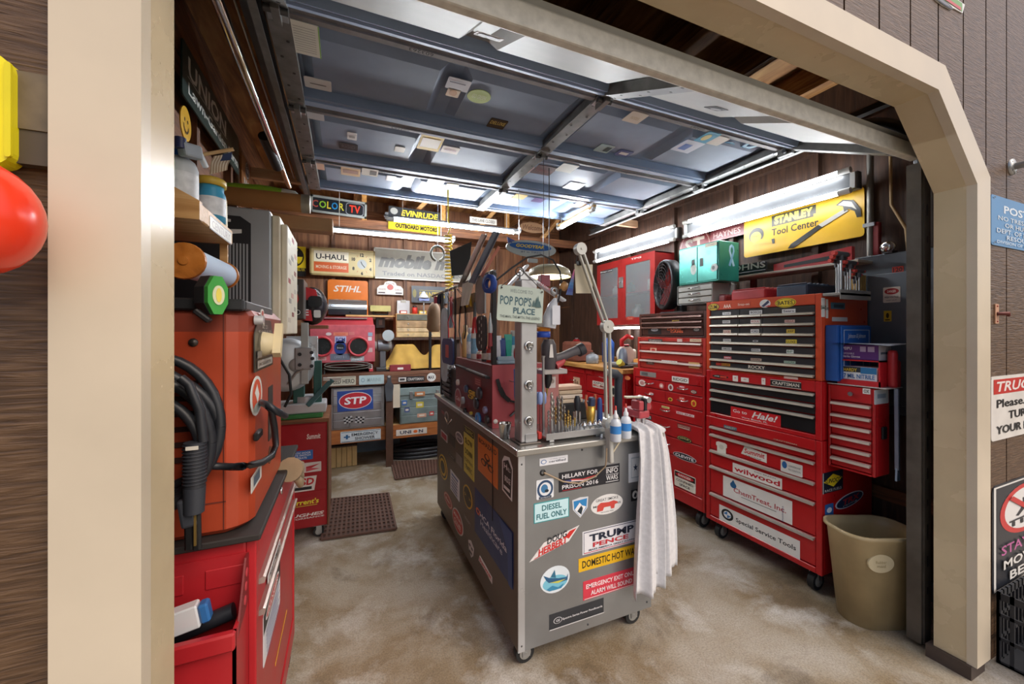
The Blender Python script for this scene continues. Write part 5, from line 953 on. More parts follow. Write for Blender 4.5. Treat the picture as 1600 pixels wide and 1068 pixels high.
for a, bg, it, sh in (((686, 699, 703, 757), 'd8b428', [El(0, 0, .44, .44, '2a2820'), El(0, 0, .36, .36, 'd8b428'), El(0, 0, .26, .26, '35321f')], 'e'), ((704, 718, 732, 784), 'dfe3ea', [Rc(-.36, .3, .36, .4, '5a78b0'), *[Rc(-.36, .16 - .14 * j, .3, .22 - .14 * j, '5a6ea0') for j in range(5)]], 's'),
                      ((694, 707, 762, 802), 'b84a40', [El(0, 0, .44, .44, 'd8c8c0'), El(0, 0, .4, .4, 'a83c38'), T('Beer', 0, 0, .5, .2, 'e0d0c8', .04)], 'e'), ((707, 724, 784, 847), 'c9c1bc', [El(0, 0, .45, .45, 'c03a34'), T('MARLIN', 0, .18, .66, .14, 'e8dcd8', .05), T('CLUB', 0, -.08, .6, .16, 'e8dcd8', .05), Rc(-.3, -.24, .3, -.2, 'e8dcd8')], 'e'),
                      ((724, 738, 750, 803), 'd0a832', [El(0, 0, .43, .43, '3a3626'), T('CAUTION', 0, .0, .74, .12, 'd0a832', .04), El(0, 0, .16, .12, '3a3626')], 'e'), ((725, 736, 802, 824), '6a625a', [T('texas', 0, .2, .7, .2, 'd8d0c8', .03), T('dept', 0, -.15, .6, .2, 'c8c0b8')], 's'),
                      ((731, 741, 836, 879), 'd4d0cc', [El(-.15, .15, .14, .08, '2a2a2c'), El(.2, .12, .14, .08, '2a2a2c'), Rc(-.2, -.28, .2, -.14, '2a2a2c')], [(-.4, .3), (0, .5), (.45, .3), (.35, -.2), (.05, -.5), (-.3, -.2)]), ((748, 769, 864, 912), 'e4e0dc', [T('Summit', 0, .05, .9, .5, 'c22632', .06, .15), Rc(-.3, -.38, .3, -.3, '333333')], [(-.5, -.35), (.5, -.5), (.5, .3), (-.4, .5)]),
                      ((689, 699, 670, 692), 'c8c0bc', [Rc(-.4, -.35, .4, .35, 'b03a44')], 's'), ((712, 724, 670, 698), 'd8d4d4', [El(0, 0, .4, .38, '777078'), T('pin', 0, 0, .6, .3, 'e8e0e0')], 'e'), ((702, 711, 675, 700), '3e3a38', [], 's'), ((701, 711, 704, 722), '4a4640', [T('CAT', 0, 0, .7, .4, 'a8a098')], 's'), ((713, 722, 706, 732), '7e7874', [], 's'), ((695, 701, 640, 660), 'b8b4b0', [El(0, 0, .3, .3, '5a5450')], 'e'), ((716, 730, 680, 700), '57524c', [], 'r') if False else ((690, 694, 640, 648), 'a8605c', [], 's')):
    ls(a, bg, *it, shape=sh)
B().tube([PX(696, 652, KX0 - .004), PX(700, 662, KX0 - .03), PX(706, 655, KX0 - .004)], .005, CHROME(), 8).build('handle', e); B().box(KX0 - .003, KX0 - .0005, PX(770, 700, KX0).y - .003, PX(770, 700, KX0).y + .003, .50, .90, BLACK()).build('seam_strip', e)
q = PY(848, 738, FY); B().lathe(q, [(.006, .001), (.014, .001), (.014, -.002)], BLACK(), (0, -1, 0), 14).build('cable_hole', e)
# towel over the corner of the worktop
e = E('towel', 'white terry towel hanging over the front corner of the steel cart', 'towel', (1.33, 1.40, .93))
TW = M('dcdcde', .95, 0, .10, 60)
def sheet(xt0, xt1, xb0, xb1, zb, y, folds, ph, jag, reach):
    """A hanging cloth: runs flat over the worktop, turns over its edge and falls in folds."""
    NX, NY = 60, 44; vs = []
    for j in range(NY + 1):
        t = j / NY
        for i in range(NX + 1):
            s = i / NX
            fold = math.cos(folds * 2 * PI * s + ph + .5 * math.sin(3 * s)) + .35 * math.cos(folds * 4.6 * PI * s + 1.7 * ph)
            if t < .16:
                k = t / .16; x = xt0 + (xt1 - xt0) * s; yy = y + reach * (1 - k) + .012; z = KT + .022 + .010 * fold + .012 * math.sin(PI * k)
            else:
                k = (t - .16) / .84; q = 1 - (1 - k) ** 1.8; x = xt0 + (xt1 - xt0) * s + ((xb0 + (xb1 - xb0) * s) - (xt0 + (xt1 - xt0) * s)) * q
                yy = y + .012 * (1 - min(1, 6 * k)) - (.008 + .012 * min(1, k * 2)) * fold; z = KT + .022 + .010 * fold * (1 - min(1, 5 * k)) - k * (KT + .02 - zb - jag * math.sin(7 * s + ph))
                x += .006 * math.sin(4 * k + 5 * s)
            vs.append(V((x, yy, z)))
    n = NX + 1; fs_ = [(j * n + i, (j + 1) * n + i, (j + 1) * n + i + 1, j * n + i + 1) for j in range(NY) for i in range(NX)]; k = len(vs)
    back = [v + V((.002, .010 if j >= 8 else 0, -.010 if j < 9 else 0)) for v, j in ((v, q // n) for q, v in enumerate(vs))]
    rim = [j * n for j in range(NY + 1)] + [NY * n + i for i in range(1, n)] + [j * n + NX for j in range(NY - 1, -1, -1)] + [i for i in range(NX - 1, 0, -1)]
    return B().add(vs + back, fs_ + [tuple(a + k for a in f[::-1]) for f in fs_] + [(rim[i], k + rim[i], k + rim[(i + 1) % len(rim)], rim[(i + 1) % len(rim)]) for i in range(len(rim))], TW, True)
def xat(u, y): return PY(u, 700, y).x
sheet(xat(1000, 1.395), xat(1030, 1.395), xat(990, 1.395), xat(1037, 1.395), PY(1010, 930, 1.395).z, 1.395, 1.7, .4, .008, .11).build('front_fold', e)
sheet(xat(1019, 1.408), xat(1043, 1.408), xat(1024, 1.408), xat(1062, 1.408), PY(1045, 893, 1.408).z, 1.408, 1.3, 2.2, .006, .14).build('back_fold', e)
# red tool box unit standing on the cart
UX0, UX1, UY0, UY1, UZ = .655, .95, 1.79, 2.47, 1.238
e = unit = E('tool_caddy', 'dark red steel tool caddy standing on the cart', 'tool caddy', (.8, 2.1, KT)); DR = M('6a2226', .4, .1, .25, 6); PK = M('b8585e', .35, .15, .12, 5)
B().box(UX0, UX1, UY0 + .003, UY1, KT + .001, UZ, DR, .003).build('body', e); B().box(UX0 + .002, UX1, UY0, UY0 + .003, KT + .001, UZ, PK).build('front_panel', e)
b = B().bar(PX(714, 570, UX0 - .008), PX(763, 590, UX0 - .008), .01, .03, BLACK(), (1, 0, 0)); b.build('magnet_strip', e); B().bar(PX(730, 576, UX0 - .016), PX(758, 587, UX0 - .016), .006, .016, STEEL(), (1, 0, 0)).build('strip_tool', e)
st(e, 'x', UX0 - .0005, (731, 744, 605, 628), '3a2c1c', T('GE', 0, .18, .8, .4, 'e3c02e', .08), T('CF', -.1, -.25, .7, .35, 'e3c02e', .08)); st(e, 'x', UX0 - .0005, (711, 721, 604, 641), 'b8a8a4', El(0, 0, .42, .44, '9c2e34'), T('Cola', 0, 0, .6, .2, 'e0d4d0', .04, .2), shape='e'); st(e, 'x', UX0 - .0005, (742, 752, 588, 604), '8a2c30', *[Rc(-.4, -.4 + .28 * k, .4, -.25 + .28 * k, 'b86a68') for k in range(3)])
# round magnets and small pots on its flank: each lifts off
for u, v, r, hx, lb, cat in ((749, 654, .034, '4a8ac4', 'blue ring magnet low on the red caddy flank', 'ring'), (751, 614, .032, '3c3c44', 'large black disc high on the red caddy flank', 'disc'), (746, 630, .03, '2f3038', 'black disc beside the blue ring', 'disc'), (730, 607, .022, '4a5a78', 'blue grey disc left of the yellow letters', 'disc'), (725, 625, .022, '9aa0a4', 'silver knob under the yellow letters', 'knob'), (717, 597, .018, 'd8d4cc', 'white disc at the far top of the red caddy flank', 'disc'), (760, 640, .018, '8a86a4', 'small lilac disc near the caddy corner', 'disc'), (763, 655, .02, '3a3436', 'small black disc near the caddy corner', 'disc'), (728, 642, .02, '2e2a2c', 'dark disc low on the far part of the caddy flank', 'disc'), (738, 645, .009, 'c8b03a', 'tiny yellow disc left of the blue ring', 'disc'), (735, 653, .009, 'd8d0c4', 'tiny white disc left of the blue ring', 'disc')):
    p = PX(u, v, UX0); q = E({'ring': 'ring_magnet', 'disc': 'disc_magnet', 'knob': 'silver_magnet'}[cat], lb, 'magnet', (UX0, p.y, p.z))
    if cat == 'ring': B().lathe(p - V((.0005, 0, 0)), [(r * .62, 0), (r, 0), (r, .014), (r * .62, .014), (r * .62, 0)], M(hx, .35), (-1, 0, 0), 24).build('ring', q); B().lathe(p - V((.0005, 0, 0)), [(0, .004), (r * .62, .004)], M('c4ccd4', .3, .5), (-1, 0, 0), 20).build('centre', q)
    else: B().lathe(p - V((.0005, 0, 0)), [(r, 0), (r, .012), (r * .8, .016), (0, .016)], M(hx, .35, .1), (-1, 0, 0), 20).build('disc', q)
p = PY(774, 658, UY0); tag(B().lathe(p - V((0, .0003, 0)), [(.011, 0), (.011, .004), (0, .005)], WHITE(), (0, -1, 0), 18).build('round_magnet'), 'small white round magnet on the pink front of the caddy', 'magnet')
e = E('hook_blade', 'curved dark blade hanging on the pink caddy front', 'blade', PY(785, 620, UY0)); b = B(); pts = [PY(u, v, UY0 - .012) for u, v in ((777, 592), (781, 606), (787, 618), (796, 626), (806, 628))]
for a, c, w in zip(pts, pts[1:], (.018, .024, .02, .01)): b.bar(a, c, .004, w, BLACK(), (0, 0, 1))
b.build('blade', e); B().tube([PY(806, 628, UY0 - .012), PY(808, 640, UY0 - .014), PY(797, 650, UY0 - .014)], .006, DSTEEL(), 8).build('hook', e)
e = E('tumbler', 'small steel tumbler on the cart worktop before the pink panel', 'cup', (PZ(789, 686, KT).x, PZ(789, 686, KT).y, KT)); p = PZ(789, 684, KT + .001); B().lathe(p, [(0, 0), (.021, 0), (.029, .066), (.031, .068), (.028, .066), (.02, .004), (0, .004)], CHROME(), n=24).build('cup', e)
e = E('seam_roller', 'red wheel seam roller with blue grip hung beside the grey post', 'roller', PY(808, 580, 1.7)); y = 1.70
B().lathe(PY(809, 552, y), [(0, .014), (.026, .014), (.034, .008), (.034, -.008), (.026, -.014), (0, -.014)], M('b52a36', .35), (.75, -.6, 0), 24).build('wheel', e); B().tube([PY(809, 552, y - .02), PY(809, 562, y - .02), PY(807, 570, y), PY(808, 580, y)], .003, STEEL(), 6).build('fork', e); B().tube([PY(806, 576, y), PY(807, 590, y), PY(808, 618, y), PY(809, 623, y)], [.011, .013, .015, .016], M('4f7fd0', .4), 12).build('grip', e); B().cyl(PY(808, 598, y), V((PY(808, 598, y).x, UY0 + .02, PY(808, 598, y).z)), .003, STEEL()).build('peg', e)
# hanging rail over the caddy
e = rail = E('tool_rail', 'black steel rail on posts over the red caddy from which tools hang', 'rail', (.66, 2.3, UZ)); RX, RZ = .672, 1.69
B().box(RX - .012, RX + .012, 1.80, 1.824, UZ + .001, RZ, BLACK(), .002).build('post', e); B().box(RX - .012, RX + .012, 2.92, 2.944, KT + .001, RZ, BLACK(), .002).build('post', e); B().box(RX - .008, RX + .008, 1.80, 3.30, RZ, RZ + .014, DSTEEL(), .002).build('crossbar', e)
for k in range(9): B().tube([(RX, 1.84 + .12 * k, RZ + .016), (RX - .014, 1.84 + .12 * k, RZ + .006), (RX - .016, 1.84 + .12 * k, RZ - .016), (RX - .008, 1.84 + .12 * k, RZ - .022)], .0025, STEEL(), 6).build('hook', e)
def hang(name, label, cat, u0, u1, v0, v1, hexc, kind='strip', extra=None, x=.655, th=.01):
    """Something hung from the rail; its outline measured on the rail's plane."""
    c, w, h = spot('x', x, u0, u1, v0, v1); q = E(name, label, cat, c); f = fr('x', c); m = M(hexc, .55, 0, .2, 12); w0 = w; w = min(w, h) if kind == 'ring' else min(w, h * .55) if kind == 'sack' else w
    if kind == 'strip': B().prism(f, rr(w, h, min(w, h) * .3), -th / 2, th / 2, m).build('blade', q)
    elif kind == 'taper': B().prism(f, [(-w * .5, -h * .5), (w * .1, -h * .5), (w * .5, h * .3), (w * .4, h * .5), (-w * .3, h * .5)], -th / 2, th / 2, m).build('blade', q)
    elif kind == 'rod': B().cyl(f.p(0, -h / 2), f.p(0, h / 2), th, m, None, 10).build('rod', q)
    elif kind == 'sack':
        b = B(); b.tube([f.p(.02 * math.sin(5 * t) * w, h * (.5 - t)) for t in [i / 8 for i in range(9)]], [w * k for k in (.14, .3, .38, .42, .44, .42, .44, .46, .3)], m, 12); b.build('cloth', q)
    elif kind == 'ring': B().lathe(c, [(w * .28, -.012), (w * .5, -.012), (w * .5, .012), (w * .28, .012), (w * .28, -.012)], m, (1, .3, 0), 26).build('roll', q)
    if extra: extra(q, f, w, h)
    if c.z + h / 2 < RZ + .0: B().cyl(f.p(0, h / 2 - .004), (RX - .015, c.y, RZ - .016), .002, BLACK(), None, 6).build('loop', q)
    return q
hang('work_glove', 'tan leather glove hanging at the far end of the tool rail', 'glove', 673, 684, 470, 518, '9a7e62', 'sack')
hang('dark_pouch', 'dark blue and red grip hanging at the far rail end', 'grip', 682, 691, 457, 476, '262c48', 'sack', lambda q, f, w, h: B().prism(Fr(f.p(-w * .0, -h * .1), f.r, f.u), rr(w * .6, h * .7, .01), .02, .04, M('98203a', .5)).build('red_grip', q))
hang('grey_strap', 'long pale grey strap hanging in front of the yellow cloth', 'strap', 690, 700, 480, 598, 'b4bfc8', 'strip')
hang('paddle', 'navy blue paddle with red mark hanging on the rail', 'paddle', 692, 709, 528, 571, '24386a', 'strip', lambda q, f, w, h: B().prism(f, rr(w * .3, h * .5, .006), .006, .0075, M('b04a48', .5)).build('mark', q), th=.014)
hang('looped_cord', 'red cord loop with scissors hanging on the rail', 'cord', 699, 711, 462, 528, 'b02a34', '', lambda q, f, w, h: B().tube([f.p(-w * .3, -h / 2), f.p(-w * .4, -h * .1), f.p(-w * .05, h * .1), f.p(-w * .1, h * .5), f.p(w * .1, h * .5), f.p(w * .1, h * .0), f.p(w * .5, -h * .3), f.p(w * .4, -h * .5)], .004, M('c23040', .5), 8).build('cord', q))
hang('black_rod', 'straight black rod hanging down from the rail', 'rod', 709, 714, 450, 562, '1c1c20', 'rod', th=.006)
hang('file_blade', 'off white plastic blade hanging aslant on the rail', 'blade', 721, 738, 438, 478, 'c4c0b4', 'taper', x=.64)
hang('leather_apron', 'brown leather flap hanging behind the white blade', 'leather', 706, 746, 456, 492, '7a6042', 'strip', x=.70)
hang('steel_plane', 'grey brown steel ruler plate hanging next to the blue tape', 'ruler', 745, 758, 430, 491, '8a8280', 'strip', lambda q, f, w, h: B().box(f.o.x - .004, f.o.x + .004, f.o.y - w * .5 - .003, f.o.y - w * .5 + .003, f.o.z - h / 2, f.o.z + h / 2, STEEL()).build('edge', q))
hang('tape_roll', 'blue masking tape roll hanging at the near end of the rail', 'tape', 757, 773, 425, 460, '2a4ca0', 'ring', lambda q, f, w, h: B().lathe(f.o, [(w * .26, -.011), (w * .3, -.011), (w * .3, .011), (w * .26, .011)], M('c8b48a', .7), (1, .3, 0), 24).build('core', q), x=.64)
hang('slotted_strip', 'black perforated steel strip hanging under the ruler plate', 'strip', 745, 760, 492, 548, '26272b', 'strip', lambda q, f, w, h: [B().prism(f, ell(.006, .009, (-.018 if k % 2 else .018), h * (.42 - .1 * k), 10), .0056, .0062, M('b8b4ac', .5)).build('slot', q) for k in range(9)])
hang('awl', 'steel awl with dark red handle hung near the post', 'awl', 762, 770, 488, 541, '98383e', '', lambda q, f, w, h: (B().tube([f.p(0, -h * .5), f.p(0, -h * .1)], [.011, .009], M('98383e', .4), 10).build('handle', q), B().tube([f.p(0, -h * .1), f.p(0, h * .1), f.p(0, h * .5)], [.012, .012, .003], STEEL(), 10).build('spike', q)), x=.645)
hang('steel_square', 'small steel square hanging between the grey strap and the red cord', 'square', 700, 708, 470, 512, 'a8acb0', 'strip', x=.69)
hang('black_cable', 'black cable loop hanging from the middle of the rail', 'cable', 716, 730, 455, 545, '1e1e22', '', lambda q, f, w, h: B().tube([f.p(0, h * .5), f.p(-w * .3, h * .2), f.p(-w * .4, -h * .2), f.p(0, -h * .5), f.p(w * .35, -h * .2), f.p(w * .3, h * .2), f.p(.01, h * .5)], .005, M('1e1e22', .5), 8).build('cable', q), x=.69)
hang('yellow_pliers', 'steel pliers with yellow grips hanging behind the white blade', 'pliers', 728, 738, 440, 480, 'c9a83a', '', lambda q, f, w, h: (B().tube([f.p(-w * .3, -h * .5), f.p(-w * .15, 0)], .008, M('d0a832', .4), 8).build('grip', q), B().tube([f.p(w * .3, -h * .5), f.p(w * .15, 0)], .008, M('d0a832', .4), 8).build('grip', q), B().bar(f.p(0, -h * .02), f.p(0, h * .45), .012, .02, STEEL(), (1, 0, 0), .003).build('jaw', q)), x=.69)
hang('red_snips', 'snips with red handles hanging beside the leather flap', 'snips', 738, 746, 470, 520, 'b02c30', '', lambda q, f, w, h: (B().tube([f.p(-w * .4, -h * .5), f.p(-w * .1, 0)], .008, M('b02c30', .4), 8).build('grip', q), B().tube([f.p(w * .4, -h * .5), f.p(w * .1, 0)], .008, M('b02c30', .4), 8).build('grip', q), B().bar(f.p(0, -h * .02), f.p(0, h * .48), .008, .018, DSTEEL(), (1, 0, 0), .002).build('blade', q)), x=.65)
# things stuck up above the rail
e = E('black_flat_sheet', 'black flat panel propped above the tool rail', 'panel', (.69, 2.4, 1.70)); c = [PY(u, v, 2.45) for u, v in ((703, 392), (737, 377), (733, 428), (706, 431))][::-1]; b = B(); b.add(c + [p + V((0, .008, 0)) for p in c], [(3, 2, 1, 0), (4, 5, 6, 7), (0, 1, 5, 4), (1, 2, 6, 5), (2, 3, 7, 6), (3, 0, 4, 7)], M('2a2c2f', .6, 0, .1)); b.build('sheet', e); B().tube([(c[1].x - .02, 2.454, c[1].z + .01), (c[1].x - .02, 2.454, RZ + .03), (RX, 2.454, RZ + .0145)], .006, STEEL(), 8).build('stem', e)
for k, (u0, v0, u1, v1, w, hx, lb) in enumerate(((719, 448, 757, 366, .035, 'b8b4ac', 'pale slotted steel rail leaning up from the tool rail'), (737, 442, 776, 362, .04, '8a99a8', 'blue grey slotted angle rail leaning beside the pale one'), (752, 432, 780, 385, .016, 'b87868', 'copper tinted rod leaning beside the slotted rails'))):
    q = E('slotted_rail' if k < 2 else 'copper_rod', lb, 'rail' if k < 2 else 'rod', PX(u0, v0, .66)); a, c = PX(u0, v0, .66 - .02 * k), PX(u1, v1, .70)
    b = B().bar(a, c, .004, w, M(hx, .3, .7, .1), (1, 0, 0), .001); b.bar(a + V((.012, 0, 0)), c + V((.012, 0, 0)), .024, .003, M(hx, .35, .6, .1), (1, 0, 0)) if k < 2 else None; b.build('bar', q)
    if k < 2:
        for j in range(7): s = B().bar(a + (c - a) * (.1 + .12 * j) - V((.0032, 0, 0)), a + (c - a) * (.15 + .12 * j) - V((.0032, 0, 0)), .001, .01, BLACK(), (1, 0, 0)).build('slot', q)
e = E('coil_hose', 'yellow coiled air hose hanging from the roof above the workbench', 'hose', (.7, 2.9, 2.0)); b = B(); h0, h1 = PY(700, 366, 2.9), PY(702, 454, 2.9); pts = []
for i in range(16 * 16): t = i / (16 * 16); a = 2 * PI * 16 * t; pts.append(h0 + (h1 - h0) * t + V((math.cos(a) * .026, math.sin(a) * .026, 0)))
b.tube(pts, .006, M('e2c62a', .4, 0, .05), 6); b.build('coil', e); B().tube([h0, h0 + V((.02, 0, .06)), h0 + V((.0, .0, .1)), (h0.x, h0.y, ZC)], .006, M('e2c62a', .4), 6).build('feed_hose', e)
e = E('horseshoe', 'grey steel horseshoe hanging on a wire before the long grey sign', 'horseshoe', PY(683, 395, 3.2)); c = PY(684, 396, 3.2); b = B(); b.tube([c + V((.055 * math.cos(t), 0, .06 * math.sin(t))) for t in [PI * .8 + 2 * PI * .9 * i / 18 - PI * 1.2 + PI * 0 for i in range(19)]], .011, M('8a8c86', .5, .5, .2), 8); b.build('shoe', e); B().cyl(c + V((0, .0, .06)), V((c.x, c.y, 2.485)), .0015, STEEL(), None, 6).build('wire', e)
# caddy contents
for k, (u, v0, v1, r, hx, cp, lh, lb) in enumerate(((727, 508, 560, .022, 'c8a46a', 'd8c8a0', None, 'tan wooden-looking tube at the far end of the caddy'), (735, 512, 562, .024, '9cc0d8', 'e0e0e0', 'e8eef2', 'pale blue bottle in the caddy'), (742, 502, 563, .024, 'd8dcd8', '3a5a9a', '7ab0d0', 'white bottle with blue label in the caddy'), (750, 544, 568, .02, 'd8d0c8', 'b83038', 'b04048', 'short white pot with red cap in the caddy'), (758, 540, 568, .02, '48484a', 'd84038', 'c8c8c0', 'short black pot with red cap in the caddy'), (765, 538, 568, .018, 'c83a30', '8a2a28', 'e0d8d0', 'red pot at the near corner of the caddy'))):
    zt = EYE + (HORIZON - v0) / 612 * (hit('x', .72, u, 540).x * ST + hit('x', .72, u, 540).y * CT); p = hit('x', .72, u, 540); bottle('shop_bottle', lb, 'bottle', .70, p.y * .70 / .72, UZ, r, max(.05, zt - UZ), hx, cp, .5, lh, 'bottles standing in the red caddy')
e = E('tray', 'pale blue plastic tray on the caddy behind the welcome sign', 'tray', (.75, 1.83, UZ)); B().box(.69, .80, 1.80, 1.90, UZ + .001, UZ + .02, M('a8c4d4', .4, 0, .05), .004).box(.69, .80, 1.80, 1.806, UZ + .02, UZ + .04, M('a8c4d4', .4, 0, .05)).build('shell', e)
for u, w, v0, hx, cp, lb in ((778, .015, 524, 'e2e4ea', '2a4aa0', 'white paste tube standing in the pale blue tray'), (785, .016, 528, '35508e', 'e8e8e8', 'blue and white patterned tube in the pale blue tray'), (794, .018, 522, '18a08c', '18806e', 'teal tube in the pale blue tray')):
    p = PY(u, 550, 1.84); zt = PY(u, v0, 1.84).z; q = E('squeeze_tube', lb, 'tube', (p.x, 1.84, UZ + .021)); B().add([V((p.x + a * w * s, 1.84 + c * w * .5 * s2, z)) for z, s, s2 in ((UZ + .035, .7, 1.4), (UZ + .12, 1, 1), (zt, 1.15, .12)) for a, c in ((-1, -1), (1, -1), (1, 1), (-1, 1))], [(i * 4 + j, i * 4 + (j + 1) % 4, i * 4 + 4 + (j + 1) % 4, i * 4 + 4 + j) for i in range(2) for j in range(4)] + [(8, 9, 10, 11)], M(hx, .35, 0, .1, 30)).build('tube_body', q); B().cyl((p.x, 1.84, UZ + .0205), (p.x, 1.84, UZ + .035), w * .6, M(cp, .4)).build('cap', q)
bottle('spray_can', 'blue and white aerosol can behind the welcome sign', 'spray can', PY(804, 550, 1.9).x, 1.9, UZ, .032, PY(804, 516, 1.9).z - UZ, '5aa0c8', 'd8d4d0', .6, 'dfe6ea')
# grey post with padlock rings and the welcome sign
PXc, PYc = .712, 1.525
e = E('steel_post', 'grey square steel post with hinged rings standing on the cart', 'post', (PXc, PYc, KT)); B().box(PXc - .05, PXc + .05, PYc - .05, PYc + .06, KT + .0005, KT + .007, SSD, .002).build('foot_plate', e); B().box(PXc - .038, PXc + .038, PYc - .035, PYc + .035, KT + .007, 1.62, M('b4b6b8', .35, .7, .12, 8), .004).build('column', e)
for v in (540, 601, 657):
    p = PY(826, v, PYc - .036); b = B(); b.lathe(p, [(.014, 0), (.02, .002), (.02, .006), (.014, .007), (.011, .004)], CHROME(), (0, -1, 0), 22); b.cyl(p, p + V((0, -.012, 0)), .009, M('8a8680', .3, .8)); b.tube([p + V((.003 + .008 * math.cos(t), -.012, -.016 + .014 * math.sin(t))) for t in [2 * PI * i / 14 for i in range(15)]], .0025, STEEL(), 6); b.build('ring', e)
B().prism(fr('y', (PXc + .008, PYc - .0355, KT + .025)), rr(.055, .034, .005), -.001, .004, M('a9acb0', .3, .8)).build('label_holder', e)
e = sign('welcome_sign', "pale green metal welcome sign with pine trees hung on the grey post", 'sign', 'y', 1.475, (777, 848, 446, 503), 'c3d2c6', T('WELCOME TO', .0, .36, .5, .1, '7a8a88', .0), T("POP POP'S", -.11, .08, .68, .26, '3f6672', .04), T('PLACE', .08, -.19, .48, .18, '3f6672', .05), T('THE MAN, THE MYTH, THE LEGEND', 0, -.38, .88, .09, '6a7674', .01), *[Pg([(x - w, y0), (x + w, y0), (x, y1)], '4a6a6c') for x, w, y0, y1 in ((.34, .05, -.03, .24), (.41, .045, -.04, .16), (.28, .04, -.03, .16), (.37, .05, -.05, .3))], *[El(x, .41, .02, .028, '1c1e20') for x in (-.44, .45)], rot=-.06, t=.003)
b = B(); c = e.location; r0 = PY(812, 424, 1.47); b.tube([V((r0.x + .018 * math.cos(t), 1.47, r0.z + .018 * math.sin(t))) for t in [2 * PI * i / 18 for i in range(19)]], .002, BLACK(), 6); b.tube([r0, PY(783, 447, 1.472)], .0015, BLACK(), 6); b.tube([r0 + V((.015, 0, .005)), PY(845, 452, 1.472)], .0015, BLACK(), 6); b.build('hanger', e); B().cyl(r0 + V((0, .002, .016)), (PXc + .02, PYc - .03, 1.61), .003, STEEL()).build('hook', e)
e = E('label_arm', 'white flat arms crossing above the welcome sign', 'arm', (.75, 1.55, 1.62)); y = 1.56
for (u0, v0, u1, v1, w) in ((795, 446, 824, 414, .035), (818, 428, 882, 470, .036)): B().bar(PY(u0, v0, y), PY(u1, v1, y), .012, w, M('dcdfe4', .35, 0, .05), (0, 1, 0), .005).build('arm_bar', e); y += .014
b = B(); p = PY(852, 449, 1.564 - .0); d = (PY(882, 470, 1.564) - PY(818, 428, 1.564)).normalized(); b.text(Fr(p - V((0, .0, .0)) + V((0, -.009, 0)) * 1 + V((0, .0, 0)), d, (-d.z, 0, d.x)), 'O FLUKE', 0, 0, .07, .012, 0, M('b83a44', .5, 0, 0), .02); b.build('lettering', e)
B().tube([PY(u, v, 1.55) for u, v in ((776, 437), (800, 418), (824, 402), (846, 398), (864, 406), (875, 424), (878, 446), (872, 472))], .004, BLACK(), 8).build('cable', e); B().lathe(PY(865, 455, 1.56), [(.012, 0), (.02, .002), (.02, .012), (.012, .014)], STEEL(), (0, -1, 0), 18).build('joint_ring', e); B().lathe(PY(881, 447, 1.55), [(0, -.022), (.016, -.016), (.02, 0), (.014, .018), (0, .022)], M('c8945a', .4), (.5, 0, .8), 16).build('knob', e); B().box(PXc - .02, PXc + .02, PYc + .01, PYc + .03, 1.6205, 1.66, STEEL()).build('mount', e)
# cordless drill resting nose-down in its holder
e = E('cordless_drill', 'grey and red cordless drill hanging nose down in a holder on the cart', 'drill', PY(856, 560, 1.62)); y = 1.60
B().tube([PY(857, 530, y), PY(857, 538, y), PY(858, 560, y), PY(858, 576, y)], [.022, .034, .036, .028], M('4a4548', .45, 0, .2), 18).build('motor_housing', e); B().tube([PY(866, 560, y), PY(880, 556, y), PY(896, 549, y), PY(908, 545, y)], [.02, .02, .021, .026], M('5a565a', .5, 0, .2), 14).build('grip', e); B().tube([PY(868, 571, y - .01), PY(878, 566, y - .01), PY(882, 562, y - .01)], [.02, .014, .008], M('b8484c', .4), 12).build('red_trigger_guard', e)
B().tube([PY(903, 548, y), PY(911, 544, y)], [.03, .03], M('2e3036', .5), 14).build('battery', e); B().tube([PY(857, 585, y), PY(857, 592, y), PY(856, 600, y), PY(855, 606, y)], [.016, .018, .014, .008], BLACK(), 16).build('chuck', e); B().cyl(PY(855, 606, y), PY(854, 618, y), .004, M('b89a4a', .3, .8), None, 8).build('bit', e); B().prism(fr('y', PY(861, 548, y - .036)), [(-.01, -.03), (.012, -.03), (.006, .03), (-.004, .03)], 0, .002, M('d8d4d0', .4)).build('badge', e)
e = E('drill_holder', 'pink and grey sheet metal drill holder standing on the cart', 'holder', PY(860, 590, 1.62)); B().box(PY(842, 580, 1.6).x, PY(880, 580, 1.6).x, 1.56, 1.66, PY(860, 585, 1.56).z, PY(860, 585, 1.56).z + .022, M('b4b0ae', .35, .5, .1), .003).build('ring_plate', e); B().box(PY(848, 590, 1.66).x, PY(874, 590, 1.66).x, 1.665, 1.672, KT + .001, PY(860, 578, 1.66).z, M('b87c78', .4, .2, .15), .002).build('back_plate', e); st(e, 'y', 1.6648, (858, 868, 588, 606), 'd8d0cc', El(0, .1, .3, .2, 'a89890'))
for dy, hx, nm in ((0, '2b55c0', 'blue'), (.028, 'd88a2a', 'orange'), (.048, 'd8d4c8', 'cream')):
    p = PY(853, 524, 1.60); B().lathe(p + V((-.012, 0, dy - .012)), [(.014, 0), (.03, 0), (.03, .026 if dy == 0 else .018), (.014, .026 if dy == 0 else .018), (.014, 0)], M(hx, .4), n=26).build('tape_roll') if False else tag(B().lathe(p + V((-.012, 0, dy - .008)), [(.014, 0), (.031, 0), (.031, .0275 if dy == 0 else .0195), (.014, .0275 if dy == 0 else .0195), (.014, 0)], M(hx, .4), n=26).build('tape_roll'), nm + ' tape roll stacked on top of the cordless drill', 'tape')
tag(B().lathe(PY(878, 500, 1.63) - V((0, 0, .05)), [(.03, 0), (.033, .11), (.031, .112), (.028, .004)], M('c8ccd4', .25, 0, .05), (.15, 0, 1), 20).build('clear_cup'), 'cloudy clear plastic cup right of the welcome sign', 'cup') if False else None
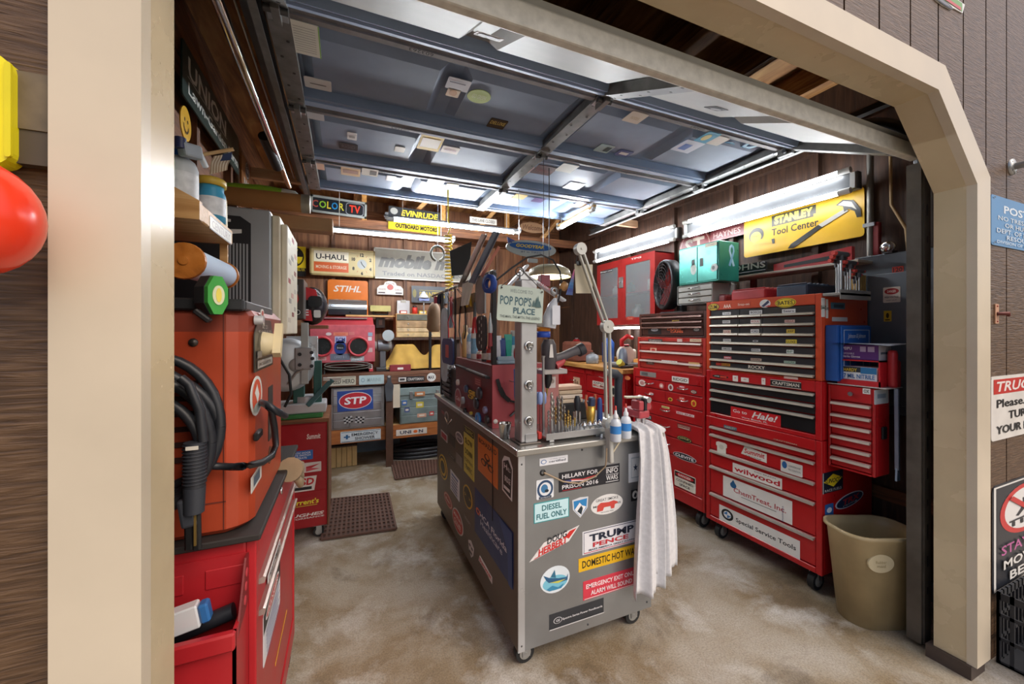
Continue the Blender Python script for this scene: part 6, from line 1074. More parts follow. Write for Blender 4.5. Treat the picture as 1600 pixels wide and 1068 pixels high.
e = E('clear_bag', 'crumpled clear bag hanging right of the welcome sign', 'bag', PY(862, 487, 1.56)); b = B(); b.tube([PY(868, 466, 1.56), PY(864, 478, 1.56), PY(860, 496, 1.56), PY(858, 512, 1.56)], [.008, .024, .034, .03], M('d8dce2', .2, 0, .15, 30), 10); b.build('bag', e); B().prism(fr('y', PY(869, 492, 1.52)), rr(.04, .085, .004), -.001, .001, M('dfe2ea', .5)).build('paper_tag', e); B().tube([PY(868, 466, 1.56), PY(872, 452, 1.56)], .004, M('b8803a', .4), 8).build('twist_tie', e)
# drill bit index
e = E('bit_stand', 'grey metal drill bit stand on the front of the cart', 'stand', (.87, 1.52, KT)); sx0, sx1 = PY(856, 690, 1.47).x, PY(944, 688, 1.47).x
B().box(sx0 - .01, sx1, 1.468, 1.62, KT + .016, KT + .026, M('a6a8aa', .3, .7, .1), .002).box(sx0 - .01, sx1, 1.465, 1.469, KT + .012, KT + .04, M('b0b2b4', .3, .7, .1), .001).build('plate', e); B().box(sx0 - .03, sx0 - .011, 1.5, 1.63, KT + .010, KT + .04, M('c03a34', .4), .003).build('red_end', e)
for x in (sx0 + .02, sx1 - .03):
    B().box(x - .012, x + .012, 1.47, 1.5, KT + .001, KT + .016, STEEL(), .002).build('foot', e); B().box(x - .012, x + .012, 1.58, 1.61, KT + .001, KT + .016, STEEL(), .002).build('foot', e)
PZT = KT + .0262
def twist(b, x, y, z, r, h, hx, shank=.35):
    """Twist drill: round shank below, fluted body above."""
    b.cyl((x, y, z), (x, y, z + h * shank), r * .9, STEEL(), None, 8); m = M(hx, .3, .85, .12, 30); vs = []; K = 26
    for i in range(K + 1):
        a = i * .55; zz = z + h * shank + h * (1 - shank) * i / K; k = 1 if i < K else .15
        for j in range(8):
            w = 2 * PI * j / 8; vs.append(V((x + k * (r * math.cos(w) * math.cos(a) - r * .55 * math.sin(w) * math.sin(a)), y + k * (r * math.cos(w) * math.sin(a) + r * .55 * math.sin(w) * math.cos(a)), zz)))
    b.add(vs, [(i * 8 + j, i * 8 + (j + 1) % 8, i * 8 + 8 + (j + 1) % 8, i * 8 + 8 + j) for i in range(K) for j in range(8)], m, True)
bits = [(857, 1.505, 640, .006, 'b4b2ae'), (862, 1.49, 612, .0075, 'b8b4ac'), (868, 1.50, 634, .006, 'b08e5a'), (873, 1.49, 622, .0065, '9a9894'), (878, 1.51, 618, .006, '8a8884'), (883, 1.50, 645, .005, 'c4a460'), (887, 1.49, 650, .005, 'b89a50'), (891, 1.51, 648, .0045, 'c8aa62'), (895, 1.49, 655, .0045, 'a8a6a2'), (898, 1.51, 652, .004, 'c8aa58'), (865, 1.545, 622, .006, 'a8a49c'), (871, 1.55, 618, .0065, '8c8a86'), (876, 1.555, 628, .0055, 'b09660'), (882, 1.55, 632, .005, '9a9690'), (888, 1.56, 640, .005, 'c0a058')]
words_ = ['first', 'second', 'third', 'fourth', 'fifth', 'sixth', 'seventh', 'eighth', 'ninth', 'tenth']
for k, (u, y, v, r, hx) in enumerate(bits):
    p = PY(u, v, y); b = B(); twist(b, p.x, y, PZT, r, p.z - PZT, hx); o = b.build('drill_bit')
    tag(o, f'drill bit, {words_[k % 10]} from the grey post, {"front" if k < 10 else "back"} row of the bit stand', 'drill bit', 'drill bits in the stand')
p = PY(849, 560, 1.55); tag(B().tube([(p.x, 1.55, PZT), (p.x, 1.55, p.z), (p.x, 1.55, p.z + .012)], [.006, .006, .009], STEEL(), 12).build('steel_rod'), 'tall thin steel rod at the post end of the bit stand', 'rod')
for k, (u, y) in enumerate(((838, 1.56), (844, 1.54), (850, 1.585))):
    p = PY(u, 612, y); q = E('screwdriver', ['clear blue handled screwdriver nearest the grey post', 'clear blue handled screwdriver in the middle of the three', 'clear blue handled screwdriver farthest from the grey post'][k], 'screwdriver', (p.x, y, KT), 'screwdrivers by the grey post'); zb = KT + .041 if k == 1 and False else KT + .0275
    B().tube([(p.x, y, p.z - .055), (p.x, y, p.z - .045), (p.x, y, p.z - .01), (p.x, y, p.z)], [.007, .012, .012, .008], M('8fa4d8', .15, 0, .1), 8).build('handle', q); B().cyl((p.x, y, zb), (p.x, y, p.z - .055), .0045, M('8a4a4a', .35, .5), None, 8).build('shaft', q)
p = PY(902, 640, 1.55); e = E('nut_driver', 'black handled driver with steel sockets standing in the bit stand', 'driver', (p.x, 1.55, PZT)); t_ = PY(902, 618, 1.55).z; B().tube([(p.x, 1.55, PZT + .08), (p.x, 1.55, PZT + .095), (p.x, 1.55, t_ - .02), (p.x, 1.55, t_)], [.01, .015, .016, .009], M('22262e', .4), 12).build('handle', e)
for a in range(5): B().cyl((p.x + .014 * math.cos(a * 1.26), 1.55 + .014 * math.sin(a * 1.26), PZT), (p.x + .014 * math.cos(a * 1.26), 1.55 + .014 * math.sin(a * 1.26), PZT + .075 + .008 * (a % 2)), .005, CHROME(), None, 8).build('socket', e)
for k, u in enumerate((913, 922, 930, 937)):
    p = PY(u, 670, 1.50); tag(B().lathe((p.x, 1.50, PZT), [(0, 0), (.004, 0), (.004, .012), (.012, .016), (.013, .024), (.003, .04), (0, .041)], CHROME(), n=12).build('countersink'), ['countersink nearest the drill bits in the bit stand', 'second countersink from the drill bits', 'third countersink from the drill bits', 'countersink nearest the lamp arm base'][k], 'countersink', 'countersinks in the bit stand')
e = E('gold_holder', 'gold tool cup with blue and orange plier grips behind the countersinks', 'holder', PZ(925, 676, KT)); p = PY(923, 660, 1.66); B().lathe((p.x, 1.66, KT + .001), [(0, 0), (.018, 0), (.026, .10), (.024, .10), (.016, .004)], M('c9a24a', .3, .6, .15), n=16).build('cup', e); B().bar((p.x, 1.66, KT + .05), (p.x, 1.65, KT + .145), .03, .03, M('2e3c5a', .5), bev=.008).build('blue_grip', e)
for s in (-1, 1): B().tube([(p.x + s * .02, 1.66, KT + .08), (p.x + s * .03, 1.66, KT + .12), (p.x + s * .026, 1.66, KT + .155)], .006, M('b86a48', .4), 8).build('plier_grip', e)
p = PY(937, 650, 1.64); tag(B().tube([(p.x, 1.64, KT + .001), (p.x, 1.64, KT + .06), (p.x, 1.64, KT + .13), (p.x, 1.64, KT + .14)], [.014, .014, .012, .007], M('2a4a8c', .4), 12).build('tool_grip'), 'dark blue tool handle standing beside the lamp arm', 'handle')
e = E('note_block', 'stack of cream folded papers in a black tray behind the drill bits', 'paper stack', PY(895, 640, 1.8)); a, c = PY(876, 640, 1.8).x, PY(912, 640, 1.8).x; B().box(a, c + .06, 1.80, 1.95, KT + .001, KT + .09, M('202124', .5), .004).build('tray', e)
for k in range(4): B().box(a + .005, c + .004 * k, 1.805 + .01 * k, 1.94, KT + .091 + .022 * k, KT + .110 + .022 * k, M(['d8c8b0', 'e2d6c4', 'd0bca0', 'c8a890'][k], .8, 0, .1), .003).build('paper', e)
# squeeze bottles, glue gun grip, vise
def squeeze(u, v1, y, lb):
    p = PZ(u, v1, KT); q = E('squeeze_bottle', lb, 'bottle', (p.x, p.y, KT), 'red tipped squeeze bottles on the cart'); o = (p.x, p.y, KT + .0005)
    B().lathe(o, [(0, 0), (.022, 0), (.0235, .004), (.0235, .075), (.018, .092), (.009, .098), (.009, .102)], M('d5dde6', .2, 0, .04), n=20).build('body', q); B().lathe(o, [(.0238, .035), (.0238, .068)], M('3f8ed8', .35), n=20).build('label', q)
    B().lathe(o, [(.011, .10), (.011, .112), (.006, .118), (.003, .138), (0, .138)], M('e6e9ec', .3), n=14).build('nozzle', q); B().lathe(o, [(.0036, .134), (.0046, .136), (.003, .152), (0, .153)], M('d84a3c', .4), n=10).build('red_tip', q)
squeeze(962, 689, 0, 'clear squeeze bottle with red tip nearer the lamp arm'); squeeze(978, 684, 0, 'clear squeeze bottle with red tip nearer the red vise')
e = E('bench_vise', 'small red bench vise on the cart corner by the towel', 'vise', PZ(1000, 676, KT)); p = PZ(1000, 672, KT); m = M('b84850', .4, 0, .15); x, y = p.x, p.y
B().box(x - .035, x + .05, y - .03, y + .04, KT + .001, KT + .016, M('8f9496', .35, .7), .003).build('base', e); B().cyl((x - .012, y, KT + .016), (x - .012, y, KT + .06), .011, CHROME()).cyl((x + .022, y, KT + .016), (x + .022, y, KT + .06), .011, CHROME()).build('stem', e)
B().box(x - .025, x + .04, y - .025, y + .1, KT + .06, KT + .10, m, .01).build('body', e); B().box(x - .03, x + .0, y - .03, y + .03, KT + .10, KT + .145, m, .006).build('fixed_jaw', e); B().box(x + .012, x + .042, y - .03, y + .03, KT + .10, KT + .145, m, .006).build('moving_jaw', e); B().box(x - .001, x + .012, y - .034, y + .034, KT + .10, KT + .155, M('3a3c40', .4, .6)).build('jaw_plate', e)
B().bar((x - .09, y - .0, KT + .165), (x + .03, y, KT + .158), .02, .01, M('c8c0ac', .35, .5), bev=.002).build('clamp_bar', e); B().cyl((x + .02, y - .04, KT + .15), (x + .02, y + .03, KT + .15), .014, STEEL()).build('screw', e); B().box(x - .006, x + .01, y - .01, y + .01, KT + .14, KT + .16, STEEL()).build('clamp_head', e)
p = PZ(963, 662, KT); e = E('heat_gun', 'black pistol grip tool standing behind the squeeze bottles', 'tool', (p.x, p.y, KT)); a = PY(966, 634, p.y); B().tube([(a.x, p.y, KT + .001), (a.x, p.y, PY(966, 600, p.y).z), PY(967, 588, p.y), PY(962, 584, p.y), PY(952, 582, p.y)], [.021, .02, .022, .024, .022], M('2c333e', .45, 0, .1), 14).build('grip', e); B().cyl(PY(953, 582, p.y), PY(947, 581, p.y), .016, STEEL()).build('nozzle', e)
# magnifier arm clamped to the cart's front edge
e = E('lamp_arm', 'pale grey jointed lamp arm clamped to the front of the cart', 'lamp arm', PY(950, 690, 1.42)); AM = M('b9b9b0', .35, .4, .08); ya = 1.44
b0, b1, b2 = PY(951, 660, ya), PY(948, 510, ya), PY(906, 389, ya)
for s in (-1, 1): B().bar(b0 + V((s * .013, 0, 0)), b1 + V((s * .013, 0, 0)), .011, .016, AM, (0, 1, 0), .002).build('lower_rod', e)
for s in (-1, 1): d = (b2 - b1).normalized(); nx = V((d.z, 0, -d.x)); B().bar(b1 + nx * s * .011, b2 + nx * s * .011, .010, .014, AM, (0, 1, 0), .002).build('upper_rod', e)
for c, r in ((b0, .03), (b1, .029), (b2, .026)): B().lathe(c + V((0, -.004, 0)), [(0, .016), (r * .2, .016), (r * .2, .012), (r, .012), (r, -.016), (0, -.016)], M('c9cac4', .35, .4), (0, -1, 0), 26, False).build('joint', e)
B().bar(PY(951, 668, 1.42), PY(953, 722, 1.415), .02, .038, M('c9c9c2', .4, .2), (0, 1, 0), .004).build('clamp', e); B().box(b0.x - .02, b0.x + .035, 1.41, 1.46, KT + .0005, KT + .02, AM, .003).build('clamp_foot', e); B().tube([PY(948, 700, 1.408), PY(947, 720, 1.408), PY(946, 728, 1.42), PY(930, 744, 1.445), PY(905, 755, 1.445), PY(880, 752, 1.445), PY(850, 738, 1.447)], .0035, M('a8947a', .5), 6).build('power_cord', e); B().tube([PY(965, 650, 1.43), PY(974, 664, 1.42), PY(972, 684, 1.415), PY(958, 706, 1.41)], .0035, M('c8bca0', .5), 6).build('loop_cord', e)
e = E('note_card', 'cream card clipped behind the upper lamp arm', 'card', PY(912, 437, 1.5)); b = B(); c = [PY(u, v, 1.47) for u, v in ((898, 412), (926, 413), (926, 458), (900, 458))]; b.add(c + [q + V((0, .003, 0)) for q in c], [(3, 2, 1, 0), (4, 5, 6, 7), (0, 1, 5, 4), (1, 2, 6, 5), (2, 3, 7, 6), (3, 0, 4, 7)], M('d8cfb4', .6, 0, .08)); b.build('card', e); B().box(c[0].x + .01, c[0].x + .03, 1.452, 1.475, c[0].z - .006, c[0].z + .012, BLACK(), .002).build('clip', e)
e = E('rainbow_cloth', 'pink and blue cloth hanging beside the upper lamp arm', 'cloth', PY(890, 440, 1.52)); b = B(); N = 8
for j in range(N):
    q = [PY(u, v, 1.52 + .01 * math.sin(j)) for u, v in ((897 - j * 1.6, 420 + 5 * j), (898 - j * .4, 421 + 5 * j), (898 - (j + 1) * .4, 426 + 5 * j), (897 - (j + 1) * 1.6, 425 + 5 * j))]; b.add(q, [(3, 2, 1, 0)], M(['d88aa8', 'd07ab0', 'b890d0', '8aa0d8', '6a9ad8', '5a8ad0', '6a7ac8', '7a90d0'][j], .8, 0, .1))
b.build('cloth', e); B().cyl(PY(898, 420, 1.52), PY(902, 400, 1.46), .002, BLACK(), None, 6).build('string', e)
# dome lamp and blimp sign behind
e = E('dome_lamp', 'cream dome work lamp hanging behind the welcome sign', 'lamp', PY(860, 425, 2.2)); c = PY(858, 430, 2.2); B().lathe(c, [(.135, -.012), (.14, 0), (.125, .035), (.08, .06), (.02, .068), (0, .068)], M('c9bf9a', .4, 0, .08), n=32).build('shade', e); B().lathe(c, [(0, .004), (.12, .004), (.12, -.006), (0, -.01)], M('fff2cf', .5, 0, 0, 1, 8.0), n=28).build('bulb_ring', e); B().cyl(c + V((0, 0, .068)), (c.x, c.y, DZ - .01), .003, BLACK(), None, 6).build('cord', e)
p = PY(853, 437, 2.0); tag(B().box(p.x - .03, p.x + .03, 2.0, 2.05, p.z - .035, p.z + .03, M('a85c6a', .5, 0, .1), .003).cyl((p.x, 2.03, p.z + .03), (p.x, 2.03, DZ - .01), .0015, BLACK(), None, 6).build('pink_box'), 'dusty pink little box hanging in front of the dome lamp', 'box')
e = sign('blimp_sign', 'blue and grey blimp-shaped sign hanging from the rafters', 'sign', 'y', 2.6, (790, 868, 372, 405), 'a9b4b8', Pg(ell(.42, .24, -.02, .12), '1f5ea8'), T('GOODYEAR', -.03, .14, .56, .2, 'ecd02c', .06, .2), T('#1 in TIRES', -.02, -.22, .4, .12, '4a5a78', .02), Pg([(-.48, .3), (-.42, .42), (-.38, .22)], '4a5aa0'), shape='e', t=.01); c = e.location
for s in (-1, 1): B().cyl((c.x + s * .1, 2.6, c.z + .06), (c.x + s * .1, 2.6, DZ - .012), .0018, STEEL(), None, 6).build('hanging_wire', e)
B().prism(fr('y', c + V((-.165, 0, .03))), [(-.02, .0), (-.03, .04), (.03, .02), (.03, -.02)], 0, .008, M('5a6ab0', .4)).build('tail_fin', e); B().prism(fr('y', c + V((.01, 0, -.085))), rr(.08, .03, .008), 0, .008, M('a9b4b8', .4)).build('gondola', e)
# black louvred box at the far end of the cart
e = E('louvred_box', 'black louvred plastic box at the far end of the cart', 'box', (.74, 2.7, KT)); B().box(.665, .86, 2.5, 2.86, KT + .001, 1.155, M('26272a', .5, 0, .15), .01).build('case', e)
b = B()
for k in range(6): b.box(.652, .666, 2.63, 2.85, KT + .025 + .034 * k, KT + .045 + .034 * k, M('3c3d40', .45, 0, .1), .002)
b.build('louver', e); B().tube([(.66, 2.62, 1.15), (.66, 2.60, 1.20), (.66, 2.52, 1.16)], .005, STEEL(), 8).build('handle', e)
p = PY(672, 480, 4.3); tag(B().tube([p, (p.x, p.y, .9815)], .016, M('2a2b2e', .35, .4), 10).build('black_pole'), 'slim black pole standing on the bench before the yellow cloth', 'pole')
# counter clutter beyond the cart (stands on the wooden counter)
e = E('sander', 'grey and black sander on the near end of the wooden counter', 'sander', (2.33, 2.9, 1.07)); B().tube([(2.34, 2.9, 1.10), (2.36, 2.93, 1.17), (2.40, 2.98, 1.22)], [.04, .042, .034], M('5c6470', .45, 0, .2), 14).build('body', e); B().box(2.27, 2.40, 2.83, 3.0, 1.071, 1.095, M('3a3c40', .5, .3), .006).build('sole_plate', e); B().cyl((2.30, 2.87, 1.10), (2.26, 2.86, 1.13), .03, M('c9c44a', .4)).build('yellow_knob', e)
e = E('mitre_saw', 'white chop saw with red guard on the wooden counter', 'saw', (2.5, 3.1, 1.07)); B().box(2.36, 2.62, 2.92, 3.2, 1.071, 1.10, M('8a8c8e', .4, .5), .006).build('table', e); B().cyl((2.46, 3.0, 1.18), (2.46, 3.04, 1.18), .09, M('e2e0d4', .4, 0, .08), None, 28).build('blade_guard', e); B().box(2.42, 2.62, 3.041, 3.10, 1.13, 1.23, M('d8d6ca', .4, 0, .1), .02).build('motor', e); B().tube([(2.42, 3.02, 1.27), (2.40, 3.0, 1.32), (2.45, 2.98, 1.36), (2.52, 3.0, 1.34)], .02, M('c8262a', .35), 10).build('handle', e); B().box(2.52, 2.58, 3.05, 3.12, 1.10, 1.13, STEEL()).build('pivot', e); B().box(2.43, 2.49, 3.0, 3.04, 1.25, 1.28, M('c8262a', .35), .005).build('red_guard', e)
e = E('brown_cloth', 'brown cloth thrown over a machine on the wooden counter', 'cloth', (2.5, 3.75, 1.07)); B().box(2.3, 2.5, 3.62, 3.95, 1.071, 1.29, M('7a4634', .9, 0, .18, 10), .03).build('cloth', e); B().box(2.29, 2.5, 3.60, 3.63, 1.08, 1.2, M('6e3e30', .9, 0, .18, 10), .012).build('hem', e)
for k, (x, y, h, hx, lb) in enumerate(((2.36, 3.42, .10, '8a8f94', 'grey casting on the counter beside the brown cloth'), (2.62, 3.5, .26, '2d56a0', 'blue drum on the counter behind the brown cloth'), (2.6, 4.1, .24, 'b02a2c', 'red can at the far end of the counter'))):
    q = E(['casting', 'blue_drum', 'fuel_can'][k], lb, ['casting', 'drum', 'can'][k], (x, y, 1.07)); B().lathe((x, y, 1.071), [(0, 0), (.06, 0), (.065, .01), (.065, h * .8), (.03, h), (0, h)], M(hx, .4, .2, .2), n=20).build('body', q); B().cyl((x, y, 1.071 + h), (x, y, 1.085 + h), .02, STEEL()).build('cap', q)
sign('caution_sign', 'orange and black CAUTION sign at the far end of the back wall', 'sign', 'y', YS, (880, 905, 482, 508), 'cf7a2c', Rc(-.5, .1, .5, .5, '1e1a16'), T('CAUTION', 0, .28, .86, .24, 'e8b83a', .05), Rc(-.4, -.2, .3, -.12, '4a2a14'), Rc(-.4, -.36, .1, -.28, '4a2a14'), shape='s', wh=(.26, .26))
e = E('yellow_rack', 'tall yellow wire rack in the far corner', 'rack', PY(921, 480, 4.7)); a, c = PY(913, 460, 4.75), PY(931, 505, 4.75)
for k in range(4): B().box(a.x + (c.x - a.x) * k / 3 - .008, a.x + (c.x - a.x) * k / 3 + .008, 4.74, 4.77, 0.001 if k in (0, 3) else c.z, a.z + .1, M('d0b02c', .4, .2), .002).build('upright', e)
for k in range(4): B().box(a.x, c.x, 4.745, 4.765, c.z + .14 * k, c.z + .14 * k + .01, M('d0b02c', .4, .2)).build('rung', e)
e = E('steel_bowl', 'shiny steel pot on a bracket at the far end of the back wall', 'pot', PY(895, 472, 4.6)); p = PY(895, 472, 4.7); B().lathe(p, [(0, -.06), (.05, -.055), (.075, -.01), (.075, .05), (.08, .055), (.07, .05)], CHROME(), n=26).build('bowl', e); B().box(p.x - .08, p.x + .08, 4.6, 4.9, p.z - .075, p.z - .061, WOOD_X()).build('bracket', e)
lamp('bench_lamp', 'short strip lamp glowing beneath the red wall cabinet', (2.66, 2.85, 1.455), (2.66, 3.5, 1.455), (0,), (0, 0, -1)) if False else None
e = E('bench_lamp', 'short strip lamp glowing beneath the red wall cabinet', 'lamp', (2.66, 3.2, 1.46)); B().box(2.62, 2.70, 2.8, 3.55, 1.45, 1.469, WHITE(), .003).build('housing', e); B().cyl((2.66, 2.83, 1.44), (2.66, 3.52, 1.44), .01, M('f6faff', .5, 0, 0, 1, 30.0), None, 10).build('lamp_tube', e)
# ================================================================ BACK WALL AND BENCH
e = E('workbench', 'long dark wooden workbench along the back wall with signs on its apron', 'workbench', (.5, 4.5, 0))
dw = wood('bench_wood', [(.25, '4a2f22'), (.5, '6b4734'), (.75, '8a6048')], (1.2, 12, 12), .55)
B().box(-.3, 2.1, 4.27, 4.87, .945, .98, dw, .003).build('top', e); B().box(-.3, 2.1, 4.27, 4.31, .85, .944, dw, .002).build('apron', e)
B().box(-.3, 2.1, 4.32, 4.87, .385, .41, PINE_X()).build('lower_shelf', e); B().box(-.3, 2.1, 4.28, 4.319, .275, .41, wood('stained_beam', [(.2, '7c4320'), (.5, 'a5622f'), (.8, 'bb7a40')], (1.2, 12, 12))).build('shelf_beam', e)
for x, y in ((.385, 4.235), (-.28, 4.28), (1.5, 4.28), (-.28, 4.8), (.6, 4.8), (1.5, 4.8)): B().box(x, x + .07, y, y + .035, 0, .85, M('5a3c2c', .6, 0, .25)).build('leg', e)
def bplate(box, bg, *it, **k): return plate(e, 'y', k.pop('y', 4.2685), box, bg, *it, name='plate', t=.002, **k)
bplate((511, 556, 587, 603), 'c9c6b4', T('SPEED HERO', 0, -.05, .9, .5, '4a4a48', .04), Rc(-.46, .36, .46, .42, '8a8878')); bplate((561, 600, 585, 601), 'b8cfd2', T('O', -.35, 0, .15, .5, '8aa0b0', .04), T('MARINE', .1, 0, .55, .4, '9ab0b4', .03))
bplate((622, 663, 587, 597), '24262a', Rc(-.48, -.4, -.2, .4, 'd8d4cc'), Rc(-.44, -.2, -.25, .2, '3a3a3c'), T('CRAFTSMAN', .16, 0, .6, .5, 'd0d0cc', .04)); bplate((667, 681, 582, 596), 'dcdcd8', T('MAX', 0, 0, .7, .4, '33333a', .05), shape='e')
bplate((532, 595, 669, 692), 'd3dde2', Rc(-.48, .4, .48, .45, '2a4a5a'), Rc(-.48, -.45, .48, -.4, '2a4a5a'), Rc(-.42, -.06, -.27, .06, '1f5a8a'), Rc(-.37, -.2, -.32, .2, '1f5a8a'), T('EMERGENCY', .1, .17, .66, .26, '33404c', .03), T('SHOWER', .1, -.2, .5, .26, '33404c', .03), y=4.2785); bplate((619, 667, 667, 681), 'd9d2c6', T('UNI', -.2, 0, .36, .55, '26304a', .06), T('N', .3, 0, .14, .55, '26304a', .06), El(.12, 0, .07, .25, 'd86a2a'), y=4.2785)
bplate((613, 625, 600, 637), 'cfc4ae', y=4.245 if 0 else 4.2685); 
e = E('bottle_opener', 'grey metal opener hanging on a bench post', 'opener', (.45, 4.22, .8)); B().prism(fr('y', PY(608, 602, 4.232)), [(-.03, -.16), (.03, -.16), (.045, 0), (.02, .04), (.02, .1), (-.02, .1), (-.02, .04), (-.045, 0)], -.002, .008, M('5a6068', .4, .6, .2)).build('blade', e); B().cyl(PY(608, 588, 4.235), PY(608, 588, 4.215), .012, STEEL()).build('hook', e)
# red blast cabinet
e = E('blast_cabinet', 'red blasting cabinet with two round glove ports on the workbench', 'cabinet', (.0, 4.45, .98)); m = M('c2404a', .4, 0, .18, 5)
bx0, bx1 = PY(489, 540, 4.3).x, PY(585, 540, 4.3).x
z0b = .981
B().box(bx0 - .02, bx1, 4.34, 4.86, 1.10, 1.44, m, .006).prism(fr('X', (bx0 - .02, 0, 0)), [(4.34, 1.10), (4.8, 1.10), (4.8, 1.03), (4.5, 1.03)], 0, bx1 - bx0 + .02, M('a81f2c', .4, 0, .15)).build('body', e)
B().box(bx0 - .03, bx1 + .005, 4.3, 4.34, 1.09, 1.47, M('c8606a', .4, 0, .25, 12), .006).build('front_panel', e)
B().prism(fr('X', (bx0 - .02, 0, 0)), [(4.34, 1.44), (4.86, 1.44), (4.86, 1.56), (4.6, 1.56)], 0, bx1 - bx0 + .02, m).build('lid', e); B().box(bx0 + .08, bx1 - .06, 4.5, 4.56, 1.535, 1.55, STEEL(), .003).build('lid_handle', e)
for x in (bx0, bx1 - .05): B().box(x, x + .04, 4.36, 4.8, z0b, 1.04, m, .004).build('leg', e)
for cu, nm in ((503, 'l'), (560, 'r')):
    c = PY(cu, 541, 4.3); b = B(); b.lathe(c, [(.07, 0), (.098, 0), (.104, .01), (.10, .022), (.085, .022), (.08, .008)], m, (0, -1, 0), 32); rg = b.build('glove_port', e)
    B().prism(fr('y', c), ell(.082, .082), .002, .008, M('1d2224', .25)).build('port_cover', rg)
for bx, bg, it, sh in (((523, 541, 525, 536), 'b5bcd8', [T('BCM', 0, 0, .8, .6, '2a3a8a', .06)], 's'), ((522, 541, 531, 555), '1f3f8a', [El(0, .05, .36, .22, '18242e'), T('Broncos', 0, 0, .5, .12, 'd8e0e8')], 'e'), ((516, 547, 552, 563), '6a7080', [T('OHIO 8 1', 0, 0, .6, .4, '9aa4b4')], 'r'), ((521, 544, 519, 524), 'e08a70', [T('NOVAK', 0, 0, .7, .5, 'c83a2a', .03)], 's'), ((548, 569, 556, 564), 'aab4ba', [T('Polaris', 0, 0, .7, .5, 'e8ecec', .03)], 's'), ((497, 510, 557, 563), 'd8a8a8', [T('auto', 0, 0, .6, .5, 'a04040')], 'r'), ((509, 518, 519, 524), 'd8cfcf', [], 'e'), ((575, 581, 526, 532), 'd0d0d4', [], 'r'), ((574, 582, 543, 550), 'c8a8a8', [], 'r'), ((575, 582, 569, 576), 'e0d8d8', [T('1', 0, 0, .2, .6, '883030')], 'r'), ((545, 554, 518, 523), 'd07a7a', [], 'r'), ((575, 582, 519, 525), '8fa4b8', [], 'r')): st(e, 'y', 4.2995, bx, bg, *it, shape=sh)
e = E('air_hose', 'loops of grey hose under the red blasting cabinet', 'hose', (.1, 4.25, 1.0))
B().tube([(bx0 + .1 + .22 * (1 + math.cos(t)), 4.275 + .01 * math.sin(3 * t), 1.03 + .035 * math.sin(t) + .004 * t) for t in [.3 * i for i in range(42)]], .007, M('5f5a54', .5), 8).build('hose_loop', e); B().cyl((bx0 + .1, 4.285, .981), (bx0 + .1, 4.285, 1.03), .01, DSTEEL()).build('stand', e)
# mailbox and things on the ledge
e = E('wall_ledge', 'wooden ledge on the back wall under the mailbox', 'shelf', (.3, 4.75, 1.6)); lz = 1.585
B().box(.0, .55, 4.62, 4.88, 1.565, lz, PINE_X(), .002).build('board', e); B().box(.1, .2, 4.84, 4.88, 1.5, 1.565, PINE_X()).build('bracket', e)
e = E('mailbox', 'silver and black round-topped mailbox in front of the orange chainsaw sign', 'mailbox', (.2, 4.75, lz)); a = PY(513, 484, 4.7).x; c_ = PY(573, 484, 4.7).x
f = fr('X', (a, 4.75, lz + .001)); 
B().prism(f, [(-.09, 0), (.09, 0), (.11, .06), (-.11, .06)], 0, c_ - a, M('3c434a', .3, .5, .2)).build('base', e)
arc = [(.11 * math.cos(t), .06 + .115 * math.sin(t)) for t in [PI * i / 14 for i in range(15)]]
B().prism(f, arc, 0, c_ - a, M('c3cad0', .22, .8, .12)).build('lid', e); B().box(a - .004, a, 4.66, 4.84, lz + .055, lz + .068, CHROME()).build('trim_strip', e)
# signs on the back wall
sign('shelter_sign', 'yellow and black FALLOUT SHELTER trefoil sign on the back wall', 'sign', 'y', YS, (441, 478, 383, 432), '1c1c1c', Rc(-.5, -.22, .5, .5, 'e8cd1f'), Pg(ell(.42, .33, 0, .15), '1b1a14'), *[Pg([(0, .15)] + [(.36 * math.cos(t), .15 + .285 * math.sin(t)) for t in (b0, b0 + .35, b0 + .7, b0 + 1.05)], 'e8cd1f') for b0 in (PI / 2 - .52, PI * 7 / 6 - .52, PI * 11 / 6 - .52)], Rc(-.5, -.38, .5, -.22, '1c1c1c'), T('FALLOUT SHELTER', 0, -.16 - .1, .92, .12, 'd8bf2a', .03), shape='s')
e = sign('wall_clock', 'cream advertising clock with orange panel on the back wall', 'clock', 'y', YS - .07, (484, 586, 385, 434), 'd6c68f', Rc(-.44, .0, .08, .38, 'f0ead2'), Rc(-.44, -.36, .08, -.02, 'd9622c'), T('U-HAUL', -.18, .18, .46, .2, '26241f', .06), T('MOVING & STORAGE', -.18, -.19, .46, .12, 'f0e0c0', .03), El(.29, -.02, .075, .18, 'b9c0bf'),
     *[T(s, .29 + .155 * math.sin(k * PI / 3), -.02 + .34 * math.cos(k * PI / 3), .036 + .018 * (len(s) > 1), .13, '2a251c', .12) for k, s in enumerate(('12', '2', '4', '6', '8', '10'))], *[Pg([(.29 + .13 * math.sin(t) - .003, -.02 + .29 * math.cos(t)), (.29 + .13 * math.sin(t) + .003, -.02 + .29 * math.cos(t)), (.29 + .16 * math.sin(t) + .003, -.02 + .36 * math.cos(t)), (.29 + .16 * math.sin(t) - .003, -.02 + .36 * math.cos(t))], 'c8542c') for t in [PI / 6 + PI / 3 * i for i in range(6)]], frame='a8925e', fw=.018, ft=.012)
b = B(); f = fr('y', e.location); w, h = spot('y', YS - .07, 484, 586, 385, 434)[1:]
for dx, dy in ((.05, -.13), (-.02, .11)): b.bar(f.p(.29 * w, -.02 * h, .007), f.p((.29 + dx * .9) * w, (-.02 + dy * .9) * h, .007), .008, .002, BLACK(), (0, 1, 0))
